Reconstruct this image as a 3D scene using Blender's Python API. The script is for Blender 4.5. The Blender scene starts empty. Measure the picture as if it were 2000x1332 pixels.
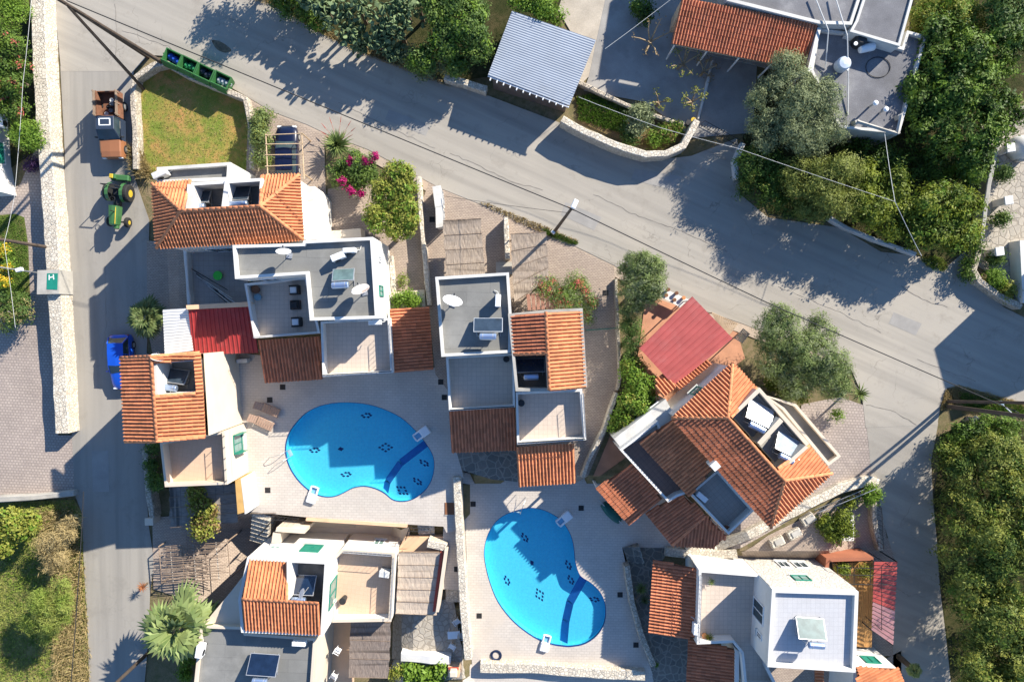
import bpy, bmesh, math, random
import numpy as np
from mathutils import Vector, Matrix, Quaternion
from mathutils.geometry import tessellate_polygon
R = math.radians
S = bpy.context.scene
C = S.collection
random.seed(7)

# ------------------------------------------------------------------ camera
CAM_H = 53.3                       # metres above the upper pool deck
FOC = 1333.0                       # focal length in photo pixels (24 mm equivalent)
TILT = math.atan(36.0 / FOC)       # nadir lies a little above the picture centre
cam_d = bpy.data.cameras.new('camera')
cam_d.sensor_width = 36.0
cam_d.lens = FOC / 2000.0 * 36.0
cam_d.clip_start = 0.5
cam_d.clip_end = 1000.0
cam = bpy.data.objects.new('camera', cam_d)
cam.location = (0, 0, CAM_H)
cam.rotation_euler = (-TILT, 0, 0)
C.objects.link(cam)
S.camera = cam

# ------------------------------------------------------------------ sky, sun, exposure
SUN_EL = R(28.5)
SUN_AZ = Vector((0.725, 0.689))    # horizontal direction towards the sun
world = bpy.data.worlds.new('World')
S.world = world
world.use_nodes = True
wn = world.node_tree
bg = wn.nodes['Background']
sky = wn.nodes.new('ShaderNodeTexSky')
sky.sky_type = 'NISHITA'
sky.sun_disc = False
sky.sun_elevation = SUN_EL
sky.sun_rotation = math.atan2(SUN_AZ.x, SUN_AZ.y)
sky.altitude = 50
sky.air_density = 1.0
sky.dust_density = 0.0
sky.ozone_density = 6.0
wn.links.new(sky.outputs[0], bg.inputs[0])
bg.inputs[1].default_value = 0.103
sun_d = bpy.data.lights.new('sun', 'SUN')
sun_d.energy = 5.0
sun_d.angle = R(0.55)
sun_d.color = (1.0, 0.925, 0.80)
sun = bpy.data.objects.new('sun', sun_d)
sd = Vector((SUN_AZ.x * math.cos(SUN_EL), SUN_AZ.y * math.cos(SUN_EL), math.sin(SUN_EL)))
sun.rotation_euler = (-sd).to_track_quat('-Z', 'Y').to_euler()
sun.location = sd * 120
C.objects.link(sun)
S.view_settings.view_transform = 'Standard'
S.view_settings.look = 'None'
S.view_settings.exposure = 1.05
S.view_settings.gamma = 1.0
S.view_settings.use_curve_mapping = False
S.cycles.use_denoising = True
S.cycles.max_bounces = 6
S.cycles.diffuse_bounces = 4
S.cycles.transparent_max_bounces = 8
S.cycles.caustics_reflective = False
S.cycles.caustics_refractive = False

# ------------------------------------------------------------------ from photo pixels at a known height to metres
_ct, _st = math.cos(-TILT), math.sin(-TILT)
def ray(px, py):
    x, y, z = (px - 1000.0) / FOC, -(py - 666.0) / FOC, -1.0
    return Vector((x, y * _ct - z * _st, y * _st + z * _ct))
def P(px, py, z=0.0):
    d = ray(px, py)
    t = (z - CAM_H) / d.z
    return Vector((d.x * t, d.y * t, z))
def ss(v, a, b):
    t = min(1.0, max(0.0, (v - a) / (b - a)))
    return t * t * (3 - 2 * t)
POOL_C = [((-11.9, -10.0), 9.0, 6.2), ((2.5, -19.8), 6.9, 7.6)]
def gz(X, Y):
    """height of the land in metres"""
    px, py = X * 25 + 1000, 630 - Y * 25
    k = ss(py, 700, 1000)
    z = -0.9 * ss(py, 330, 760) * (1 - ss(px, 325 - 20 * k, 360 + 130 * k))
    low = ss(py, 1022, 1034) * (1 - ss(px, 884, 900)) * ss(px, 300, 480) * (-3.0 + 1.75 * ss(px, 755, 785))
    z = min(z, low)
    z = min(z, -1.25 * ss(px, 893, 903) * ss(py, 930, 945) * (1 - ss(px, 1410, 1450) * (1 - ss(py, 1075, 1100))))
    z = min(z, -2.0 * ss(py, 800, 1200) * ss(px, 1600, 1700))
    return z
def in_pool(X, Y):
    return any(((X - c[0]) / a) ** 2 + ((Y - c[1]) / b) ** 2 < 1 for c, a, b in POOL_C)
def G(px, py, dz=0.0):
    """photo pixel -> point on the land"""
    z = 0.0
    for _ in range(6):
        p = P(px, py, z)
        z = gz(p.x, p.y)
    p = P(px, py, z)
    return Vector((p.x, p.y, gz(p.x, p.y) + dz))

# ------------------------------------------------------------------ materials
MATS = {}
class NT:
    def __init__(self, name):
        self.m = bpy.data.materials.new(name)
        self.m.use_nodes = True
        self.t = self.m.node_tree
        self.b = self.t.nodes['Principled BSDF']
        self.out = self.t.nodes['Material Output']
    def n(self, kind, **kw):
        nd = self.t.nodes.new('ShaderNode' + kind)
        for k, v in kw.items():
            if k.startswith('i_'):
                nd.inputs[k[2:].replace('_', ' ')].default_value = v
            else:
                setattr(nd, k, v)
        return nd
    def l(self, a, b):
        self.t.links.new(a, b)
    def pos(self, rot=0.0, scale=(1, 1, 1)):
        g = self.n('NewGeometry')
        src = g.outputs['Position']
        if rot:
            m0 = self.n('Mapping')
            m0.inputs['Rotation'].default_value = (0, 0, rot)
            self.l(src, m0.inputs['Vector'])
            src = m0.outputs[0]
        mp = self.n('Mapping')
        mp.inputs['Scale'].default_value = scale
        self.l(src, mp.inputs['Vector'])
        return mp.outputs[0]
    def noise(self, vec, scale, detail=4, rough=.55):
        nz = self.n('TexNoise')
        nz.inputs['Scale'].default_value = scale
        nz.inputs['Detail'].default_value = detail
        nz.inputs['Roughness'].default_value = rough
        self.l(vec, nz.inputs['Vector'])
        return nz.outputs['Fac']
    def mix(self, fac, a, b, mode='MIX'):
        mx = self.n('Mix', data_type='RGBA', blend_type=mode)
        for s, v in ((mx.inputs[0], fac), (mx.inputs[6], a), (mx.inputs[7], b)):
            if isinstance(v, (int, float)):
                s.default_value = v
            elif isinstance(v, (tuple, list)):
                s.default_value = (*v[:3], 1)
            else:
                self.l(v, s)
        return mx.outputs[2]
    def ramp(self, fac, lo, hi):
        mr = self.n('MapRange')
        mr.inputs['From Min'].default_value = lo
        mr.inputs['From Max'].default_value = hi
        self.l(fac, mr.inputs['Value'])
        return mr.outputs[0]
    def bump(self, h, strength=.4, dist=.02):
        b = self.n('Bump')
        b.inputs['Strength'].default_value = strength
        b.inputs['Distance'].default_value = dist
        self.l(h, b.inputs['Height'])
        self.l(b.outputs[0], self.b.inputs['Normal'])
def sc(c, k):
    return tuple(min(1, x * k) for x in c)
def M(name, col, rough=.8, var=.18, scale=1.2, fine=14, fvar=.1, bump=.25, metallic=0.0, rand=0.0, stain=None, stain_amt=.5, stain_scale=.6, spec=.4):
    """painted, plastered, stone or metal surface with soft blotches, fine grain and optional stains"""
    if name in MATS:
        return MATS[name]
    w = NT(name)
    p = w.pos()
    c = w.mix(w.ramp(w.noise(p, scale), .3, .7), sc(col, 1 - var), sc(col, 1 + var))
    if fvar:
        g = w.ramp(w.noise(p, fine, 3), .3, .7)
        c = w.mix(g, w.mix(1.0, c, (1 - fvar,) * 3, 'MULTIPLY'), c)
    if stain:
        f = w.ramp(w.noise(p, stain_scale, 6, .65), .52, .72)
        m_ = w.n('Math', operation='MULTIPLY')
        w.l(f, m_.inputs[0]); m_.inputs[1].default_value = stain_amt
        c = w.mix(m_.outputs[0], c, stain)
    if rand:
        oi = w.n('ObjectInfo'); ge = w.n('NewGeometry')
        ad = w.n('Math', operation='ADD'); w.l(oi.outputs['Random'], ad.inputs[0]); w.l(ge.outputs['Random Per Island'], ad.inputs[1])
        fr = w.n('Math', operation='FRACT'); w.l(ad.outputs[0], fr.inputs[0])
        mr = w.n('MapRange'); mr.inputs['To Min'].default_value = 1 - rand; mr.inputs['To Max'].default_value = 1 + rand
        w.l(fr.outputs[0], mr.inputs[0])
        hv = w.n('HueSaturation'); w.l(mr.outputs[0], hv.inputs['Value']); w.l(c, hv.inputs['Color'])
        c = hv.outputs[0]
    w.l(c, w.b.inputs['Base Color'])
    w.b.inputs['Roughness'].default_value = rough
    w.b.inputs['Metallic'].default_value = metallic
    w.b.inputs['Specular IOR Level'].default_value = spec
    if bump:
        w.bump(w.noise(p, fine * 2, 4), bump, .012)
    MATS[name] = w.m
    return w.m
def m_blocks(name, c1, c2, joint, bw, bh, rot=0.0, offset=.5, mortar=.02, var=.2, blot=.6, bump=.35, rough=.8, stain=None):
    """paving: rows of blocks with joints"""
    if name in MATS:
        return MATS[name]
    w = NT(name)
    p = w.pos(rot)
    b = w.n('TexBrick', offset=offset)
    b.inputs['Scale'].default_value = 1
    b.inputs['Brick Width'].default_value = bw
    b.inputs['Row Height'].default_value = bh
    b.inputs['Mortar Size'].default_value = mortar
    b.inputs['Mortar Smooth'].default_value = .2
    b.inputs['Color1'].default_value = (*c1, 1)
    b.inputs['Color2'].default_value = (*c2, 1)
    b.inputs['Mortar'].default_value = (*joint, 1)
    w.l(p, b.inputs['Vector'])
    nz = w.ramp(w.noise(p, blot, 5), .3, .7)
    c = w.mix(nz, w.mix(1.0, b.outputs[0], (1 - var,) * 3, 'MULTIPLY'), b.outputs[0])
    c = w.mix(w.ramp(w.noise(p, 18, 2), .35, .65), w.mix(1.0, c, (.9,) * 3, 'MULTIPLY'), c)
    if stain:
        c = w.mix(w.ramp(w.noise(p, .25, 6, .65), .5, .75), c, stain)
    w.l(c, w.b.inputs['Base Color'])
    w.b.inputs['Roughness'].default_value = rough
    inv = w.n('Math', operation='SUBTRACT'); inv.inputs[0].default_value = 1
    w.l(b.outputs['Fac'], inv.inputs[1])
    w.bump(inv.outputs[0], bump, .01)
    MATS[name] = w.m
    return w.m
def m_stone(name, c1, c2, joint, size=.3, bump=.8, rough=.9):
    """rubble masonry or flagstones: uneven cells with sunken joints"""
    if name in MATS:
        return MATS[name]
    w = NT(name)
    p = w.pos()
    nz = w.n('TexNoise'); nz.inputs['Scale'].default_value = 2.5; w.l(p, nz.inputs['Vector'])
    pp = w.n('VectorMath', operation='MULTIPLY_ADD')
    w.l(nz.outputs['Color'], pp.inputs[0]); pp.inputs[1].default_value = (.15,) * 3; w.l(p, pp.inputs[2])
    v = w.n('TexVoronoi'); v.inputs['Scale'].default_value = 1 / size; w.l(pp.outputs[0], v.inputs['Vector'])
    e = w.n('TexVoronoi', feature='DISTANCE_TO_EDGE'); e.inputs['Scale'].default_value = 1 / size; w.l(pp.outputs[0], e.inputs['Vector'])
    sp = w.n('SeparateColor'); w.l(v.outputs['Color'], sp.inputs[0])
    c = w.mix(sp.outputs[0], c1, c2)
    c = w.mix(w.ramp(w.noise(p, 9, 4), .3, .7), w.mix(1.0, c, (.8,) * 3, 'MULTIPLY'), c)
    f = w.ramp(e.outputs['Distance'], .03, .1)
    c = w.mix(f, joint, c)
    w.l(c, w.b.inputs['Base Color'])
    w.b.inputs['Roughness'].default_value = rough
    w.bump(f, bump, .03)
    MATS[name] = w.m
    return w.m
def m_streak(name, cols, axis_rot=0.0, fine=26, rough=.9, bump=.7, band=None):
    """reeds, cane or boards: thin streaks along one direction"""
    if name in MATS:
        return MATS[name]
    w = NT(name)
    p = w.pos(axis_rot, (1, .06, 1))
    f = w.ramp(w.noise(p, fine, 3, .6), .32, .68)
    c = w.mix(f, cols[0], cols[1])
    c = w.mix(w.ramp(w.noise(w.pos(), 1.4, 5), .4, .7), c, cols[2])
    if band:
        q = w.pos(axis_rot, (.05, 1, 1))
        c = w.mix(w.ramp(w.noise(q, band, 2), .55, .7), c, sc(cols[0], .6))
    w.l(c, w.b.inputs['Base Color'])
    w.b.inputs['Roughness'].default_value = rough
    w.bump(f, bump, .03)
    MATS[name] = w.m
    return w.m
def m_road(name, base, warm, dark, crack=.6, rot=0.4):
    if name in MATS:
        return MATS[name]
    w = NT(name)
    p = w.pos()
    c = w.mix(w.ramp(w.noise(p, .12, 5), .35, .65), base, warm)
    # tyre-worn streaks running along the lane
    q = w.pos(rot, (.05, 1, 1))
    c = w.mix(w.ramp(w.noise(q, 1.1, 4), .42, .72), c, sc(base, .82))
    c = w.mix(w.ramp(w.noise(p, .55, 6, .7), .56, .78), c, dark)
    c = w.mix(w.ramp(w.noise(p, 30, 2), .3, .7), w.mix(1.0, c, (.84,) * 3, 'MULTIPLY'), c)
    # cracks: thin cell borders, only where a broad mask lets them show
    nz = w.n('TexNoise'); nz.inputs['Scale'].default_value = 1.2; nz.inputs['Detail'].default_value = 5; w.l(p, nz.inputs['Vector'])
    pp = w.n('VectorMath', operation='MULTIPLY_ADD'); w.l(nz.outputs['Color'], pp.inputs[0]); pp.inputs[1].default_value = (1.1,) * 3; w.l(p, pp.inputs[2])
    e = w.n('TexVoronoi', feature='DISTANCE_TO_EDGE'); e.inputs['Scale'].default_value = .3; w.l(pp.outputs[0], e.inputs['Vector'])
    e2 = w.n('TexVoronoi', feature='DISTANCE_TO_EDGE'); e2.inputs['Scale'].default_value = 1.6; w.l(pp.outputs[0], e2.inputs['Vector'])
    m1 = w.ramp(e.outputs['Distance'], .009, .003)
    m2 = w.ramp(e2.outputs['Distance'], .05, .02)
    a1 = w.n('Math', operation='MULTIPLY'); w.l(m1, a1.inputs[0]); w.l(w.ramp(w.noise(p, .3, 3), .5, .66), a1.inputs[1])
    a2 = w.n('Math', operation='MULTIPLY'); w.l(m2, a2.inputs[0]); w.l(w.ramp(w.noise(p, .21, 3), .6, .72), a2.inputs[1])
    ad = w.n('Math', operation='MAXIMUM'); w.l(a1.outputs[0], ad.inputs[0]); w.l(a2.outputs[0], ad.inputs[1])
    am = w.n('Math', operation='MULTIPLY'); w.l(ad.outputs[0], am.inputs[0]); am.inputs[1].default_value = crack
    c = w.mix(am.outputs[0], c, sc(dark, .45))
    w.l(c, w.b.inputs['Base Color'])
    w.b.inputs['Roughness'].default_value = .93
    w.b.inputs['Specular IOR Level'].default_value = .2
    w.bump(w.noise(p, 45, 3), .35, .012)
    MATS[name] = w.m
    return w.m
def m_ground(name, cols, s1=.35, s2=2.5):
    if name in MATS:
        return MATS[name]
    w = NT(name)
    p = w.pos()
    c = w.mix(w.ramp(w.noise(p, s1, 6, .65), .38, .62), cols[0], cols[1])
    c = w.mix(w.ramp(w.noise(p, s2, 6, .7), .45, .65), c, cols[2])
    c = w.mix(w.ramp(w.noise(p, 22, 3), .3, .7), w.mix(1.0, c, (.6,) * 3, 'MULTIPLY'), c)
    w.l(c, w.b.inputs['Base Color'])
    w.b.inputs['Roughness'].default_value = 1
    w.b.inputs['Specular IOR Level'].default_value = .1
    w.bump(w.noise(p, 20, 5), 1.0, .06)
    MATS[name] = w.m
    return w.m
def m_leaf(name, a, b, c=None, trans=.3, rough=.5):
    if name in MATS:
        return MATS[name]
    w = NT(name)
    g = w.n('NewGeometry')
    col = w.mix(g.outputs['Random Per Island'], a, b)
    p = w.pos()
    col = w.mix(w.ramp(w.noise(p, .8, 4), .42, .66), col, c or sc(b, 1.25))
    w.l(col, w.b.inputs['Base Color'])
    w.b.inputs['Roughness'].default_value = max(rough, .55)
    w.b.inputs['Specular IOR Level'].default_value = .2
    tr = w.n('BsdfTranslucent'); w.l(col, tr.inputs[0])
    mx = w.n('MixShader'); mx.inputs[0].default_value = trans
    w.l(w.b.outputs[0], mx.inputs[1]); w.l(tr.outputs[0], mx.inputs[2]); w.l(mx.outputs[0], w.out.inputs[0])
    MATS[name] = w.m
    return w.m
def m_glass(name, col, rough=.08, spec=.8, metallic=0.0):
    if name in MATS:
        return MATS[name]
    w = NT(name)
    p = w.pos()
    c = w.mix(w.ramp(w.noise(p, 2.2, 2), .35, .65), sc(col, .8), sc(col, 1.15))
    w.l(c, w.b.inputs['Base Color'])
    w.b.inputs['Roughness'].default_value = rough
    w.b.inputs['Specular IOR Level'].default_value = spec
    w.b.inputs['Metallic'].default_value = metallic
    MATS[name] = w.m
    return w.m

MT = dict(
    white=M('white_plaster', (.68, .665, .635), .85, .05, .5, 10, .05, .15, stain=(.46, .43, .38), stain_amt=.5),
    whitedull=M('weathered_white_plaster', (.60, .59, .56), .9, .10, .8, 10, .08, .2, stain=(.30, .28, .25), stain_amt=.55),
    cream=M('cream_plaster', (.63, .54, .43), .85, .06, .5, 10, .05, .15, stain=(.55, .45, .34), stain_amt=.4),
    peach=M('peach_plaster', (.72, .48, .30), .85, .08, .7, 10, .06, .15, stain=(.45, .29, .18), stain_amt=.4),
    orange=M('orange_plaster', (.62, .27, .11), .85, .10, .8, 12, .06, .15),
    redpaint=M('dark_red_paint', (.42, .08, .05), .7, .12, .8, 12, .06, .1),
    concrete=M('bare_concrete', (.42, .40, .36), .92, .18, .7, 14, .12, .35, stain=(.17, .16, .14), stain_amt=.6),
    greyroof=m_blocks('grey_roof_membrane', (.245, .243, .228), (.222, .221, .208), (.165, .165, .158), 3.2, 1.0, R(2), .5, .014, .26, .4, .15, .9, stain=(.31, .305, .285)),
    gravel=M('gravel_roof', (.22, .22, .235), .95, .22, .6, 20, .45, .9, stain=(.30, .30, .30), stain_amt=.5),
    well=M('dark_roof_well', (.22, .21, .19), .9, .25, .9, 10, .15, .3, stain=(.22, .20, .17), stain_amt=.6),
    tile=M('terracotta_tile', (.62, .235, .105), .82, .14, .6, 16, .14, .25, rand=.17, stain=(.40, .17, .09), stain_amt=.55, stain_scale=.9),
    tileshade=M('shaded_terracotta_tile', (.55, .195, .095), .82, .16, .6, 16, .14, .25, rand=.2, stain=(.33, .14, .085), stain_amt=.6, stain_scale=1.2),  # darker tile copy: shade of turned-away and overshadowed roofs put into the colour
    underlay=M('roof_underlay', (.20, .07, .03), .9, .2, 1.5),
    stonewall=m_stone('rubble_stone', (.60, .53, .43), (.44, .38, .30), (.28, .24, .19), .26),
    stonepale=m_stone('pale_rubble_stone', (.74, .68, .57), (.58, .51, .41), (.40, .35, .28), .24),
    flag=m_stone('dark_flagstone', (.22, .20, .17), (.15, .145, .13), (.27, .25, .21), .6, .5),
    flagpale=m_stone('pale_flagstone', (.47, .42, .35), (.38, .345, .29), (.28, .245, .20), .5, .5),
    steel=M('galvanised_steel', (.55, .56, .57), .45, .1, 2, 18, .08, .1, metallic=.7),
    alu=M('white_enamel', (.78, .79, .80), .45, .04, 2, 12, .04, .05),
    dirtyenamel=M('dull_enamel', (.60, .60, .58), .55, .12, 2.5, 12, .08, .1, stain=(.34, .28, .22), stain_amt=.5, stain_scale=2),
    black=M('black_plastic', (.025, .025, .027), .6, .2, 2, 12, .1, .1),
    iron=M('black_iron', (.03, .03, .032), .6, .2, 2, 12, .1, .1, metallic=.3),
    drain=M('dark_drain_grate', (.035, .033, .032), .7, .2, 4, 30, .2, .4),
    rust=M('rust', (.20, .09, .05), .9, .3, 3, 18, .2, .4),
    wood=m_streak('weathered_wood', ((.16, .11, .08), (.34, .25, .18), (.26, .19, .14))),
    woodpale=M('pale_wood', (.52, .38, .24), .8, .15, 2, 20, .12, .2),
    pole=M('tarred_wood_pole', (.085, .062, .048), .9, .25, 2, 20, .2, .4),
    deckwood=M('varnished_plank', (.42, .22, .075), .55, .15, 1.5, 16, .12, .15, rand=.18),
    reed=m_streak('reed_matting', ((.19, .145, .11), (.40, .325, .255), (.30, .245, .20)), 0.0, 24, band=2.0),
    reedgrey=m_streak('grey_cane_matting', ((.12, .105, .095), (.34, .30, .27), (.24, .215, .195)), R(90), 26, band=2.0),
    reeddark=m_streak('brown_reed_matting', ((.13, .10, .085), (.30, .24, .20), (.22, .18, .155)), 0.0, 26, band=2.0),
    green=M('green_shutter_paint', (.015, .20, .14), .5, .12, 3, 12, .06, .1),
    glass=m_glass('window_glass', (.03, .05, .06), .15, .5),
    glassgreen=m_glass('greenish_window_glass', (.16, .26, .24), .12),
    collector=m_glass('collector_glass', (.030, .045, .065), .12, .9),
    collectordark=m_glass('dark_collector_glass', (.008, .018, .045), .1, .9),
    collectorpale=m_glass('pale_collector_glass', (.40, .45, .52), .32, .6),
    collectorgreen=m_glass('milky_collector_glass', (.10, .155, .155), .3, .6),
    collectorblue=m_glass('pale_blue_collector_glass', (.30, .36, .44), .6, .2),
    tank=M('polished_tank', (.40, .50, .68), .3, .06, 2, 8, .03, .03, metallic=.75),
    tyre=M('tyre_rubber', (.02, .02, .02), .85, .2, 3, 20, .1, .3),
    yellow=M('yellow_paint', (.55, .38, .03), .65, .1, 3),
    wire=M('black_cable', (.02, .02, .022), .7, .1, 2),
    wirewhite=M('white_cable', (.62, .62, .60), .7, .08, 2),
    soil=m_ground('dry_soil', ((.30, .20, .12), (.36, .27, .17), (.20, .15, .09))),
    trunk=M('tree_bark', (.13, .095, .065), .95, .3, 4, 20, .25, .7),
)

# ------------------------------------------------------------------ object helpers
LOC = {}
def link(o, parent=None):
    C.objects.link(o)
    if parent is not None:
        o.parent = parent
    return o
def tag(o, label, cat, group=None, kind=None):
    if label: o['label'] = label
    if cat: o['category'] = cat
    if group: o['group'] = group
    if kind: o['kind'] = kind
    return o
def thing(name, label, cat, loc=(0, 0, 0), rotz=0.0, group=None):
    o = bpy.data.objects.new(name, None)
    o.empty_display_size = .3
    o.location = loc
    o.rotation_euler = (0, 0, rotz)
    C.objects.link(o)
    LOC[o.name] = Vector(loc)
    return tag(o, label, cat, group)
class MB:
    """collects faces; build() links them as one mesh object. Coordinates are world metres unless local=True"""
    def __init__(self):
        self.v = []; self.f = []
    def add(self, verts, faces):
        n = len(self.v)
        self.v.extend([tuple(v) for v in verts])
        self.f.extend([tuple(i + n for i in f) for f in faces])
        return self
    def poly(self, pts):
        return self.add(pts, [tuple(range(len(pts)))])
    def prism(self, pts, z0, z1, top=True, bottom=False):
        n = len(pts)
        a = sum(pts[i][0] * pts[(i + 1) % n][1] - pts[(i + 1) % n][0] * pts[i][1] for i in range(n))
        if a < 0: pts = pts[::-1]
        z0f = z0 if callable(z0) else (lambda p: z0)
        z1f = z1 if callable(z1) else (lambda p: z1)
        vs = [(p[0], p[1], z0f(p)) for p in pts] + [(p[0], p[1], z1f(p)) for p in pts]
        fs = [(i, (i + 1) % n, n + (i + 1) % n, n + i) for i in range(n)]
        if top: fs.append(tuple(range(n, 2 * n)))
        if bottom: fs.append(tuple(range(n - 1, -1, -1)))
        return self.add(vs, fs)
    def ring(self, outer, inner, z0, z1):
        """hollow wall between two outlines with equal point counts"""
        n = len(outer)
        a = sum(outer[i][0] * outer[(i + 1) % n][1] - outer[(i + 1) % n][0] * outer[i][1] for i in range(n))
        if a < 0: outer, inner = outer[::-1], inner[::-1]
        vs = [(p[0], p[1], z0) for p in outer] + [(p[0], p[1], z1) for p in outer] + [(p[0], p[1], z1) for p in inner] + [(p[0], p[1], z0) for p in inner]
        fs = []
        for i in range(n):
            j = (i + 1) % n
            fs += [(i, j, n + j, n + i), (n + i, n + j, 2 * n + j, 2 * n + i), (2 * n + i, 2 * n + j, 3 * n + j, 3 * n + i)]
        return self.add(vs, fs)
    def box(self, c, d, rz=0.0, m=None, bev=0.0):
        x, y, z = d[0] / 2, d[1] / 2, d[2] / 2
        if bev:
            b = min(bev, x * .9, y * .9, z * .9)
            base = [(-x + b, -y), (x - b, -y), (x, -y + b), (x, y - b), (x - b, y), (-x + b, y), (-x, y - b), (-x, -y + b)]
            ins = [(-x + b, -y + b), (x - b, -y + b), (x - b, -y + b), (x - b, y - b), (x - b, y - b), (-x + b, y - b), (-x + b, y - b), (-x + b, -y + b)]
            vs = [(p[0], p[1], -z) for p in base] + [(p[0], p[1], z - b) for p in base] + [(q[0] * .999 + p[0] * .001, q[1] * .999 + p[1] * .001, z) for p, q in zip(base, ins)]
            fs = [(i, (i + 1) % 8, 8 + (i + 1) % 8, 8 + i) for i in range(8)] + [(8 + i, 8 + (i + 1) % 8, 16 + (i + 1) % 8, 16 + i) for i in range(8)] + [tuple(range(16, 24)), tuple(range(7, -1, -1))]
        else:
            vs = [(-x, -y, -z), (x, -y, -z), (x, y, -z), (-x, y, -z), (-x, -y, z), (x, -y, z), (x, y, z), (-x, y, z)]
            fs = [(3, 2, 1, 0), (4, 5, 6, 7), (0, 1, 5, 4), (1, 2, 6, 5), (2, 3, 7, 6), (3, 0, 4, 7)]
        mat = Matrix.Translation(Vector(c)) @ (m if m is not None else Matrix.Rotation(rz, 4, 'Z'))
        return self.add([mat @ Vector(v) for v in vs], fs)
    def tube(self, p, q, r0, r1=None, n=8, caps=True):
        p, q = Vector(p), Vector(q)
        r1 = r0 if r1 is None else r1
        d = (q - p)
        if d.length < 1e-6: return self
        qt = d.normalized().to_track_quat('Z', 'Y')
        vs = []
        for c, r in ((p, r0), (q, r1)):
            for k in range(n):
                a = 2 * math.pi * k / n
                vs.append(c + qt @ Vector((r * math.cos(a), r * math.sin(a), 0)))
        fs = [(k, (k + 1) % n, n + (k + 1) % n, n + k) for k in range(n)]
        if caps: fs += [tuple(range(n - 1, -1, -1)), tuple(range(n, 2 * n))]
        return self.add(vs, fs)
    def path(self, pts, r, n=6):
        for a, b in zip(pts[:-1], pts[1:]):
            self.tube(a, b, r, r, n)
        return self
    def lathe(self, c, prof, n=16, m=None):
        """prof: (radius, z) from bottom to top"""
        vs = []
        mm = Matrix.Translation(Vector(c)) @ (m if m is not None else Matrix.Identity(4))
        for r, z in prof:
            for k in range(n):
                a = 2 * math.pi * k / n
                vs.append(mm @ Vector((r * math.cos(a), r * math.sin(a), z)))
        fs = []
        for i in range(len(prof) - 1):
            for k in range(n):
                fs.append((i * n + k, i * n + (k + 1) % n, (i + 1) * n + (k + 1) % n, (i + 1) * n + k))
        fs += [tuple(range(n - 1, -1, -1)), tuple(range((len(prof) - 1) * n, len(prof) * n))]
        return self.add(vs, fs)
    def build(self, name, mat, parent=None, smooth=False, local=False, kind=None):
        me = bpy.data.meshes.new(name)
        v = self.v
        if parent is not None and not local:
            o_ = parent
            while o_.parent is not None: o_ = o_.parent
            l = LOC.get(o_.name, Vector((0, 0, 0)))
            v = [(a - l.x, b - l.y, c - l.z) for a, b, c in v]
        me.from_pydata(v, [], self.f)
        me.materials.append(mat)
        if smooth:
            me.shade_smooth()
        me.update()
        o = bpy.data.objects.new(name, me)
        link(o, parent)
        if kind: o['kind'] = kind
        return o
def offset(pts, d):
    """polygon offset inwards by d (2-D, mitred)"""
    n = len(pts)
    a = sum(pts[i][0] * pts[(i + 1) % n][1] - pts[(i + 1) % n][0] * pts[i][1] for i in range(n))
    s = 1 if a > 0 else -1
    res = []
    for i in range(n):
        p0, p1, p2 = Vector(pts[i - 1][:2]), Vector(pts[i][:2]), Vector(pts[(i + 1) % n][:2])
        e1, e2 = (p1 - p0).normalized(), (p2 - p1).normalized()
        n1, n2 = Vector((-e1.y, e1.x)) * s, Vector((-e2.y, e2.x)) * s
        b = n1 + n2
        if b.length < 1e-4:
            b = n1; k = 1
        else:
            b.normalize(); k = 1 / max(.35, b.dot(n1))
        q = p1 + b * d * k
        res.append((q.x, q.y))
    return res
def XY(pts, z):
    return [tuple(P(x, y, z)[:2]) for x, y in pts]
def struct(name, mb, mat):
    o = mb.build(name, mat)
    o['kind'] = 'structure'
    return o
def smooth_line(pts, n=5, closed=True):
    out = []
    m = len(pts)
    for i in range(m if closed else m - 1):
        if closed:
            p0, p1, p2, p3 = pts[i - 1], pts[i], pts[(i + 1) % m], pts[(i + 2) % m]
        else:
            p0, p1, p2, p3 = pts[max(0, i - 1)], pts[i], pts[i + 1], pts[min(m - 1, i + 2)]
        for k in range(n):
            t = k / n
            out.append(tuple(.5 * (2 * b + (c - a) * t + (2 * a - 5 * b + 4 * c - d) * t * t + (3 * b - a - 3 * c + d) * t ** 3) for a, b, c, d in zip(p0, p1, p2, p3)))
    if not closed: out.append(tuple(pts[-1]))
    return out
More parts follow.
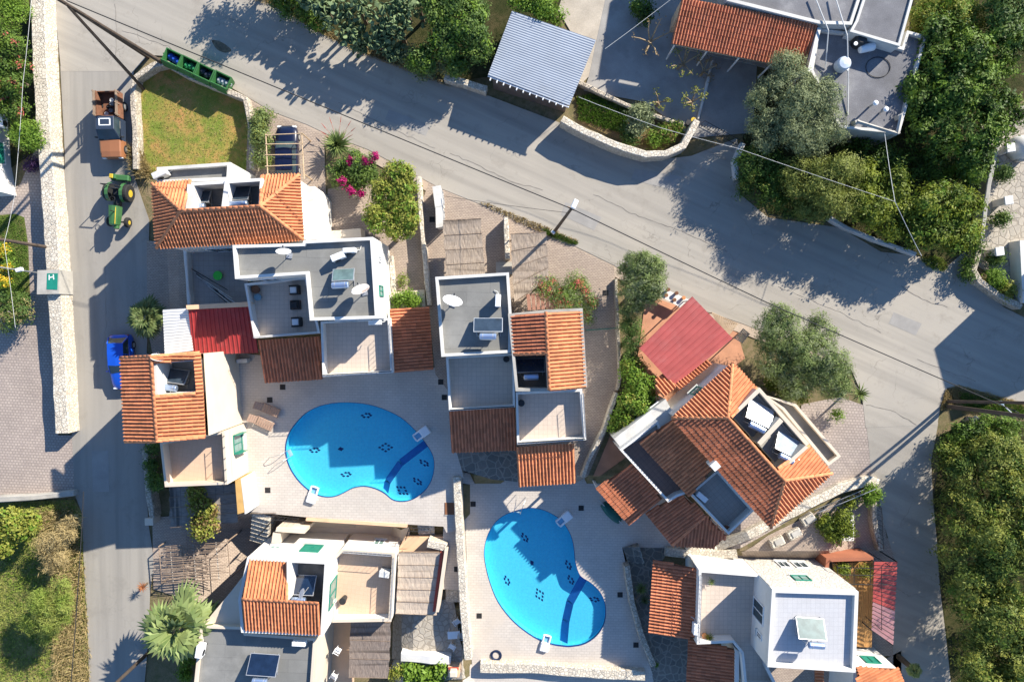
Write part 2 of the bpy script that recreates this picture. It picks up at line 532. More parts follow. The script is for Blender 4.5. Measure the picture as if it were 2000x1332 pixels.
def drape(name, px_poly, dz, mat, step=1.0, skirt=0.0, kind='structure'):
    """a sheet laid over the land: polygon given in photo pixels on the ground"""
    pts = [G(x, y) for x, y in px_poly]
    bm = bmesh.new()
    f = bm.faces.new([bm.verts.new((p.x, p.y, 0)) for p in pts])
    xs = [p.x for p in pts]; ys = [p.y for p in pts]
    for ax, lo, hi in ((0, min(xs), max(xs)), (1, min(ys), max(ys))):
        v = math.ceil(lo / step) * step
        while v < hi:
            co = (v, 0, 0) if ax == 0 else (0, v, 0)
            no = (1, 0, 0) if ax == 0 else (0, 1, 0)
            bmesh.ops.bisect_plane(bm, geom=bm.verts[:] + bm.edges[:] + bm.faces[:], plane_co=co, plane_no=no, dist=1e-5)
            v += step
    bmesh.ops.triangulate(bm, faces=bm.faces[:])
    for v in bm.verts:
        v.co.z = gz(v.co.x, v.co.y) + dz
    bmesh.ops.recalc_face_normals(bm, faces=bm.faces[:])
    if bm.faces and sum(f.normal.z for f in bm.faces) < 0:
        bmesh.ops.reverse_faces(bm, faces=bm.faces[:])
    if skirt:
        ed = [e for e in bm.edges if e.is_boundary]
        r = bmesh.ops.extrude_edge_only(bm, edges=ed)
        for v in [g for g in r['geom'] if isinstance(g, bmesh.types.BMVert)]:
            v.co.z -= skirt
    me = bpy.data.meshes.new(name)
    bm.to_mesh(me); bm.free()
    me.materials.append(mat)
    o = link(bpy.data.objects.new(name, me))
    if kind: o['kind'] = kind
    return o
def sheet(name, outer, holes, mat, kind='structure', skirt=0.0):
    """flat sheet with holes, world coordinates"""
    loops = [[Vector(p) for p in outer]] + [[Vector(p) for p in h] for h in holes]
    tri = tessellate_polygon(loops)
    vs = [p for l in loops for p in l]
    mb = MB()
    fs = []
    for t in tri:
        a, b, c = (vs[i] for i in t)
        fs.append(tuple(t) if (b - a).cross(c - a).z > 0 else tuple(t[::-1]))
    mb.add(vs, fs)
    if skirt:
        n = len(outer)
        for i in range(n):
            a, b = Vector(outer[i]), Vector(outer[(i + 1) % n])
            mb.poly([a, b, b - Vector((0, 0, skirt)), a - Vector((0, 0, skirt))])
    o = mb.build(name, mat)
    if kind: o['kind'] = kind
    return o
# ================================================================== THE SETTING
def make_ground():
    step = 1.0
    nx0, nx1, ny0, ny1 = -110, 110, -95, 95
    mb = MB()
    W = nx1 - nx0 + 1
    for j in range(ny0, ny1 + 1):
        for i in range(nx0, nx1 + 1):
            z = gz(i, j)
            if in_pool(i, j): z -= 2.6
            mb.v.append((i * step, j * step, z - .05))
    for j in range(ny1 - ny0):
        for i in range(nx1 - nx0):
            a = j * W + i
            mb.f.append((a, a + 1, a + 1 + W, a + W))
    struct('ground', mb, m_ground('dry_ground', ((.23, .19, .10), (.30, .23, .14), (.17, .16, .075))))
make_ground()
ROAD = m_road('worn_main_road', (.385, .355, .31), (.44, .40, .34), (.30, .27, .23), .5, R(24))
LANE = m_road('grey_side_lane', (.325, .305, .275), (.36, .335, .295), (.27, .25, .222), .2, R(90))
drape('main_road', [(-80, -90), (440, -90), (470, -30), (530, 5), (620, 62), (690, 97), (760, 122), (880, 168), (955, 188), (1100, 243), (1215, 295), (1290, 312),
                    (1350, 305), (1440, 270), (1445, 380), (1500, 425), (1640, 445), (1720, 492), (1790, 500), (1850, 520), (1885, 490), (1905, 545),
                    (1960, 600), (2090, 665), (2090, 840), (1990, 792), (1905, 768), (1850, 757), (1837, 790), (1830, 830), (1690, 835), (1683, 770), (1660, 716), (1560, 676),
                    (1450, 632), (1330, 592), (1270, 562), (1200, 519), (1080, 460), (1000, 428), (950, 404), (860, 368), (800, 336), (720, 293),
                    (640, 263), (600, 244), (530, 218), (480, 188), (345, 112), (290, 108), (262, 140), (120, 140), (112, 60), (100, 0), (-80, -20)], .035, ROAD)
drape('side_lane', [(118, 130), (263, 130), (257, 180), (258, 330), (292, 430), (290, 560), (287, 690), (310, 700), (322, 860), (284, 880), (290, 1020), (302, 1100), (294, 1150),
                    (290, 1250), (275, 1420), (176, 1420), (172, 1250), (164, 1100), (160, 1000), (146, 965), (141, 850), (134, 600), (127, 300)], .028, LANE)
drape('lower_lane', [(1691, 825), (1832, 825), (1818, 900), (1822, 980), (1830, 1060), (1836, 1150), (1848, 1250), (1866, 1420), (1744, 1420), (1744, 1240), (1750, 1100), (1722, 1010), (1702, 940)], .03,
      ROAD)
PAV = m_blocks('brown_pavers', (.50, .40, .315), (.40, .315, .255), (.26, .205, .165), .24, .125, R(4), .5, .018, .18, .5)
PAVL = m_blocks('pinkish_pavers', (.47, .39, .335), (.39, .32, .28), (.28, .235, .205), .26, .22, R(3), .5, .03, .16, .4)
drape('paved_court', [(-90, 330), (0, 385), (40, 360), (70, 290), (84, 290), (98, 500), (108, 700), (114, 850), (142, 850), (147, 966), (-90, 978)], .02, PAVL)
drape('paved_strip', [(287, 470), (372, 478), (378, 700), (300, 700), (288, 640)], .034, PAV)
drape('paved_drive', [(838, 356), (870, 374), (985, 424), (1085, 468), (1198, 521), (1204, 560), (1213, 700), (1208, 760), (1190, 830), (1140, 935), (1110, 950), (1000, 930), (850, 730), (838, 600), (822, 400)], .02, PAV)
drape('paved_car_court', [(486, 196), (530, 222), (636, 265), (634, 300), (640, 470), (560, 480), (480, 360)], .026, PAV)
drape('paved_garden', [(640, 370), (740, 350), (824, 372), (845, 610), (740, 620), (640, 470)], .022, PAV)
drape('paved_steps_court', [(298, 1010), (480, 1002), (540, 1000), (545, 1075), (470, 1180), (300, 1150)], .033, PAV)
drape('paved_forecourt', [(1565, 790), (1640, 775), (1698, 795), (1708, 860), (1718, 938), (1610, 975), (1500, 1040), (1400, 1080), (1380, 1020), (1560, 850)], .024, PAVL)
drape('paved_yard', [(1420, 1085), (1500, 1045), (1620, 985), (1712, 955), (1726, 1015), (1740, 1100), (1620, 1130), (1450, 1120)], .03, PAV)
drape('concrete_yard', [(1150, 150), (1195, -60), (1340, -60), (1480, 100), (1470, 260), (1350, 270), (1260, 200), (1140, 178)], .03,
      M('stained_yard_concrete', (.33, .315, .295), .92, .2, .4, 16, .12, .3, stain=(.20, .19, .18), stain_amt=.6))
drape('gravel_path', [(1090, 20), (1115, -60), (1200, -60), (1160, 140), (1130, 170), (1130, 90)], .02,
      M('pale_path', (.50, .44, .36), .95, .15, .8, 14, .2, .4, stain=(.30, .25, .19), stain_amt=.5))
drape('terracotta_patio', [(1262, 575), (1330, 600), (1440, 650), (1455, 700), (1330, 800), (1255, 870), (1150, 935), (1200, 830), (1245, 700)], .022,
      M('terracotta_patio_floor', (.50, .25, .15), .85, .14, 1, 14, .1, .2, stain=(.30, .14, .09), stain_amt=.4))
drape('flagstone_patio', [(1915, 240), (2060, 180), (2060, 580), (1980, 570), (1910, 520), (1925, 400)], .03, MT['flagpale'])
DECKM = m_blocks('pale_deck_paving', (.60, .545, .485), (.555, .50, .445), (.43, .385, .34), .42, .21, R(1), .5, .014, .15, .55, .2, stain=(.53, .46, .385))
drape('flagstone_strip', [(1215, 1068), (1310, 1068), (1290, 1100), (1280, 1235), (1350, 1245), (1345, 1345), (1280, 1345), (1250, 1220), (1228, 1100)], .03, MT['flag'])
drape('flagstone_yard', [(768, 1185), (885, 1165), (915, 1320), (765, 1325)], .03, MT['flagpale'])
drape('lower_terrace', [(905, 1296), (1290, 1318), (1300, 1420), (900, 1420)], .02, DECKM)
drape('peach_passage', [(600, 1210), (692, 1205), (692, 1420), (595, 1420)], .03, MT['peach'])
drape('paved_back_yard', [(1480, 1285), (1700, 1300), (1760, 1270), (1760, 1420), (1470, 1420)], .03, PAV)
drape('paved_lane_edge', [(1690, 1050), (1735, 1050), (1760, 1100), (1756, 1280), (1680, 1280)], .026, PAV)
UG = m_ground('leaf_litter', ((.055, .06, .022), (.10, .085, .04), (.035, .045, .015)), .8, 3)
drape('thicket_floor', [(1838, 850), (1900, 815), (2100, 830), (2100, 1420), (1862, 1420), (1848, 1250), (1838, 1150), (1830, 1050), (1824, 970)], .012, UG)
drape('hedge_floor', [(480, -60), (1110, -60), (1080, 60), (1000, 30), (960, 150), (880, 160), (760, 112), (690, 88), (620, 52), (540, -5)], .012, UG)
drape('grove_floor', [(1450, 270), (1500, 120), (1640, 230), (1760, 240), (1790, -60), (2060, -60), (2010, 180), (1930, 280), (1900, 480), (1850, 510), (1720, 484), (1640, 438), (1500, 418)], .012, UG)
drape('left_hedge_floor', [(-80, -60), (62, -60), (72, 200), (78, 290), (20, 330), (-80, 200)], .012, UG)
drape('cream_walkway', [(590, 1020), (800, 1030), (800, 1075), (590, 1060)], .03, MT['cream'])
drape('road_verge', [(486, 186), (530, 213), (600, 240), (640, 259), (720, 288), (800, 331), (860, 363), (950, 399), (1000, 422), (1080, 454), (1200, 513), (1270, 557), (1330, 588), (1450, 628), (1560, 672), (1660, 712),
                     (1655, 728), (1550, 690), (1440, 648), (1320, 608), (1262, 578), (1192, 535), (1072, 476), (990, 440), (940, 418), (850, 382), (790, 352), (712, 308), (632, 278), (592, 258), (524, 232), (478, 202)], .012,
      M('sandy_verge', (.47, .38, .30), .95, .2, 1.2, 16, .2, .4, stain=(.34, .25, .17), stain_amt=.6))

# ------------------------------------------------------------------ pool decks and pools
def Z2(pts, ox, oy, k):
    return [(ox + x * k, oy + y * k) for x, y in pts]
POOL1 = smooth_line(Z2([(780, 352), (900, 365), (1010, 400), (1110, 450), (1200, 530), (1270, 615), (1315, 690), (1327, 760), (1315, 840), (1280, 910), (1220, 965), (1160, 993), (1100, 998),
                        (1050, 985), (1000, 945), (940, 915), (870, 900), (800, 910), (740, 940), (690, 962), (640, 970), (580, 962), (520, 935), (450, 875), (395, 800), (362, 720), (355, 640), (375, 560),
                        (420, 490), (490, 420), (580, 375), (680, 355)], 450, 680, .3003), 3)
POOL2 = smooth_line(Z2([(1190, 55), (1260, 42), (1340, 50), (1420, 80), (1500, 135), (1560, 220), (1590, 310), (1600, 390), (1605, 440), (1628, 520)], 700, 980, .2642) +
                    Z2([(150, 510), (200, 540), (250, 580), (300, 640), (330, 720), (335, 800), (320, 880), (280, 950), (220, 1005), (150, 1040), (60, 1055), (0, 1053)], 1100, 1000, .2492) +
                    Z2([(1430, 1055), (1330, 1020), (1220, 950), (1120, 860), (1030, 740), (975, 610), (940, 480), (928, 380), (940, 290), (970, 210), (1020, 140), (1090, 90)], 700, 980, .2642), 3)
DECK = DECKM
deck1 = [(458, 688), (560, 700), (770, 728), (850, 718), (872, 715), (880, 800), (893, 880), (905, 932), (896, 940), (897, 1035), (872, 1040), (866, 1028), (800, 1024), (600, 1010), (500, 1000), (470, 1000), (470, 930)]
deck2 = [(903, 922), (1010, 938), (1100, 945), (1140, 930), (1200, 935), (1330, 960), (1430, 1060), (1310, 1070), (1215, 1068), (1222, 1100), (1240, 1200), (1275, 1318), (1190, 1322), (1000, 1318), (922, 1300)]
sheet('pool_deck', [P(x, y, 0.0) for x, y in deck1], [[P(x, y, 0.0) for x, y in POOL1]], DECK, skirt=3.2)
sheet('deck_passage', [P(x, y, -.4) for x, y in [(866, 1030), (900, 1034), (906, 1152), (860, 1150)]], [], DECK, skirt=1.5)
sheet('lower_pool_deck', [P(x, y, -1.2) for x, y in deck2], [[P(x, y, -1.2) for x, y in POOL2]], DECK, skirt=1.5)

def m_pool():
    w = NT('pool_mosaic')
    p = w.pos()
    b = w.n('TexBrick', offset=0.0)
    b.inputs['Scale'].default_value = 1; b.inputs['Brick Width'].default_value = .12; b.inputs['Row Height'].default_value = .12
    b.inputs['Mortar Size'].default_value = .006
    b.inputs['Color1'].default_value = (.12, .82, 1, 1); b.inputs['Color2'].default_value = (.10, .74, .96, 1); b.inputs['Mortar'].default_value = (.24, .76, .94, 1)
    w.l(p, b.inputs['Vector'])
    c = w.mix(w.ramp(w.noise(p, 5, 3), .3, .7), w.mix(1.0, b.outputs[0], (.93,) * 3, 'MULTIPLY'), b.outputs[0])
    w.l(c, w.b.inputs['Base Color'])
    w.b.inputs['Roughness'].default_value = .5
    return w.m
def m_water():
    w = NT('pool_water')
    p = w.pos()
    tr = w.n('BsdfTransparent'); tr.inputs[0].default_value = (.82, .96, 1, 1)
    gl = w.n('BsdfGlossy'); gl.inputs['Roughness'].default_value = .03
    fr0 = w.n('LayerWeight'); fr1 = w.n('Math', operation='POWER'); fr1.inputs[1].default_value = 2
    w.l(fr0.outputs['Facing'], fr1.inputs[0])
    fr = w.n('MapRange'); fr.inputs['To Min'].default_value = .025; fr.inputs['To Max'].default_value = 1.5
    w.l(fr1.outputs[0], fr.inputs[0])
    b = w.n('Bump'); b.inputs['Strength'].default_value = .25; b.inputs['Distance'].default_value = .03
    w.l(w.noise(p, 2.2, 3), b.inputs['Height'])
    w.l(b.outputs[0], gl.inputs['Normal'])
    mx = w.n('MixShader')
    w.l(fr.outputs[0], mx.inputs[0]); w.l(tr.outputs[0], mx.inputs[1]); w.l(gl.outputs[0], mx.inputs[2]); w.l(mx.outputs[0], w.out.inputs[0])
    return w.m
M_POOL, M_WATER = m_pool(), m_water()
M_NAVY = M('navy_pool_tile', (.012, .03, .16), .4, .1, 4)
M_BAND = M('blue_slope_tile', (.03, .19, .55), .45, .12, 3)
def pool(label, outline, z, split, motifs):
    edge = [P(x, y, z) for x, y in outline]
    c = sum((p for p in edge), Vector()) / len(edge)
    root = thing('swimming_pool', label, 'pool', (c.x, c.y, z), group='kidney shaped swimming pools')
    n = len(edge)
    deep, shallow = z - 1.1, z - .6
    mb = MB()
    fl = [Vector((p.x, p.y, deep)) for p in edge]
    for t in tessellate_polygon([fl]):
        a, b, cc = (fl[i] for i in t)
        mb.poly([a, b, cc] if (b - a).cross(cc - a).z > 0 else [a, cc, b])
    for i in range(n):
        a, b = edge[i], edge[(i + 1) % n]
        mb.poly([Vector((b.x, b.y, z - .16)), Vector((a.x, a.y, z - .16)), Vector((a.x, a.y, deep)), Vector((b.x, b.y, deep))])
    mb.build('basin', M_POOL, root)
    mb = MB()
    inn = offset([tuple(p[:2]) for p in edge], .035)
    for i in range(n):
        a, b = edge[i], edge[(i + 1) % n]
        a2, b2 = inn[i], inn[(i + 1) % n]
        mb.poly([Vector((b.x, b.y, z + .006)), Vector((a.x, a.y, z + .006)), Vector((*a2, z + .004)), Vector((*b2, z + .004))])
        mb.poly([Vector((*b2, z + .004)), Vector((*a2, z + .004)), Vector((*a2, z - .2)), Vector((*b2, z - .2))])
    mb.build('waterline_tile', M_NAVY, root)
    # the shallow end: a raised floor, a steep tiled bank towards the deep part
    i0, i1, line = split                    # indices of the outline where the bank starts and ends, and its bend in pixels
    seg = [edge[k % n] for k in range(i0, i1 + 1)] if i1 > i0 else [edge[k % n] for k in range(i0, i1 + n + 1)]
    bend = [P(x, y, shallow) for x, y in line]
    poly = [Vector((p.x, p.y, shallow)) for p in seg] + bend
    mb = MB()
    for t in tessellate_polygon([poly]):
        a, b, cc = (poly[i] for i in t)
        mb.poly([a, b, cc] if (b - a).cross(cc - a).z > 0 else [a, cc, b])
    mb.build('shallow_floor', M_POOL, root)
    mb = MB()
    top = [Vector((seg[-1].x, seg[-1].y, shallow))] + bend + [Vector((seg[0].x, seg[0].y, shallow))]
    cs = sum((p for p in poly), Vector()) / len(poly)
    for a, b in zip(top[:-1], top[1:]):
        d = (b - a).normalized(); nn = Vector((-d.y, d.x, 0))
        if nn.dot(a - cs) < 0: nn = -nn
        lo = Vector((0, 0, deep - shallow))
        mb.poly([a, b, b + nn * .55 + lo, a + nn * .55 + lo])
    mb.build('floor_bank', M_BAND, root)
    for (mx, my, kind, ang, k) in motifs:
        zf = (shallow if k else deep) + .004
        o = P(mx, my, zf)
        mb = MB()
        if kind == 1: cells = [(0, 0)]
        elif kind == 4: cells = [(-1, 0), (1, 0), (0, 1), (0, -1)]
        elif kind == 5: cells = [(-1.4, 0), (1.4, 0), (-.1, .9), (.6, -.9), (-.8, -.9), (.9, .9)]
        else: cells = [(-2, 0), (2, 0), (-1, 1), (1, 1), (-1, -1), (1, -1), (0, 2), (0, -2)]
        for cx, cy in cells:
            w_, h_ = (.26, .17) if kind == 1 else (.145, .09)
            pts = [(-w_, -h_ * .2), (-w_ * .2, h_), (w_, h_ * .2), (w_ * .2, -h_)]
            ca, sa = math.cos(ang), math.sin(ang)
            X0, Y0 = cx * .24, cy * .15
            mb.poly([Vector((o.x + (X0 + px) * ca - (Y0 + py) * sa, o.y + (X0 + px) * sa + (Y0 + py) * ca, zf)) for px, py in pts][::-1])
        mb.build('tile_motif', M_NAVY, root)
    wz = z - .12
    wl = [Vector((p.x, p.y, wz)) for p in edge]
    mb = MB()
    for t in tessellate_polygon([wl]):
        a, b, cc = (wl[i] for i in t)
        mb.poly([a, b, cc] if (b - a).cross(cc - a).z > 0 else [a, cc, b])
    mb.build('water', M_WATER, root)
    return root
def near(outline, x, y):
    return min(range(len(outline)), key=lambda i: (outline[i][0] - x) ** 2 + (outline[i][1] - y) ** 2)
q = lambda x, y: (450 + x * .3003, 680 + y * .3003)
pool('upper kidney shaped pool with turquoise mosaic beside two loungers', POOL1, 0.0,
     (near(POOL1, *q(1290, 625)), near(POOL1, *q(1010, 955)), [q(1040, 880), q(1120, 765)]),
     [(*q(885, 437), 5, 0, 0), (*q(548, 663), 5, 0, 0), (*q(718, 655), 1, 0, 0), (*q(1010, 645), 8, 0, 0), (*q(752, 820), 5, 0, 0), (*q(1260, 745), 5, R(-35), 1), (*q(1217, 865), 5, R(-40), 1), (*q(1118, 925), 8, R(-35), 1)])
q2 = lambda x, y: (700 + x * .2642, 980 + y * .2642)
pool('lower pear shaped pool with turquoise mosaic beside the long stone wall', POOL2, -1.2,
     (near(POOL2, 1150, 1135), near(POOL2, 1108, 1261), [(1112, 1215), (1120, 1180)]),
     [(*q2(1230, 262), 5, R(-60), 0), (*q2(1098, 580), 5, R(-70), 0), (*q2(1283, 450), 1, R(-70), 0), (*q2(1340, 685), 8, R(-65), 0), (*q2(1552, 465), 5, R(-65), 0), (*q2(1570, 575), 5, R(-65), 0), (1161, 1170, 5, R(-15), 1)])

# ------------------------------------------------------------------ stone walls
def GT(px, py, h):
    z = h
    for _ in range(7):
        p = P(px, py, z)
        z = gz(p.x, p.y) + h
    return P(px, py, z)
def wall_line(label, pts, th, h, mat, name='stone_wall', cat='wall', step=.7, jit=.03, zabs=None, group=None, base=.6, closed=False):
    """a free-standing wall; pts are photo pixels along the middle of its top"""
    rnd = random.Random(len(label) * 13 + int(pts[0][0]))
    tp = []
    for x, y in pts:
        tp.append(P(x, y, zabs) if zabs is not None else GT(x, y, h))
    if closed: tp.append(tp[0])
    line = [tp[0]]
    for a, b in zip(tp[:-1], tp[1:]):
        k = max(1, int((b - a).length / step))
        line += [a.lerp(b, (i + 1) / k) for i in range(k)]
    mb = MB()
    L = []
    for i, p in enumerate(line):
        a, b = line[max(0, i - 1)], line[min(len(line) - 1, i + 1)]
        d = Vector((b.x - a.x, b.y - a.y, 0)).normalized()
        n = Vector((-d.y, d.x, 0))
        j = lambda: rnd.uniform(-jit, jit)
        zb = gz(p.x, p.y) - base if zabs is None else p.z - h - base
        zt = p.z + j()
        l, r = p + n * (th / 2 + j()), p - n * (th / 2 + j())
        L.append([(l.x, l.y, zb), (l.x, l.y, zt - .04), (l.x - n.x * .05, l.y - n.y * .05, zt), (r.x + n.x * .05, r.y + n.y * .05, zt + j() * .5), (r.x, r.y, zt - .04), (r.x, r.y, zb)])
    n0 = len(L)
    vs = [v for s in L for v in s]
    fs = []
    for i in range(n0 - 1):
        for k in range(5):
            fs.append((i * 6 + k, i * 6 + k + 1, (i + 1) * 6 + k + 1, (i + 1) * 6 + k))
    fs += [tuple(range(5, -1, -1)), tuple((n0 - 1) * 6 + k for k in range(6))]
    mb.add(vs, fs)
    o = mb.build(name, mat)
    tag(o, label, cat, group)
    LOC[o.name] = Vector((0, 0, 0))
    return o
wall_line('long pale rubble wall along the left side of the lane', [(72, -30), (77, 120), (84, 250), (97, 420), (105, 560), (114, 700), (121, 846)], 1.05, 1.35, MT['stonepale'])
wall_line('low concrete wall at the foot of the paved court', [(-40, 977), (60, 972), (143, 964)], .42, .7, MT['concrete'], 'retaining_wall')
wall_line('rubble wall around the grass yard behind the green bins', [(264, 330), (262, 250), (258, 180), (263, 152), (300, 127), (322, 122), (360, 145), (478, 192), (490, 250), (492, 330)], .42, .85, MT['stonewall'])
wall_line('rubble wall dividing the two reed carports', [(988, 424), (990, 470), (991, 505)], .38, 1.1, MT['stonepale'])
wall_line('narrow rubble wall between paved garden and drive', [(817, 345), (822, 430), (832, 530), (838, 596)], .35, .9, MT['stonepale'])
wall_line('low rubble wall beside the olive hedge and drive', [(1203, 545), (1207, 640), (1211, 740), (1206, 762)], .25, .5, MT['stonewall'])
wall_line('curved white topped wall at the garden corner by the road', [(1098, 232), (1128, 250), (1200, 283), (1262, 302), (1300, 300), (1335, 285), (1362, 235)], .5, 1.5, MT['stonepale'])
wall_line('low rubble wall behind the planted strip by the carport', [(1130, 160), (1180, 185), (1260, 220), (1335, 245)], .3, .5, MT['stonewall'])
wall_line('rubble wall between hedge and metal roofed shed by the road', [(868, 150), (905, 160), (950, 175)], .5, .9, MT['stonepale'])
wall_line('short curved white kerb wall below the olive grove', [(1452, 280), (1436, 315), (1440, 350)], .4, .6, MT['white'], 'garden_wall')
wall_line('low white wall pieces half hidden under the citrus trees', [(1620, 425), (1655, 445), (1712, 468), (1790, 496)], .3, .6, MT['whitedull'], 'garden_wall')
wall_line('curved rubble wall around the right edge patio', [(1995, 600), (1950, 575), (1915, 550), (1903, 528), (1915, 480)], .45, .9, MT['stonewall'])
wall_line('plain rendered wall climbing beside the right edge patio', [(1918, 470), (1926, 400), (1940, 320), (1952, 280)], .35, 1.0, MT['concrete'], 'garden_wall')
wall_line('long rubble wall between the two pool decks', [(892, 932), (897, 1050), (905, 1180), (914, 1288)], .6, 1.25, MT['stonepale'], zabs=.5, base=1.2)
wall_line('stepped rubble wall right of the lower pool', [(1224, 1105), (1236, 1180), (1256, 1250), (1277, 1300)], .45, 1.0, MT['stonewall'], zabs=-.35)
wall_line('rubble wall along the bottom of the lower pool deck', [(938, 1304), (1040, 1306), (1180, 1316), (1260, 1320)], .8, 1.0, MT['stonepale'], zabs=-.6, base=1.5)
wall_line('curved crazy rubble wall below the tiled villa and lane', [(1340, 1078), (1400, 1068), (1462, 1046), (1530, 1010), (1580, 985), (1640, 955), (1700, 938), (1716, 945)], .75, .55, MT['stonepale'])
wall_line('rubble wall with rails between yard and lower lane', [(1707, 980), (1710, 1030), (1722, 1075)], .4, .7, MT['stonewall'])
wall_line('pale rubble path wall north of the white roofed villa', [(1300, 1077), (1370, 1085), (1440, 1082)], .7, .5, MT['stonepale'])
wall_line('grey rubble retaining wall left of the cane pergola', [(283, 880), (288, 950), (296, 1012)], .42, 1.1, MT['stonewall'])
wall_line('short rubble wall by the steps above the reed roof', [(835, 1062), (872, 1070)], .6, .8, MT['stonepale'], zabs=.4)
wall_line('white capped rubble bench wall around the flagstone yard', [(783, 1283), (840, 1288), (880, 1290)], .7, .8, MT['white'], 'garden_wall')
wall_line('rubble wall strip beside the planted bed right of the flat roof', [(762, 500), (768, 560), (770, 590)], .35, .5, MT['stonepale'])
wall_line('whitewashed wall slanting down to the lower pool', [(1205, 768), (1180, 840), (1150, 900), (1138, 932)], .3, .9, MT['stonepale'], 'garden_wall')

# ------------------------------------------------------------------ wear on the roads: sealed cracks, patches, an oil stain
def ribbon(name, pts, w, mat, dz=.046, seed=1):
    rnd = random.Random(seed)
    fine = []
    for (x0, y0), (x1, y1) in zip(pts[:-1], pts[1:]):
        n = max(2, int(math.hypot(x1 - x0, y1 - y0) / 9))
        fine += [(x0 + (x1 - x0) * k / n + rnd.uniform(-1.6, 1.6), y0 + (y1 - y0) * k / n + rnd.uniform(-1.6, 1.6)) for k in range(n)]
    fine.append(pts[-1])
    g = [G(x, y, dz) for x, y in fine]
    mb = MB()
    prev = None
    for i, p in enumerate(g):
        d = (g[min(i + 1, len(g) - 1)] - g[max(0, i - 1)]); d.z = 0; d.normalize()
        n_ = Vector((-d.y, d.x, 0)) * (w * rnd.uniform(.25, .8) / 2)
        cur = (p + n_, p - n_)
        if prev: mb.poly([prev[0], prev[1], cur[1], cur[0]])
        prev = cur
    struct(name, mb, mat)
CRK = M('crack_filler', (.22, .195, .17), .95, .3, 3)
for i, (pts, w) in enumerate((([(1690, 772), (1660, 745), (1620, 718), (1560, 688), (1510, 672)], .07), ([(1160, 380), (1240, 420), (1330, 452), (1420, 492)], .05), ([(660, 200), (760, 250), (850, 290)], .05), ([(880, 300), (930, 322), (990, 352), (1060, 372)], .06),
                              ([(1760, 560), (1800, 585), (1850, 600)], .08), ([(1790, 700), (1840, 722), (1905, 745)], .05), ([(1690, 790), (1740, 800), (1790, 830)], .06), ([(225, 10), (230, 60), (226, 110)], .06), ([(240, 60), (330, 92), (400, 140)], .05), ([(1520, 560), (1640, 610), (1720, 650)], .05), ([(205, 520), (208, 640), (200, 700)], .04))):
    ribbon('road_crack', pts, w, CRK, seed=i)
drape('road_stain', smooth_line([(414, 80), (430, 82), (446, 92), (452, 100), (440, 104), (424, 97)], 4), .044, M('oil_stain', (.16, .13, .09), .8, .4, 4, 20, .3))
PATCH = M('road_patch_asphalt', (.33, .315, .295), .94, .12, .8, 24, .14, .35)
for i, pts in enumerate(([(1105, 395), (1175, 425), (1160, 450), (1095, 420)], [(1240, 330), (1330, 345), (1318, 372), (1232, 352)], [(760, 215), (840, 245), (832, 266), (752, 235)], [(1745, 610), (1800, 632), (1788, 655), (1735, 632)], [(180, 880), (212, 880), (214, 960), (182, 960)])):
    drape('road_patch', pts, .042, PATCH)

wall_line('low white kerb wall across the concrete yard', [(1392, 118), (1378, 180), (1364, 232)], .18, .35, MT['whitedull'], 'garden_wall')
# ================================================================== BUILDINGS
TILE_W, TILE_L = .22, .37
def make_tile_mesh(name, mat):
    prof = [(-.125, 0.0), (-.068, .0), (-.058, .06), (-.032, .105), (.004, .122), (.040, .105), (.066, .06), (.076, .0), (.125, 0.0)]
    vs = []
    for y, dz in ((0.0, .02), (TILE_L + .05, 0.0)):
        vs += [(x * (1.02 if dz else .97), y, z * (1.0 if dz else .9) + dz) for x, z in prof]
    n = len(prof)
    vs += [(x * 1.02, 0.0, z + .02 - .02) for x, z in prof]
    fs = [(i, i + 1, n + i + 1, n + i) for i in range(n - 1)] + [(2 * n + i, 2 * n + i + 1, i + 1, i) for i in range(n - 1)]
    me = bpy.data.meshes.new(name)
    me.from_pydata(vs, [], fs)
    me.materials.append(mat)
    return me
def make_cap_mesh(name, mat):
    vs, fs = [], []
    n = 7
    for y, r in ((0.0, .125), (.42, .105)):
        for k in range(n):
            a = math.pi * k / (n - 1)
            vs.append((r * math.cos(a), y, r * .75 * math.sin(a)))
    for k in range(n):
        a = math.pi * k / (n - 1)
        vs.append((.1 * math.cos(a), 0.0, .1 * .75 * math.sin(a)))
    fs = [(k + 1, k, n + k, n + k + 1) for k in range(n - 1)] + [(k, k + 1, 2 * n + k + 1, 2 * n + k) for k in range(n - 1)]
    me = bpy.data.meshes.new(name)
    me.from_pydata(vs, [], fs)
    me.materials.append(mat)
    me.shade_smooth()
    return me
TILES = {}
def tile_meshes(mat):
    if mat.name not in TILES:
        TILES[mat.name] = (make_tile_mesh('tile', mat), make_cap_mesh('ridge_tile', mat))
    return TILES[mat.name]
HOUSE_TILES = {}
def pt_in(poly, x, y):
    c = False
    n = len(poly)
    for i in range(n):
        x1, y1 = poly[i]; x2, y2 = poly[i - 1]
        if (y1 > y) != (y2 > y) and x < (x2 - x1) * (y - y1) / (y2 - y1) + x1: c = not c
    return c
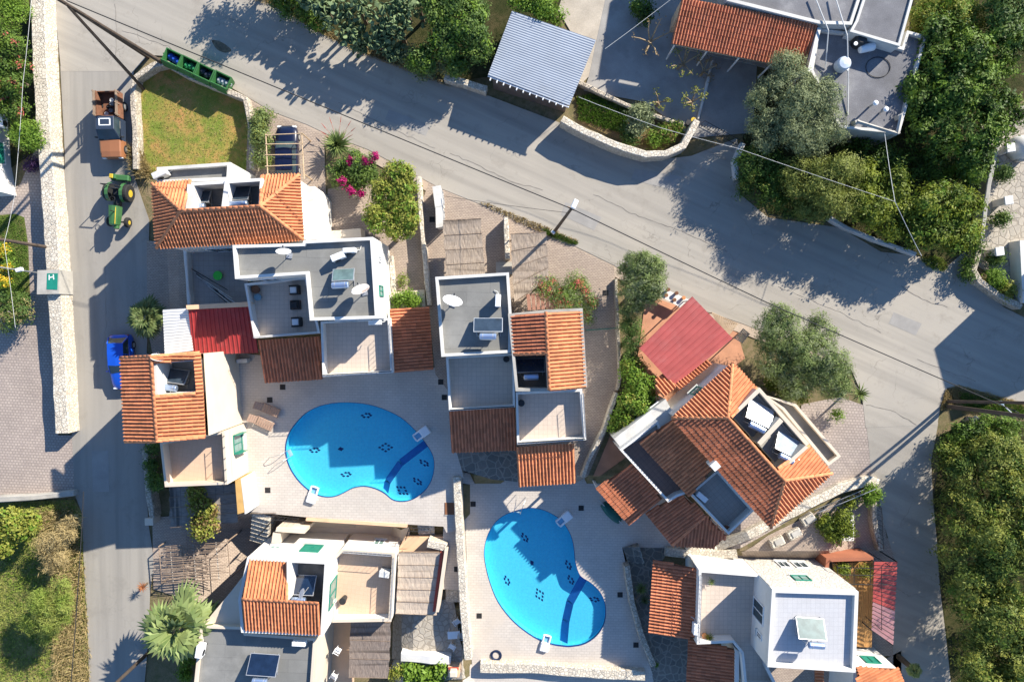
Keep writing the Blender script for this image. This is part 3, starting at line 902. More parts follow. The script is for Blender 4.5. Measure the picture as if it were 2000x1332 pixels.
def roof_face(root, corners, mat=None, tile_w=TILE_W, roof=None, jitter=.006, eave=0):
    """a tiled roof plane. corners = (px, py, z); the first two (or from index eave) are the eave edge, lowest"""
    mat = mat or MT['tile']
    w = [P(x, y, z) for x, y, z in corners]
    a, b = w[0], w[1]
    top = max(w[2:], key=lambda p: p.z)
    u = (b - a).normalized()
    nrm = u.cross(top - a).normalized()
    if nrm.z < 0: nrm = -nrm
    v = nrm.cross(u).normalized()
    if v.dot(top - a) < 0: v = -v
    uv = [((p - a).dot(u), (p - a).dot(v)) for p in w]
    if roof is None:
        roof = MB()
        fl = [a + u * s + v * t for s, t in uv]
        if (fl[1] - fl[0]).cross(fl[2] - fl[1]).dot(nrm) < 0: fl = fl[::-1]
        lo = [p - Vector((0, 0, .10)) for p in fl]
        n = len(fl)
        roof.add(fl + lo, [tuple(range(n)), tuple(range(2 * n - 1, n - 1, -1))] + [(i, n + i, n + (i + 1) % n, (i + 1) % n) for i in range(n)])
        roof = roof.build('roof', MT['underlay'], root)
    umin, umax = min(s for s, _ in uv), max(s for s, _ in uv)
    vmin, vmax = min(t for _, t in uv), max(t for _, t in uv)
    nu = max(1, round((umax - umin) / tile_w)); du = (umax - umin) / nu
    nv = max(1, round((vmax - vmin) / TILE_L)); dv = (vmax - vmin) / nv
    right = (u if v.cross(nrm).dot(u) > 0 else -u)
    rot = Matrix((right, v, nrm)).transposed().to_4x4()
    lst = HOUSE_TILES.setdefault(root.name, [])
    rnd = random.Random(int(a.x * 100) ^ int(a.y * 77))
    loc = LOC[root.name]
    for j in range(nv):
        for i in range(nu):
            s, t = umin + (i + .5) * du, vmin + (j + .5) * dv
            if not pt_in(uv, s, t): continue
            p = a + u * (s + rnd.uniform(-jitter, jitter)) + v * (vmin + j * dv - .03 + rnd.uniform(-.012, .012)) + nrm * .006 - loc
            m = Matrix.Translation(p) @ rot @ Matrix.Rotation(rnd.uniform(-.02, .02), 4, 'Z') @ Matrix.Diagonal((du / .25, dv / TILE_L, 1, 1))
            lst.append((roof, m, tile_meshes(mat)[0]))
    return roof
def ridge(root, roof, a, b, mat=None, lift=.05, side=0.0):
    """a line of half-round ridge tiles from a to b, (px, py, z)"""
    mat = mat or MT['tile']
    p, q = P(*a), P(*b)
    loc = LOC[root.name]
    d = q - p
    n = max(1, round(d.length / .38))
    y = d.normalized()
    x = y.cross(Vector((0, 0, 1))).normalized()
    z = x.cross(y)
    rot = Matrix((x, y, z)).transposed().to_4x4()
    me = tile_meshes(mat)[1]
    rnd = random.Random(int(p.x * 91) ^ int(p.y * 37))
    for i in range(n):
        o = bpy.data.objects.new('ridge_tile', me)
        o.matrix_basis = Matrix.Translation(p + d * (i / n) - loc + Vector((0, 0, lift))) @ rot @ Matrix.Rotation(rnd.uniform(-.03, .03), 4, 'Z') @ Matrix.Rotation(.05, 4, 'X')
        link(o, roof)
def finish_tiles(root, limit=300):
    lst = HOUSE_TILES.pop(root.name, [])
    for roof, m, me in lst[:limit]:
        o = bpy.data.objects.new('tile', me)
        o.matrix_basis = m
        link(o, roof)
    rest = {}
    for roof, m, me in lst[limit:]:
        rest.setdefault((roof.name, me.name), (roof, me, []))[2].append(m)
    for roof, me, ms in rest.values():
        mb = MB()
        vs = [v.co.copy() for v in me.vertices]; fs = [tuple(p.vertices) for p in me.polygons]
        for m in ms: mb.add([m @ v for v in vs], fs)
        mb.build('tile', me.materials[0], roof, local=True, kind='stuff')
def block(root, pts, z0, z1, mat, zp=None, name='wall', top=True):
    return MB().prism(XY(pts, z1 if zp is None else zp), z0, z1, top).build(name, mat, root)
def flat_roof(root, pts, z0, zt, wallmat, floormat, par=.35, th=.2, name='wall', cap=None, floorname='flat_roof'):
    """walls up to a parapet whose outer top outline is pts (pixels at height zt); floor sunk by par"""
    out = XY(pts, zt)
    inn = offset(out, th)
    mb = MB()
    mb.prism(out, z0, zt - par, top=False)
    mb.ring(out, inn, zt - par - .05, zt)
    w = mb.build(name, wallmat, root)
    MB().prism(inn, zt - par - .12, zt - par).build(floorname, floormat, root)
    if cap is not None:
        o2, i2 = offset(out, -.03), offset(out, th + .03)
        MB().ring(o2, i2, zt + .003, zt + .06).build('parapet_coping', cap, root)
    return w
def wall_win(root, A, B, t0, t1, z0, z1, pane=None, frame=None, sill=True, shutters=False, out=.0, name='window'):
    """a window on the vertical wall through world points A-B (outer face on the right-hand side walking A to B is outside)"""
    A, B = Vector((A[0], A[1], 0)), Vector((B[0], B[1], 0))
    d = (B - A); L = d.length; d.normalize()
    n = Vector((d.y, -d.x, 0))
    p, q = A + d * (L * t0), A + d * (L * t1)
    w = (q - p).length
    c = (p + q) / 2
    rz = math.atan2(d.y, d.x)
    pane, frame = pane or MT['glassgreen'], frame or MT['alu']
    zc, h = (z0 + z1) / 2, z1 - z0
    n_off = n * out
    c = c + n_off
    fr = MB()
    t = .07
    for sx in (-1, 1):
        fr.box(c + d * (sx * (w / 2 - t / 2)) + n * .03 + Vector((0, 0, zc)), (t, .1, h), rz)
    for s in (-1, 1):
        fr.box(c + n * .03 + Vector((0, 0, zc + s * (h / 2 - t / 2))), (w - 2 * t, .1, t), rz)
    fr.box(c + n * .03 + Vector((0, 0, zc)), (.05, .08, h - 2 * t), rz)
    win = fr.build(name, frame, root)
    MB().box(c + n * .012 + Vector((0, 0, zc)), (w - 2 * t, .03, h - 2 * t), rz).build('pane', pane, win)
    if sill:
        MB().box(c + n * .07 + Vector((0, 0, z0 - .04)), (w + .2, .2, .06), rz).build('sill', MT['whitedull'], win)
    if shutters:
        for sx in (-1, 1):
            MB().box(c + d * (sx * (w / 2 + .02)) + n * .22 + Vector((0, 0, zc)), (.05, .42, h), rz).build('shutter', MT['green'], win)
    return win
def wl(pts, i, z):
    """two world ends of edge i of a pixel outline at height z, ordered so that outside is on the right"""
    w = XY(pts, z)
    n = len(w)
    a = sum(w[k][0] * w[(k + 1) % n][1] - w[(k + 1) % n][0] * w[k][1] for k in range(n))
    A, B = w[i], w[(i + 1) % n]
    return (A, B) if a > 0 else (B, A)
def house(label, base, cat='house', name='house'):
    return thing(name, label, cat, base)
TILEFLOOR = m_blocks('terrace_floor_tile', (.64, .535, .445), (.60, .50, .415), (.47, .385, .32), .33, .33, 0, 0.0, .012, .08, .4, .15, .6)
TILEFLOORW = m_blocks('whitish_terrace_tile', (.55, .55, .565), (.52, .52, .535), (.43, .43, .45), .33, .33, 0, 0.0, .010, .06, .4, .1, .6)
TILEFLOORB = m_blocks('pinkish_terrace_tile', (.66, .47, .33), (.63, .445, .315), (.54, .38, .25), .33, .33, R(8), 0.0, .008, .08, .4, .1, .6)
TILEFLOORD = m_blocks('brown_terrace_tile', (.32, .20, .155), (.29, .18, .14), (.20, .13, .10), .33, .33, R(-41), 0.0, .012, .1, .4, .1, .6)
TILEFLOORG = m_blocks('grey_terrace_tile', (.40, .375, .35), (.37, .35, .325), (.29, .27, .25), .33, .33, R(-41), 0.0, .012, .08, .4, .1, .6)

# ---- villa A, upper left: hipped roof, two sunken heater wells, flat annexe behind
A = house('hip roofed villa left of centre with two sunken roof wells', G(440, 420))
Wc = [(303, 365), (582, 350), (588, 464), (311, 479)]
block(A, Wc, -2.4, 5.3, MT['white'], top=False)
zr, ze = 7.0, 5.5
apW, apE = (354, 412, zr), (509, 403, zr)
r1 = roof_face(A, [(306, 485, ze), (593, 469, ze), apE, apW])
r2 = roof_face(A, [(297, 359, ze), (306, 485, ze), apW])
r3 = roof_face(A, [(593, 469, ze), (585, 341, ze), apE])
r4 = roof_face(A, [(585, 341, ze), (512, 344, ze), (506, 402, zr - .05), apE])
r5 = roof_face(A, [(372, 353, ze), (297, 359, ze), apW, (360, 408, zr - .1)])
for rr, a, b in ((r1, (306, 485, ze), apW), (r1, (593, 469, ze), apE), (r1, apW, apE), (r2, (297, 359, ze), apW), (r3, (585, 341, ze), apE), (r4, (512, 344, ze), apE), (r5, (372, 353, ze), (357, 410, zr))):
    ridge(A, rr, a, b)
block(A, [(374, 361), (506, 353), (506, 404), (368, 410)], 4.3, 4.55, MT['well'], name='well_floor')
for pts, zt in (([(373, 357), (512, 348), (513, 354), (374, 363)], 6.1), ([(366, 360), (376, 360), (382, 409), (362, 411)], 6.3), ([(439, 352), (447, 351), (443, 406), (432, 407)], 6.2), ([(508, 350), (512, 350), (509, 402), (504, 402)], 6.3)):
    block(A, pts, 4.4, zt, MT['white'], name='well_wall')
flat_roof(A, [(306, 327), (450, 317), (448, 352), (307, 358)], -1.2, 4.9, MT['whitedull'], MT['greyroof'], .4, .22)
block(A, [(597, 366), (614, 364), (624, 381), (626, 466), (600, 469)], -.2, 3.3, MT['white'], name='side_wing')
block(A, [(599, 369), (610, 368), (612, 391), (601, 392)], 3.302, 3.34, MT['cream'], name='wing_recess')
block(A, [(636, 452), (704, 446), (706, 464), (638, 468)], -.2, 1.6, MT['cream'], name='porch_wall')
wall_win(A, *wl(Wc, 2, 5.3), .45, .6, 1.0, 2.3, MT['glass'])
wall_win(A, *wl(Wc, 2, 5.3), .18, .38, .0, 2.2, MT['glass'])
finish_tiles(A)

# ---- villa C: L-shaped flat roof, two terraces, tiled verandas
Ch = house('grey flat roofed villa with two tiled terraces above the upper pool', G(610, 580))
Cr = [(454, 479), (591, 475), (593, 470), (728, 463), (738, 622), (605, 626), (597, 536), (459, 545)]
flat_roof(Ch, Cr, 0, 6.2, MT['white'], MT['greyroof'], .35, .2)
T1 = [(477, 554), (598, 540), (625, 651), (496, 661)]
flat_roof(Ch, T1, 0, 3.75, MT['white'], TILEFLOOR, .9, .16, 'terrace_wall', floorname='terrace_floor')
T2 = [(626, 628), (761, 621), (767, 728), (630, 736)]
flat_roof(Ch, T2, 0, 3.7, MT['white'], TILEFLOOR, .85, .16, 'terrace_wall', floorname='terrace_floor')
c1 = roof_face(Ch, [(517, 747, 2.25), (630, 740, 2.25), (625, 657, 2.95), (507, 665, 2.95)], MT['tileshade'], .235)
c2 = roof_face(Ch, [(846, 722, 2.25), (837, 599, 2.25), (762, 605, 2.9), (770, 727, 2.9)], MT['tileshade'], .235)
for pts in ([(520, 743), (524, 743), (524, 739), (520, 739)], [(622, 737), (626, 737), (626, 733), (622, 733)]):
    block(Ch, pts, 0, 2.2, MT['white'], name='veranda_post')
wall_win(Ch, *wl(Cr, 3, 6.2), .28, .42, 3.9, 5.2, MT['glassgreen'], MT['green'])
wall_win(Ch, *wl(Cr, 3, 6.2), .72, .80, 3.9, 4.8, MT['glass'])
wall_win(Ch, *wl(Cr, 6, 6.2), .25, .5, 2.95, 5.0, MT['glass'], sill=False, name='terrace_door')
wall_win(Ch, *wl(Cr, 4, 6.2), .3, .6, 2.95, 5.0, MT['glass'], sill=False, name='terrace_door')
block(Ch, [(745, 572), (829, 566), (831, 600), (764, 604)], -.1, .55, MT['cream'], zp=.55, name='planter_wall')
finish_tiles(Ch)

# ---- small courtyard between A and C with red and white sheet roofs
def sheet_roof(label, name, corners, mat, pitch, amp, cat='roof', along=(0, 1), ribs=False, posts=(), base=0.0, parts=None):
    """ribbed or corrugated metal sheet: corners a b c d (px,py,z); ribs run from edge a-b to edge d-c"""
    a, b, c, d = (P(*k) for k in corners)
    ctr = (a + b + c + d) / 4
    root = thing(name, label, cat, (ctr.x, ctr.y, base))
    L = (b - a).length
    n = int(L / pitch)
    if ribs: prof = [(0, 0), (.62, 0), (.70, 1), (.86, 1), (.94, 0)]
    else: prof = [(k / 6, .5 + .5 * math.sin(2 * math.pi * k / 6)) for k in range(6)]
    vs, fs = [], []
    row = []
    for i in range(n):
        for s, h in prof: row.append(((i + s) / n, h))
    row.append((1.0, prof[0][1]))
    up = (b - a).cross(d - a).normalized()
    if up.z < 0: up = -up
    for s, h in row:
        vs += [a.lerp(b, s) + up * (h * amp), d.lerp(c, s) + up * (h * amp)]
    for i in range(len(row) - 1): fs.append((2 * i, 2 * i + 2, 2 * i + 3, 2 * i + 1))
    for s, h in row:
        vs += [a.lerp(b, s) + up * (h * amp - .012), d.lerp(c, s) + up * (h * amp - .012)]
    m = 2 * len(row)
    for i in range(len(row) - 1): fs.append((m + 2 * i, m + 2 * i + 1, m + 2 * i + 3, m + 2 * i + 2))
    mb = MB(); mb.add(vs, fs)
    mb.build('metal_sheet', mat, root)
    bm_ = MB()
    for s in (.06, .5, .94):
        p, q_ = a.lerp(d, s), b.lerp(c, s)
        bm_.tube(p - up * .07, q_ - up * .07, .035, n=6)
    bm_.build('purlin', MT['steel'], root)
    for s, t in posts:
        p = a.lerp(b, s).lerp(d.lerp(c, s), t)
        MB().tube((p.x, p.y, base if not callable(base) else base(p)), (p.x, p.y, p.z - .08), .05, n=8).build('post', MT['steel'], root)
    return root
M_RED = M('red_sheet_metal', (.33, .035, .035), .45, .12, 1.0, 14, .06, .1, stain=(.36, .10, .09), stain_amt=.4, stain_scale=1.5)
M_PINK = M('faded_red_sheet_metal', (.46, .105, .095), .5, .10, 1.0, 14, .06, .1, stain=(.50, .20, .18), stain_amt=.4, stain_scale=.8)
M_GREYSHEET = M('grey_blue_sheet_metal', (.34, .38, .44), .5, .08, .6, 14, .05, .1, stain=(.28, .30, .33), stain_amt=.4, stain_scale=.5)
M_WSHEET = M('white_sheet_metal', (.70, .70, .69), .6, .08, .8, 14, .06, .1, stain=(.48, .46, .44), stain_amt=.4)
sheet_roof('dark red ribbed metal roof between the cream and flat roofed villas', 'metal_canopy', [(368, 603, 3.3), (491, 598, 3.3), (505, 689, 2.7), (376, 693, 2.7)], M_RED, .3, .05, 'canopy', ribs=True, posts=((.03, .05), (.97, .05), (.03, .95), (.97, .95)))
sheet_roof('small white corrugated roof left of the dark red one', 'metal_canopy', [(378, 685, 2.9), (367, 602, 3.0), (318, 605, 2.7), (322, 692, 2.6)], M_WSHEET, .2, .03, 'canopy', posts=((.05, .95), (.95, .95)), base=-1.0)
cy = thing('courtyard_wall', 'beige capped wall between tool courtyard and dark red roof', 'wall', P(430, 598, 0))
MB().prism(XY([(365, 597), (492, 590), (492, 598), (366, 604)], 3.4), 0, 3.4).build('wall_body', MT['cream'], cy)
MB().prism(offset(XY([(365, 597), (492, 590), (492, 598), (366, 604)], 3.4), -.03), 3.403, 3.46).build('coping', MT['peach'], cy)
sheet('courtyard_floor', [P(x, y, .03) for x, y in [(358, 490), (462, 487), (500, 600), (372, 610)]], [], m_blocks('courtyard_tile', (.42, .40, .38), (.39, .37, .355), (.30, .28, .25), .4, .4, 0, 0.0, .012, .12, .5, .15), skirt=2.5)
wall_line('low parapet wall on the lane side of the tool courtyard', [(360, 488), (365, 540), (369, 602)], .25, .6, MT['white'], 'garden_wall', zabs=.75, base=2.5)

# ---- villa D, left: cream walls, tiled roof with sunken well
D = house('cream walled villa beside the lane with a tiled roof well', G(390, 800))
Dm = [(244, 704), (391, 691), (401, 853), (252, 858)]
block(D, Dm, -3.0, 6.0, MT['cream'], zp=6.5, top=False)
zr, zw, zE = 7.3, 6.4, 6.6
dW = roof_face(D, [(236, 700, zw), (245, 863, zw), (307, 861, zr), (296, 697, zr)], MT['tile'], .25)
dE = roof_face(D, [(401, 854, zE), (397, 768, zE), (302, 774, zr), (307, 861, zr)], MT['tile'], .25)
dE2 = roof_face(D, [(397, 768, zE), (391, 689, zE), (379, 690, 6.75), (384, 769, 6.75)], MT['tile'], .25)
dE3 = roof_face(D, [(381, 691, 6.72), (381, 703, 6.72), (298, 710, zr), (297, 697, zr)], MT['tile'], .25)
ridge(D, dW, (307, 862, zr), (296, 697, zr)); ridge(D, dW, (245, 862, zw), (307, 862, zr)); ridge(D, dE, (401, 853, zE), (307, 861, zr)); ridge(D, dW, (236, 699, zw), (296, 696, zr)); ridge(D, dE3, (391, 689, zE), (296, 696, zr)); ridge(D, dE, (383, 768, 6.8), (304, 774, zr - .05))
block(D, [(303, 712), (381, 704), (384, 768), (306, 773)], 4.9, 5.1, MT['well'], name='well_floor')
for pts, zt in (([(300, 711), (306, 711), (309, 773), (303, 774)], 7.2), ([(302, 707), (381, 701), (381, 705), (302, 711)], 6.7), ([(380, 704), (385, 703), (388, 768), (383, 768)], 6.5), ([(304, 770), (385, 765), (385, 769), (305, 775)], 6.7)):
    block(D, pts, 5.0, zt, MT['whitedull'], name='well_wall')
Dt = [(312, 864), (438, 842), (444, 946), (322, 951)]
flat_roof(D, Dt, -3.0, 4.0, MT['cream'], TILEFLOORB, .9, .17, 'terrace_wall', floorname='terrace_floor')
Ds = [(392, 690), (434, 686), (436, 690), (438, 842), (402, 852)]
wall_win(D, *wl(Dt, 1, 4.0), .5, .85, 1.0, 2.6, MT['glassgreen'], MT['green'], shutters=True)
fe = MB()
a_, b_ = P(438, 843, 4.0), P(444, 946, 4.0)
for k in range(5):
    p = a_.lerp(b_, .08 + .21 * k)
    fe.tube(p, p + Vector((0, 0, .5)), .02, n=5)
fe.tube(a_ + Vector((0, 0, .5)), b_ + Vector((0, 0, .5)), .022, n=5)
fe.build('terrace_railing', MT['iron'], D)
block(D, [(459, 938), (470, 934), (478, 1000), (464, 1004)], -.5, 2.3, M('ochre_door_paint', (.60, .36, .12), .6, .1, 2), zp=2.3, name='porch_panel')
block(D, [(470, 935), (475, 933), (483, 1002), (478, 1004)], -.5, 2.3, MT['white'], zp=2.3, name='porch_column')
finish_tiles(D)

# ---- villa E, centre
E = house('central villa with grey flat roof and gabled orange tile roof', G(1000, 720))
Er = [(850, 541), (994, 532), (999, 610), (998, 689), (862, 697)]
flat_roof(E, Er, 0, 6.2, MT['whitedull'], MT['greyroof'], .35, .2)
Et = [(871, 697), (1004, 690), (1006, 795), (877, 803)]
flat_roof(E, Et, 0, 3.7, MT['white'], TILEFLOOR, .85, .16, 'terrace_wall', floorname='terrace_floor')
Eg = [(992, 613), (1066, 605), (1138, 602), (1147, 756), (1073, 764), (1007, 764)]
Egi = XY(Eg, 6.4)
MB().prism(Egi, 0, 5.4, top=False).build('wall', MT['white'], E)
MB().ring(Egi, offset(Egi, .2), 5.3, 6.4).build('gable_frame', MT['concrete'], E)
zr, ze = 7.15, 6.3
eW = roof_face(E, [(999, 617, ze), (1004, 692, ze), (1069, 690, zr), (1066, 611, zr)], MT['tileshade'], .26)
eE = roof_face(E, [(1143, 758, ze), (1135, 608, ze), (1066, 611, zr), (1073, 762, zr)], MT['tile'], .25)
ridge(E, eE, (1073, 762, zr), (1066, 610, zr)); ridge(E, eW, (1004, 692, ze), (1069, 690, zr))
block(E, [(1005, 693), (1069, 691), (1072, 761), (1008, 761)], 4.5, 4.7, MT['well'], name='well_floor')
block(E, [(1003, 690), (1069, 688), (1069, 692), (1004, 694)], 4.6, 6.25, MT['concrete'], name='well_wall')
block(E, [(1067, 690), (1071, 690), (1074, 762), (1070, 762)], 4.6, 7.05, MT['concrete'], name='well_wall')
Es = [(1007, 766), (1137, 760), (1145, 859), (1010, 868)]
flat_roof(E, Es, 0, 3.7, MT['white'], TILEFLOOR, .85, .17, 'terrace_wall', floorname='terrace_floor')
e1 = roof_face(E, [(884, 883, 2.25), (1009, 878, 2.25), (1005, 796, 2.95), (877, 803, 2.95)], MT['tileshade'], .24)
e2 = roof_face(E, [(1013, 949, 2.15), (1124, 942, 2.15), (1121, 868, 2.95), (1010, 872, 2.95)], MT['tile'], .25)
for x, y in ((888, 878), (1003, 875), (1017, 942), (1118, 936)):
    block(E, [(x - 2, y - 2), (x + 2, y - 2), (x + 2, y + 2), (x - 2, y + 2)], -1.0, 2.1, MT['white'], name='veranda_post')
wall_win(E, *wl(Eg, 3, 6.4), .55, .85, 2.95, 5.0, MT['glass'], sill=False, name='terrace_door')
finish_tiles(E)
sheet('flagstone_bed', [P(x, y, .04) for x, y in [(888, 870), (1012, 870), (1012, 941), (960, 936), (902, 918)]], [], MT['flag'], skirt=1.4)

# ---- villa F, right: rotated, big hipped roof
F = house('large hip roofed villa set at an angle right of centre', G(1430, 870))
Fm = [(1429, 716), (1612, 922), (1504, 1018), (1322, 816)]
block(F, Fm, -.3, 5.5, MT['whitedull'], top=False)
zr, ze = 6.85, 5.75
N_, Wn, NE_, SE_, So = (1431, 707, ze), (1311, 816, ze), (1478, 759, ze), (1625, 924, ze), (1505, 1031, ze)
R1, R2 = (1422, 816, zr), (1532, 938, zr)
f1 = roof_face(F, [So, Wn, R1, R2], MT['tileshade'], .25)
f2 = roof_face(F, [Wn, N_, R1], MT['tile'], .25)
f3 = roof_face(F, [N_, NE_, (1428, 812, zr), R1], MT['tile'], .25)
f4 = roof_face(F, [SE_, So, R2], MT['tile'], .25)
f5 = roof_face(F, [(1580, 870, ze), SE_, R2, (1517, 917, zr)], MT['tile'], .25)
for rr, a, b in ((f1, Wn, R1), (f1, R1, R2), (f1, So, R2), (f2, N_, R1), (f4, SE_, R2), (f3, NE_, (1428, 814, zr)), (f5, (1580, 870, ze), (1519, 915, zr))):
    ridge(F, rr, a, b)
block(F, [(1480, 766), (1573, 871), (1528, 918), (1430, 812)], 4.5, 5.2, MT['concrete'], name='well_floor')
for pts, zt in (([(1478, 760), (1484, 766), (1433, 814), (1428, 810)], 6.7), ([(1523, 816), (1530, 823), (1486, 870), (1479, 864)], 6.5), ([(1573, 870), (1579, 874), (1528, 920), (1523, 915)], 6.6), ([(1478, 760), (1484, 757), (1581, 866), (1575, 871)], 5.9)):
    block(F, pts, 4.6, zt, MT['cream'], name='well_wall')
flat_roof(F, [(1490, 770), (1555, 789), (1643, 891), (1618, 910), (1528, 800)], 0, 3.9, MT['cream'], MT['greyroof'], .4, .2)
f6 = roof_face(F, [(1346, 970, 3.9), (1249, 865, 3.9), (1313, 820, 4.45), (1394, 913, 4.45)], MT['tile'], .25)
Ft = [(1347, 964), (1402, 917), (1473, 997), (1423, 1044)]
flat_roof(F, Ft, 0, 3.7, MT['white'], TILEFLOORG, .85, .16, 'terrace_wall', floorname='terrace_floor')
Fu = [(1210, 878), (1285, 822), (1345, 962), (1323, 970), (1305, 981)]
flat_roof(F, Fu, 0, 3.7, MT['white'], TILEFLOORD, .85, .16, 'terrace_wall', floorname='terrace_floor')
block(F, [(1199, 857), (1300, 779), (1320, 816), (1216, 878)], 0, 2.9, MT['whitedull'], name='lower_wing')
f7 = roof_face(F, [(1228, 1024, 2.25), (1164, 953, 2.25), (1239, 904, 2.75), (1294, 974, 2.75)], MT['tileshade'], .25)
f8 = roof_face(F, [(1313, 1065, 2.2), (1261, 1002, 2.2), (1330, 963, 2.7), (1378, 1006, 2.7)], MT['tileshade'], .25)
f9 = roof_face(F, [(1394, 1070, 2.2), (1313, 1065, 2.2), (1378, 1006, 2.7), (1420, 1048, 2.55)], MT['tileshade'], .25)
ridge(F, f9, (1313, 1065, 2.25), (1376, 1008, 2.7), MT['tileshade'])
f10 = roof_face(F, [(1318, 754, 2.7), (1382, 703, 2.7), (1389, 712, 3.1), (1326, 763, 3.1)], MT['tile'], .24)
f11 = roof_face(F, [(1276, 745, 2.4), (1299, 727, 2.4), (1321, 754, 2.8), (1296, 776, 2.8)], MT['tile'], .25)
wall_win(F, *wl(Fm, 3, 5.5), .45, .6, 3.0, 4.4, MT['glassgreen'], MT['green'])
wall_win(F, *wl([(1199, 857), (1300, 779), (1320, 816), (1216, 878)], 0, 2.9), .1, .35, 1.2, 2.3, MT['glass'])
for x, y in ((1168, 955), (1226, 1020), (1312, 1062), (1266, 1003)):
    block(F, [(x - 2, y - 2), (x + 2, y - 2), (x + 2, y + 2), (x - 2, y + 2)], -1.3, 2.15, MT['white'], name='veranda_post')
ch = MB(); p = P(1396, 909, 6.3)
ch.box(p + Vector((0, 0, -.5)), (.45, .45, 1.2), R(40)).box(p + Vector((0, 0, .14)), (.55, .55, .08), R(40))
ch.build('chimney', MT['white'], F)
finish_tiles(F)
sheet_roof('large faded red metal roof north of the angled villa', 'metal_canopy', [(1352, 579, 3.1), (1431, 661, 3.1), (1317, 754, 2.7), (1249, 680, 2.7)][1:] + [(1352, 579, 3.1)], M_PINK, .3, .05, 'canopy', ribs=True, posts=()) if False else \
sheet_roof('large faded red metal roof north of the angled villa', 'metal_canopy', [(1431, 661, 3.1), (1352, 579, 3.1), (1249, 680, 2.7), (1317, 754, 2.7)], M_PINK, .42, .06, 'canopy', ribs=True, posts=((.04, .05), (.96, .05), (.04, .95), (.96, .95)))
def slat_roof(label, corners, mat, n, w=.09, cat='pergola', name='slatted_canopy', posts=(), base=0.0):
    a, b, c, d = (P(*k) for k in corners)
    ctr = (a + b + c + d) / 4
    root = thing(name, label, cat, (ctr.x, ctr.y, base))
    for i in range(n):
        s = (i + .5) / n
        p, q_ = a.lerp(b, s), d.lerp(c, s)
        dd = (q_ - p)
        rot = Matrix((dd.normalized(), Vector((0, 0, 1)).cross(dd).normalized(), dd.normalized().cross(Vector((0, 0, 1)).cross(dd).normalized()))).transposed().to_4x4()
        MB().box((p + q_) / 2, (dd.length, w, .05), m=rot).build('slat', mat, root)
    for p, q_ in ((a.lerp(d, .08), b.lerp(c, .08)), (a.lerp(d, .92), b.lerp(c, .92))):
        MB().tube(p - Vector((0, 0, .07)), q_ - Vector((0, 0, .07)), .045, n=6).build('beam', mat, root)
    for s, t in posts:
        p = a.lerp(b, s).lerp(d.lerp(c, s), t)
        MB().tube((p.x, p.y, gz(p.x, p.y)), (p.x, p.y, p.z - .05), .05, n=8).build('post', mat, root)
    return root
slat_roof('pale slatted wooden canopy behind the faded red roof', [(1389, 609, 2.6), (1443, 632, 2.6), (1424, 655, 2.5), (1402, 632, 2.5)], MT['woodpale'], 14, posts=((.05, .05), (.95, .05), (.6, .95)))
slat_roof('small pale slatted canopy beside the roadside olive tree', [(1434, 661, 2.5), (1452, 641, 2.5), (1465, 652, 2.5), (1450, 671, 2.5)], MT['woodpale'], 8, posts=((.05, .05), (.95, .95)))

# ---- villa G, bottom left: on lower ground
Gh = house('white villa at the bottom left with tiled roof and flat annexe', G(560, 1200))
Gb = [(483, 1088), (640, 1096), (631, 1242), (471, 1235), (465, 1170)]
Gw = XY(Gb, 3.6)
MB().prism(Gw, -3.1, 2.6, top=False).build('wall', MT['white'], Gh)
MB().ring(Gw, offset(Gw, .22), 2.5, 3.6).build('gable_frame', MT['white'], Gh)
zr, zn, zs = 4.4, 3.5, 3.6
gN = roof_face(Gh, [(561, 1097, zn), (487, 1092, zn), (473, 1169, zr), (560, 1173, zr)], MT['tile'], .24)
gS = roof_face(Gh, [(479, 1229, zs), (626, 1238, zs), (622, 1178, zr), (473, 1170, zr)], MT['tile'], .24)
ridge(Gh, gN, (473, 1169, zr), (622, 1177, zr)); ridge(Gh, gN, (561, 1097, zn), (560, 1172, zr))
block(Gh, [(564, 1098), (635, 1102), (626, 1176), (562, 1171)], 1.8, 2.0, MT['well'], name='well_floor')
block(Gh, [(560, 1096), (565, 1097), (564, 1172), (560, 1171)], 1.9, 4.1, MT['white'], name='well_wall')
Gt = [(667, 1073), (772, 1080), (764, 1212), (650, 1214), (640, 1100)]
flat_roof(Gh, Gt, -3.1, 1.2, MT['white'], TILEFLOORB, .9, .18, 'terrace_wall', cap=MT['cream'], floorname='terrace_floor')
Gf = [(391, 1221), (475, 1224), (480, 1236), (617, 1246), (606, 1400), (372, 1400)]
flat_roof(Gh, Gf, -3.1, 2.7, MT['cream'], MT['greyroof'], .3, .2)
Gn = [(519, 1056), (668, 1066), (668, 1090), (484, 1100)]
block(Gh, [(455, 1150), (478, 1120), (490, 1160), (470, 1222), (395, 1222)], -3.1, 2.2, MT['cream'], name='west_wing')
wall_win(Gh, *wl(Gt, 4, 1.2), .3, .6, 1.5, 2.4) if False else None
wall_win(Gh, *(lambda w: (w[1], w[0]))(wl(Gb, 1, 3.6)) if False else wl(Gb, 1, 3.6), .25, .62, .5, 2.5, MT['glassgreen'], MT['green'], sill=False, name='terrace_door')
wall_win(Gh, *wl(Gb, 0, 3.6), .2, .45, .3, 1.9, MT['green'], MT['green'])
wall_win(Gh, *wl(Gb, 0, 3.6), .72, .86, .9, 1.7, MT['glassgreen'])
wall_win(Gh, *wl(Gt, 0, 1.2), .3, .5, -1.6, -.3, MT['glassgreen'])
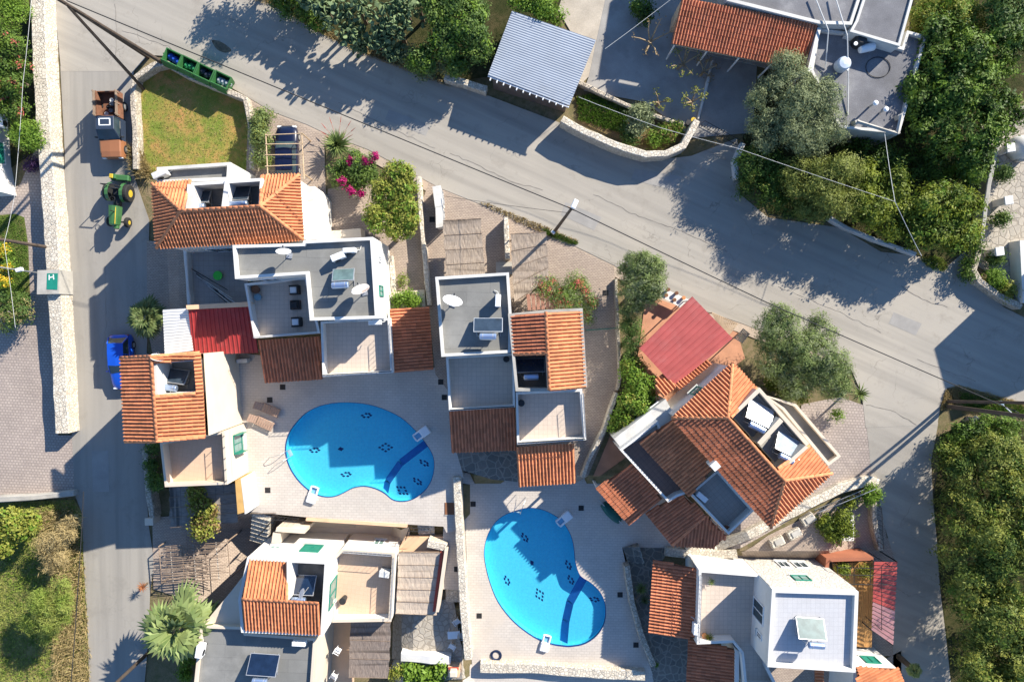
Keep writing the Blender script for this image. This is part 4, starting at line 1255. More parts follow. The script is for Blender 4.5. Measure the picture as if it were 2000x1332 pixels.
# step-fronted wing along the deck, porch boxes and stair landings
block(Gh, [(540, 1030), (597, 1034), (595, 1042), (538, 1038)], -3, .9, MT['cream'], name='porch_wall')
block(Gh, [(533, 1040), (548, 1041), (546, 1062), (530, 1060)], -3, .8, MT['cream'], name='porch_wall')
block(Gh, [(598, 1011), (796, 1024), (795, 1030), (597, 1017)], -3, .08, MT['peach'], zp=.08, name='ledge_band')
block(Gh, [(868, 1075), (874, 1075), (857, 1195), (851, 1195)], -3, .9, MT['cream'], name='side_wall')
block(Gh, [(860, 1077), (866, 1077), (850, 1194), (845, 1194)], -3, .4, MT['redpaint'], name='side_panel')
block(Gh, [(790, 1050), (872, 1048), (870, 1076), (775, 1078)], -3, -.6, MT['peach'], zp=-.6, name='porch_floor')
finish_tiles(Gh)

# ---- villa I, bottom right: white tiled upper roof
I = house('white villa at the bottom right with pale tiled flat roof', G(1560, 1220))
Iu = [(1508, 1150), (1677, 1155), (1671, 1313), (1499, 1302)]
flat_roof(I, Iu, -2.2, 5.2, MT['white'], TILEFLOORW, .35, .26)
WR = m_stone('whitewashed_rubble', (.66, .63, .58), (.56, .53, .48), (.42, .39, .35), .3, .6)
_a, _b = (Vector((*p, 0)) for p in wl(Iu, 0, 5.2))
_n = Vector(((_b - _a).y, -(_b - _a).x, 0)).normalized()
MB().prism([tuple((_a + _n * .005)[:2]), tuple((_a + _n * .06)[:2]), tuple((_b + _n * .06)[:2]), tuple((_b + _n * .005)[:2])], -2.2, 4.75).build('stone_facing', WR, I)
for _x in ():
    pass
It = [(1365, 1112), (1480, 1121), (1512, 1152), (1502, 1306), (1522, 1345), (1455, 1345), (1448, 1276), (1431, 1255), (1361, 1258)]
flat_roof(I, It, -2.0, 2.6, MT['white'], TILEFLOOR, .9, .2, 'terrace_wall', floorname='terrace_floor')
i1 = roof_face(I, [(1276, 1093, 1.2), (1267, 1236, 1.2), (1357, 1246, 1.95), (1364, 1111, 1.95)], MT['tileshade'], .25)
i2 = roof_face(I, [(1345, 1246, 1.3), (1340, 1345, 1.3), (1434, 1345, 1.9), (1436, 1268, 1.9)], MT['tileshade'], .25)
block(I, [(1436, 1266), (1444, 1272), (1443, 1345), (1435, 1345)], -2, 2.1, MT['white'], name='parapet')
Ise = [(1668, 1302), (1754, 1307), (1790, 1400), (1660, 1400)]
block(I, Ise, -2.2, 2.4, MT['white'])
i3 = roof_face(I, [(1770, 1345, 2.45), (1755, 1306, 2.6), (1672, 1303, 3.0), (1680, 1345, 3.0)], MT['tile'], .25)
i4 = roof_face(I, [(1592, 1345, 3.4), (1592, 1301, 3.5), (1606, 1301, 3.6), (1608, 1345, 3.6)], MT['tile'], .25)
wall_win(I, *wl(Iu, 3, 5.2), .32, .58, 1.9, 4.0, MT['glass'], MT['alu'], sill=False, name='terrace_door')
wall_win(I, *wl(Iu, 3, 5.2), .70, .78, 2.9, 3.9, MT['glass'])
wall_win(I, *wl(Iu, 0, 5.2), .42, .62, 2.6, 3.6, MT['glassgreen'], MT['green'], out=.06)
wall_win(I, *wl(Iu, 0, 5.2), .25, .42, -.4, .9, MT['glass'], out=.06)
wall_win(I, *wl(Iu, 0, 5.2), .48, .62, -.4, .9, MT['glass'], out=.06)
wall_win(I, *wl(Ise, 0, 2.4), .25, .6, .6, 1.7, MT['green'], MT['green'])
finish_tiles(I)
# timber deck with planks and a red slatted roof beside it
dk = thing('timber_deck', 'varnished timber deck squeezed against the white villa', 'deck', G(1685, 1180))
zb = -.5
dk_a, dk_b, dk_c, dk_d = (P(x, y, zb) for x, y in ((1626, 1100), (1707, 1096), (1703, 1264), (1660, 1262)))
for i in range(14):
    s0, s1 = i / 14, (i + .9) / 14
    MB().prism([tuple(dk_a.lerp(dk_b, s)[:2]) for s in (s0, s1)] + [tuple(dk_d.lerp(dk_c, s)[:2]) for s in (s1, s0)], zb - .06, zb).build('plank', MT['deckwood'], dk)
MB().prism(XY([(1626, 1100), (1707, 1096), (1703, 1264), (1660, 1262)], zb), -2.6, zb - .07).build('deck_base', MT['black'], dk)
ow = thing('garden_wall', 'orange rendered wall closing the top of the timber deck', 'wall', G(1670, 1093))
MB().prism(XY([(1614, 1090), (1706, 1088), (1706, 1094), (1620, 1097), (1618, 1115), (1611, 1114)], .6), -2.4, .6).build('wall_body', M('brick_red_plaster', (.36, .13, .07), .85, .12, 1), ow)
def panel_roof(label, corners, mats, n):
    a, b, c, d = (P(*k) for k in corners)
    root = thing('panel_roof', label, 'roof', ((a + c) / 2).to_tuple()[:2] + (-1.8,))
    for i in range(n):
        s0, s1 = i / n, (i + .86) / n
        p = [a.lerp(d, s0), b.lerp(c, s0), b.lerp(c, s1), a.lerp(d, s1)]
        up = Vector((0, 0, .09))
        mb = MB()
        mb.add([p[0] + up, p[1] + up, p[2], p[3]] + [k - Vector((0, 0, .02)) for k in (p[0] + up, p[1] + up, p[2], p[3])], [(3, 2, 1, 0), (4, 5, 6, 7), (0, 1, 5, 4), (1, 2, 6, 5), (2, 3, 7, 6), (3, 0, 4, 7)])
        mb.build('panel', mats[0] if i < n * .55 else mats[1], root)
    for k in (a, b, c, d):
        MB().tube((k.x, k.y, gz(k.x, k.y)), k, .05, n=6).build('post', MT['iron'], root)
    return root
panel_roof('red and pink boarded roof beside the timber deck', [(1707, 1096, .9), (1752, 1097, .8), (1744, 1260, .7), (1702, 1230, .9)], (M('bright_red_boards', (.62, .12, .10), .55, .1, 1), M('pink_boards', (.58, .30, .30), .6, .1, 1)), 17)
pf = thing('pergola_frame', 'thin black metal frame over the timber deck', 'pergola', G(1690, 1170))
for y in (1108, 1122, 1140):
    MB().tube(P(1634, y, 1.9), P(1745, y + 2, 1.9), .025, n=5).build('bar', MT['iron'], pf)
for x in (1636, 1668, 1700, 1722):
    MB().tube(P(x, 1106, 1.92), P(x, 1142, 1.92), .025, n=5).build('bar', MT['iron'], pf)
for x, y in ((1636, 1106), (1743, 1108), (1636, 1142), (1722, 1230)):
    p = P(x, y, 1.9)
    MB().tube((p.x, p.y, gz(p.x, p.y) - .1), p, .03, n=5).build('post', MT['iron'], pf)
MB().tube(P(1722, 1142, 1.92), P(1722, 1230, 1.92), .025, n=5).build('bar', MT['iron'], pf)

# ---- villa J, top right: gravel roofs and a long tiled canopy
J = house('low house at the top right with grey gravel roofs', G(1560, 60))
J3 = [(1598, 56), (1668, 64), (1762, 92), (1772, 60), (1811, 71), (1757, 262), (1640, 250), (1583, 138)]
flat_roof(J, J3, 0, 3.25, MT['whitedull'], MT['gravel'], .3, .2)
J1 = [(1395, -60), (1700, -60), (1664, 49), (1600, 47), (1420, 2)]
flat_roof(J, J1, 0, 4.0, MT['whitedull'], MT['gravel'], .2, .22)
J2 = [(1705, -60), (1800, -60), (1758, 91), (1660, 62), (1672, 40)]
flat_roof(J, J2, 0, 4.15, MT['whitedull'], MT['gravel'], .15, .18)
j1 = roof_face(J, [(1312, 85, 2.9), (1577, 138, 2.9), (1598, 52, 3.7), (1332, -4, 3.7)], MT['tileshade'], .22)
block(J, [(1330, 2), (1590, 60), (1585, 84), (1325, 30)], 0, 2.9, MT['peach'], zp=2.9)
block(J, [(1577, 140), (1584, 140), (1604, 56), (1597, 54)], 0, 3.75, MT['white'], name='gable_wall')
for k in range(5):
    p = P(1318 + 63 * k, 88 + 12.6 * k, 2.75)
    MB().tube((p.x, p.y, 0), p, .07, n=8).build('post', MT['white'], J)
MB().tube(P(1316, 87, 2.72), P(1574, 139, 2.72), .06, n=6).build('beam', MT['woodpale'], J)
MB().prism(XY([(1316, 80), (1585, 146), (1583, 152), (1310, 90)], .12), -.1, .12).build('porch_kerb', MT['concrete'], J)
block(J, [(1445, -294), (1417, -125), (1600, -125), (1600, -294)], 0, 6.0, MT['whitedull'], name='upper_storey')
finish_tiles(J)

# ---- shed K: corrugated carport by the road
K = sheet_roof('grey blue corrugated shed roof by the main road', 'roadside_shed', [(953, 147, 2.45), (1000, 22, 3.0), (1164, 79, 3.0), (1112, 207, 2.45)], M_GREYSHEET, .16, .02, 'shed')
lk = LOC[K.name]
kb = XY([(962, 152), (1004, 33), (1155, 84), (1108, 200)], 2.4)
MB().prism(kb, -.1, 2.35, top=False).build('shed_wall', M('dark_shed_boards', (.13, .10, .085), .9, .2, 1.5), K)
for k in range(12):
    p = P(956, 149, 2.33).lerp(P(1110, 206, 2.33), (k + .3) / 12)
    MB().box(p, (.08, .6, .16), R(-20)).build('rafter', MT['alu'], K)
MB().tube(P(953, 149, 2.36), P(1111, 210, 2.36), .06, n=6).build('gutter', MT['alu'], K)

# ---- house L at the left edge, neighbour house beyond the right edge
L_ = house('white house cut by the left edge with green shutter', G(0, 320))
flat_roof(L_, [(-120, 200), (-52, 196), (-42, 232), (-36, 315), (-26, 368), (-120, 372)], -.5, 3.0, MT['white'], MT['white'], .1, .2)
wall_win(L_, *wl([(-120, 200), (-52, 196), (-42, 232), (-36, 315), (-26, 368), (-120, 372)], 2, 3.0), .1, .6, .8, 2.2, MT['green'], MT['green'])
Nb = house('white neighbour house just beyond the right edge', G(2050, 500))
flat_roof(Nb, [(2176, 462), (2408, 312), (2498, 502), (2218, 622)], -.2, 6.3, MT['white'], MT['greyroof'], .35, .2)
block(Nb, [(1992, 470), (2060, 470), (2060, 590), (1998, 592)], -.1, 1.2, MT['white'], name='terrace_wall')
# ================================================================== ROOF EQUIPMENT
def copy_tree(o, parent=None):
    c = o.copy()
    C.objects.link(c)
    if parent is not None: c.parent = parent
    for ch in o.children: copy_tree(ch, c)
    return c
def solar_heater(label, px, py, z, rot=0.0, w=1.9, l=1.15, glass='collector', tank_w=1.2, tilt=.75, tank_dx=0.0, panel=True):
    root = thing('solar_water_heater', label, 'solar heater', P(px, py, z), rot, 'solar water heaters on the roofs')
    h0, h1 = .22, .22 + l * .62
    a = math.atan2(h1 - h0, l)
    m = Matrix.Rotation(-a, 4, 'X')
    if panel:
        L = l / math.cos(a)
        MB().box((0, 0, (h0 + h1) / 2), (w, L, .09), m=m).build('collector', MT['steel'], root, local=True)
        n = m @ Vector((0, 0, 1))
        MB().box(Vector((0, 0, (h0 + h1) / 2)) + n * .047, (w - .09, L - .09, .012), m=m).build('glass', MT[glass], root, local=True)
        for sx in (-1, 1):
            MB().tube((sx * w * .42, l / 2, 0), (sx * w * .42, l / 2, h0), .025, n=5).build('leg', MT['steel'], root, local=True)
            MB().tube((sx * w * .42, -l / 2, 0), (sx * w * .42, -l / 2, h1), .025, n=5).build('leg', MT['steel'], root, local=True)
            MB().tube((sx * w * .42, l / 2, .05), (sx * w * .42, -l / 2 - .3, .05), .02, n=5).build('base_rail', MT['steel'], root, local=True)
    ty, tz = -l / 2 - .30, h1 + .18
    mt = Matrix.Rotation(R(90), 4, 'Y')
    prof = [(.06, -tank_w / 2), (.2, -tank_w / 2 + .01), (.235, -tank_w / 2 + .05), (.235, tank_w / 2 - .05), (.2, tank_w / 2 - .01), (.06, tank_w / 2)]
    MB().lathe((tank_dx, ty, tz), prof, 18, mt).build('tank', MT['tank'], root, smooth=False, local=True)
    for sx in (-1, 1):
        MB().lathe((tank_dx, ty, tz), [(.242, sx * tank_w * .3 - .02), (.242, sx * tank_w * .3 + .02)], 18, mt).build('tank_strap', MT['steel'], root, local=True)
        MB().tube((tank_dx + sx * tank_w * .35, ty, 0), (tank_dx + sx * tank_w * .35, ty, tz - .2), .025, n=5).build('leg', MT['steel'], root, local=True)
    MB().path([(tank_dx - tank_w / 2 - .02, ty, tz - .1), (tank_dx - tank_w / 2 - .15, ty, .3), (-w * .5 - .05, l * .3, h0 + .1)], .018).build('pipe', MT['dirtyenamel'], root, local=True)
    return root
solar_heater('solar heater in the left well of the hip roofed villa', 396, 388, 4.56, R(3), 1.5, .9, 'collector', 1.1)
solar_heater('solar heater in the right well of the hip roofed villa', 473, 381, 4.56, R(3), 1.5, 1.1, 'collector', 1.5)
solar_heater('solar heater on the grey L shaped roof beside a rusty dish', 674, 538, 5.86, R(3), 1.5, .85, 'collectorgreen', 1.15, tank_dx=-.15)
solar_heater('solar heater in the well of the cream villa by the lane', 352, 734, 5.12, R(-8), 1.5, .95, 'collector', 1.1, tank_dx=-.2)
solar_heater('solar heater on the central grey flat roof', 954, 635, 5.86, R(0), 2.0, .95, 'collector', 1.15)
solar_heater('solar heater in the dark well of the central gabled roof', 1036, 713, 4.72, R(2), 2.0, .95, 'collectordark', 1.05)
solar_heater('glaring solar heater in the upper well of the angled villa', 1478, 806, 5.22, R(-26), 1.9, 1.3, 'collectorpale', 1.2, tilt=.4)
solar_heater('pale blue solar heater in the lower well of the angled villa', 1534, 867, 5.22, R(-26), 1.9, 1.2, 'collectorblue', 1.1)
solar_heater('deep blue solar heater in the roof well of the bottom left villa', 593, 1136, 2.02, R(-3), 2.1, 1.25, 'collectordark', 1.1)
solar_heater('deep blue solar heater on the grey roof at the bottom', 520, 1290, 2.42, R(-4), 2.2, 1.3, 'collectordark', 1.1)
solar_heater('milky solar heater on the white tiled roof', 1577, 1220, 4.87, R(-4), 2.0, 1.25, 'collectorgreen', 1.1, tank_dx=.2)

def ac_unit(label, px, py, z, rot=0.0, s=(.85, .34, .62), mat='alu', face=1):
    root = thing('air_conditioner', label, 'air conditioner', P(px, py, z), rot, 'outdoor air conditioners')
    MB().box((0, 0, s[2] / 2 + .12), s, bev=.03).build('casing', MT[mat], root, local=True)
    fr = Matrix.Rotation(R(90) * face, 4, 'X')
    MB().lathe((-s[0] * .14, -face * (s[1] / 2 + .004), s[2] / 2 + .12), [(.24, -.006), (.24, .012), (.2, .016)], 16, fr).build('fan_grille', MT['black'], root, local=True)
    for sx in (-1, 1):
        MB().box((sx * s[0] * .36, 0, .06), (.07, s[1] + .06, .12)).build('foot', MT['black'], root, local=True)
    MB().path([(s[0] / 2, 0, .25), (s[0] / 2 + .2, .05, .1), (s[0] / 2 + .3, .3, .05)], .025).build('pipe', MT['wirewhite'], root, local=True)
    return root
ac_unit('tilted air conditioner on the annexe of the hip roofed villa', 321, 344, 4.52, R(25), (1.0, .45, .7), 'dirtyenamel')
ac_unit('air conditioner with dark vents on the L shaped grey roof', 664, 503, 5.86, R(22), (.95, .45, .6))
ac_unit('plain white air conditioner at the top of the L shaped roof', 686, 491, 5.86, R(4))
ac_unit('air conditioner hung over the right terrace of the L shaped villa', 735, 630, 4.4, R(2))
ac_unit('tall white air conditioner on the central grey roof', 973, 588, 5.86, R(88), (.85, .38, .75))
ac_unit('air conditioner on the deck by the dark red roof', 479, 704, .02, R(5), (.85, .34, .6), 'dirtyenamel')
ac_unit('air conditioner on the terrace of the angled villa', 1366, 966, 2.88, R(-40), (.9, .4, .65))
ac_unit('small air conditioner beside the right hand tiled veranda', 1355, 1222, 2.0, R(86), (.85, .34, .55))
ac_unit('air conditioner on the left edge of the bottom grey roof', 397, 1264, 2.42, R(80), (.95, .5, .65))
ac_unit('air conditioner under the eaves above the bottom grey roof', 588, 1250, 2.42, R(-3), (1.0, .34, .55))
ac_unit('air conditioner on the peach terrace of the bottom left villa', 754, 1114, .32, R(-8), (.8, .5, .75), 'dirtyenamel')
ac_unit('air conditioner on the white house at the left edge', 13, 242, 1.4, R(92), (.8, .34, .55))

def dish(label, px, py, z, dia, rot, tilt=R(38), mat='alu', rusty=False, mast=1.0):
    root = thing('satellite_dish', label, 'satellite dish', P(px, py, z), rot, 'satellite dishes on the roofs')
    r = dia / 2
    m = Matrix.Rotation(-tilt, 4, 'X')
    prof = [(.02, 0), (r * .35, r * .03), (r * .7, r * .12), (r * .92, r * .21), (r, r * .26), (r * 1.01, r * .24), (r * .7, r * .10), (r * .02, -.02)]
    mat_ = MT[mat] if not rusty else M('rust_streaked_dish', (.72, .68, .64), .6, .1, 2, 12, .05, .1, stain=(.42, .18, .08), stain_amt=.9, stain_scale=1.1)
    MB().lathe((0, 0, mast), prof, 28, m).build('reflector', mat_, root, smooth=True, local=True)
    f = Vector((0, 0, mast)) + (m @ Vector((0, -r * .1, r * 1.15)))
    for sx in (-.7, .7):
        MB().tube(Vector((0, 0, mast)) + (m @ Vector((sx * r, -r * .4, r * .2))), f, .012, n=5).build('feed_arm', MT['steel'], root, local=True)
    MB().tube(f, f + (m @ Vector((0, 0, -.16))), .045, n=8).build('receiver', MT['black'], root, local=True)
    MB().tube((0, -r * .1, 0), (0, -.04, mast - .02), .03, n=6).build('mast', MT['steel'], root, local=True)
    MB().box((0, -r * .1, .03), (.4, .4, .06)).build('base_plate', MT['steel'], root, local=True)
    return root
dish('white satellite dish in the shade below the hip roof', 566, 498, 5.86, 1.0, R(-8), R(62), mast=1.3)
dish('rust streaked satellite dish on the L shaped grey roof', 712, 570, 5.86, 1.25, R(14), R(55), rusty=True, mast=1.1)
dish('large white satellite dish on the central grey roof', 886, 592, 5.86, 1.35, R(-18), R(60), mast=1.2)
dish('white satellite dish in front of the deep blue collector', 607, 1139, 2.02, .75, R(60), R(60), mast=2.0)
dish('large white dish between white corrugated and tiled roofs', 335, 698, 5.12, 1.0, R(-20), R(70), mast=1.9)
# rooftop water tanks and pipes on the gravel roof
t = thing('water_heater', 'black pressure tank with white cylinder on the gravel roof', 'water heater', P(1678, 92, 2.96))
MB().lathe(P(1671, 86, 2.96), [(.2, 0), (.42, .05), (.45, .3), (.45, .8), (.3, .98), (.12, 1.0)], 20).build('pressure_tank', MT['black'], t)
MB().lathe(P(1671, 86, 3.96), [(.14, 0), (.14, .06)], 14).build('tank_cap', MT['alu'], t)
MB().lathe(P(1693, 94, 3.42), [(.1, -.55), (.28, -.52), (.3, -.4), (.3, .4), (.28, .52), (.1, .55)], 18, Matrix.Rotation(R(12), 4, 'Z') @ Matrix.Rotation(R(90), 4, 'Y')).build('cylinder', MT['alu'], t)
for x in (1686, 1700):
    MB().box(P(x, 95, 3.08), (.08, .5, .3)).build('stand', MT['steel'], t)
t = thing('water_tank', 'squat pale blue water tank on the gravel roof', 'water tank', P(1640, 131, 2.96))
MB().lathe(P(1640, 131, 2.96), [(.45, 0), (.5, .1), (.5, .7), (.42, .85), (.15, .9)], 18).build('tank_body', M('pale_blue_plastic', (.50, .58, .68), .5, .08, 2), t)
MB().box(P(1651, 133, 3.6), (.55, .18, .1), R(-35)).build('bracket', MT['alu'], t)
for lab, pts in (('thick white pipe crossing the gravel roofs at the top', [(1630, -10, 4.1), (1655, 70, 4.25), (1657, 160, 3.3), (1656, 225, 3.0)]), ('thin white pipe down to the gravel roof beside the tiles', [(1590, -10, 4.1), (1618, 60, 4.1), (1612, 135, 3.0)])):
    o = MB().path([P(*k) for k in pts], .045, 6).build('roof_pipe', MT['wirewhite']); tag(o, lab, 'pipe')
o = MB().path([P(1715 + 24 * math.cos(k / 18 * 6.28), 132 + 20 * math.sin(k / 18 * 6.28), 2.99) for k in range(19)], .025, 5).build('hose', MT['wire']); tag(o, 'black hose loop lying on the gravel roof', 'hose')
for i, (x, y, h) in enumerate(((1725, 240, 1.4), (1758, 226, 1.4))):
    pass
t = thing('roof_frame', 'grey concrete frame with two posts beside the gravel roof', 'frame', G(1720, 240))
MB().tube(P(1675, 238, 3.6), P(1752, 262, 3.6), .13, n=4).build('beam', MT['concrete'], t)
MB().tube(P(1752, 262, 3.6), P(1760, 225, 3.6), .12, n=4).build('beam', MT['concrete'], t)
for (x, y) in ((1675, 238), (1754, 258), (1760, 227)):
    p = P(x, y, 3.6)
    MB().box((p.x, p.y, 1.8), (.3, .3, 3.58), R(20)).build('post', MT['concrete'], t)
for i, (x, y, lab) in enumerate(((1698, 209, 'white vent cap nearest the gravel roof pipes'), (1718, 221, 'white vent cap beside the concrete frame'))):
    t = thing('roof_vent', lab, 'vent', P(x, y, 2.96), group='white vent caps')
    MB().tube((0, 0, 0), (0, 0, .75), .07, n=10).build('vent_pipe', MT['concrete'], t, local=True)
    MB().lathe((0, 0, .75), [(.1, 0), (.18, .04), (.18, .16), (.08, .22)], 14).build('vent_cap', MT['alu'], t, local=True)

# ================================================================== PERGOLAS AND CARPORTS OF REED
def reed_pergola(label, corners, mat, nb=3, base=None, name='reed_pergola', along=False, th=.05, seed=1):
    a, b, c, d = (P(*k) for k in corners)
    ctr = (a + b + c + d) / 4
    root = thing(name, label, 'pergola', (ctr.x, ctr.y, gz(ctr.x, ctr.y) if base is None else base), group='reed and cane shade roofs')
    rnd = random.Random(seed)
    N, Mm = 18, 14
    vs, fs = [], []
    for j in range(Mm + 1):
        for i in range(N + 1):
            s, t_ = i / N, j / Mm
            p = a.lerp(b, s).lerp(d.lerp(c, s), t_)
            sag = -.05 * abs(math.sin(t_ * nb * math.pi)) + rnd.uniform(-.012, .012)
            if i in (0, N) or j in (0, Mm):
                p = p + Vector((rnd.uniform(-.05, .05), rnd.uniform(-.05, .05), 0))
            vs.append((p.x, p.y, p.z + sag))
    for j in range(Mm):
        for i in range(N):
            k = j * (N + 1) + i
            fs.append((k, k + 1, k + N + 2, k + N + 1))
    mb = MB(); mb.add(vs, fs)
    mb.add([(x, y, z - th) for x, y, z in vs], [f[::-1] for f in fs])
    mb.build('matting', mat, root)
    for k in range(nb + 1):
        s = k / nb
        p, q_ = a.lerp(d, s), b.lerp(c, s)
        MB().tube(p + Vector((0, 0, .01)), q_ + Vector((0, 0, .01)), .018, n=5).build('batten', MT['wood'], root)
        MB().tube(p - Vector((0, 0, .14)), q_ - Vector((0, 0, .14)), .05, n=6).build('beam', MT['wood'], root)
    for p in (a.lerp(c, .04), b.lerp(d, .04), c.lerp(a, .04), d.lerp(b, .04)):
        zb_ = gz(p.x, p.y) if base is None else base
        MB().tube((p.x, p.y, zb_), (p.x, p.y, p.z - .1), .055, n=8).build('post', MT['wood'], root)
    return root
reed_pergola('brown reed carport roof left of the stone divider', [(865, 431, 2.35), (939, 427, 2.35), (948, 541, 2.35), (872, 546, 2.35)], MT['reed'], 4, seed=2)
reed_pergola('brown reed carport roof right of the stone divider', [(997, 457, 2.35), (1067, 454, 2.35), (1072, 545, 2.35), (1004, 590, 2.35)], MT['reed'], 4, seed=3)
reed_pergola('pale reed roof between the peach terrace and stone wall', [(779, 1079, .45), (860, 1079, .4), (853, 1201, .3), (773, 1198, .35)], m_streak('pale_reed_matting', ((.36, .28, .22), (.58, .48, .38), (.47, .39, .31)), 0.0, 24, band=2.0), 5, base=-1.2, seed=4)
reed_pergola('dark brown reed roof below the peach terrace', [(684, 1213, -.1), (763, 1216, -.1), (759, 1324, -.2), (681, 1322, -.2)], MT['reeddark'], 3, base=-3.0, seed=5)
reed_pergola('grey cane roof overgrown by a vine beside the cream villa', [(330, 952, 1.0), (461, 944, 1.2), (464, 1020, 1.0), (332, 1030, .8)], MT['reedgrey'], 4, seed=6)
# loose wooden lattice pergola lower left
lp = thing('lattice_pergola', 'weathered wooden lattice pergola above the lower lane corner', 'pergola', G(380, 1100))
a, b, c, d = (P(*k) for k in ((310, 1067, .2), (444, 1057, .2), (450, 1129, .2), (316, 1139, .2)))
rnd = random.Random(5)
for i in range(7):
    s = i / 6
    MB().tube(a.lerp(b, s), d.lerp(c, s), .035, n=6).build('rafter', MT['concrete'] if i % 2 else MT['wood'], lp)
for i in range(26):
    s = (i + rnd.uniform(-.3, .3)) / 25
    p, q_ = a.lerp(d, s), b.lerp(c, min(1, max(0, s + rnd.uniform(-.03, .03))))
    s0, s1 = rnd.uniform(0, .12), rnd.uniform(.8, 1)
    MB().tube(p.lerp(q_, s0) + Vector((0, 0, .05)), p.lerp(q_, s1) + Vector((0, 0, .06)), .026, n=5).build('cane', MT['wood'], lp)
for p in (a, b, c, d):
    MB().tube((p.x, p.y, gz(p.x, p.y)), p, .055, n=8).build('post', MT['wood'], lp)
# small slatted shelter behind the gable roof
slat_roof('small brown slatted shelter beside the oleander', [(1027, 575, 2.2), (1091, 571, 2.2), (1092, 603, 2.2), (1030, 606, 2.2)], M('brown_slats', (.26, .13, .09), .8, .15, 2), 7, .26, 'shelter', 'slatted_shelter', posts=((.05, .05), (.95, .05)))
# timber frame above the parked car
cf = thing('carport_frame', 'bare timber carport frame over the dark blue car', 'carport', G(557, 300))
for y0, y1 in ((264, 261), (282, 281), (303, 302), (325, 322)):
    MB().tube(P(518, y0, 2.25), P(592, y1, 2.25), .035, n=6).build('bar', MT['woodpale'], cf)
MB().tube(P(519, 262, 2.2), P(523, 345, 2.2), .045, n=6).build('beam', MT['woodpale'], cf)
MB().tube(P(589, 260, 2.2), P(594, 350, 2.2), .045, n=6).build('beam', MT['woodpale'], cf)
for x, y in ((519, 263), (590, 261), (523, 340), (593, 340)):
    p = P(x, y, 2.2)
    MB().tube((p.x, p.y, 0), p, .05, n=6).build('post', MT['woodpale'], cf)

# ================================================================== VEHICLES
def paint(name, col, rough=.3):
    m = M(name, col, rough, .06, 1, 10, .03, .02, spec=.5)
    m.node_tree.nodes['Principled BSDF'].inputs['Coat Weight'].default_value = .5
    m.node_tree.nodes['Principled BSDF'].inputs['Coat Roughness'].default_value = .08
    return m
def loft(sections):
    """sections: lists of equal length of points"""
    mb = MB()
    n = len(sections[0])
    vs = [p for s in sections for p in s]
    fs = []
    for i in range(len(sections) - 1):
        for k in range(n - 1):
            fs.append((i * n + k, i * n + k + 1, (i + 1) * n + k + 1, (i + 1) * n + k))
    fs += [tuple(range(n - 1, -1, -1)), tuple((len(sections) - 1) * n + k for k in range(n))]
    return mb.add(vs, fs)
def wheel(root, x, y, r, w, rim='steel', name='wheel', rimr=.6):
    m = Matrix.Rotation(R(90), 4, 'Y')
    prof = [(r * .55, -w / 2), (r * .93, -w / 2), (r, -w / 2 + w * .2), (r, w / 2 - w * .2), (r * .93, w / 2), (r * .55, w / 2)]
    wh = MB().lathe((x, y, r), prof, 22, m).build(name, MT['tyre'], root, local=True)
    s = 1 if x > 0 else -1
    MB().lathe((x, y, r), sorted([(.05, s * (w / 2 + .012)), (r * rimr, s * (w / 2 + .004)), (r * rimr * .98, s * w * .25)], key=lambda k: k[1]), 18, m).build('rim', MT[rim] if isinstance(rim, str) else rim, wh, local=True)
    return wh
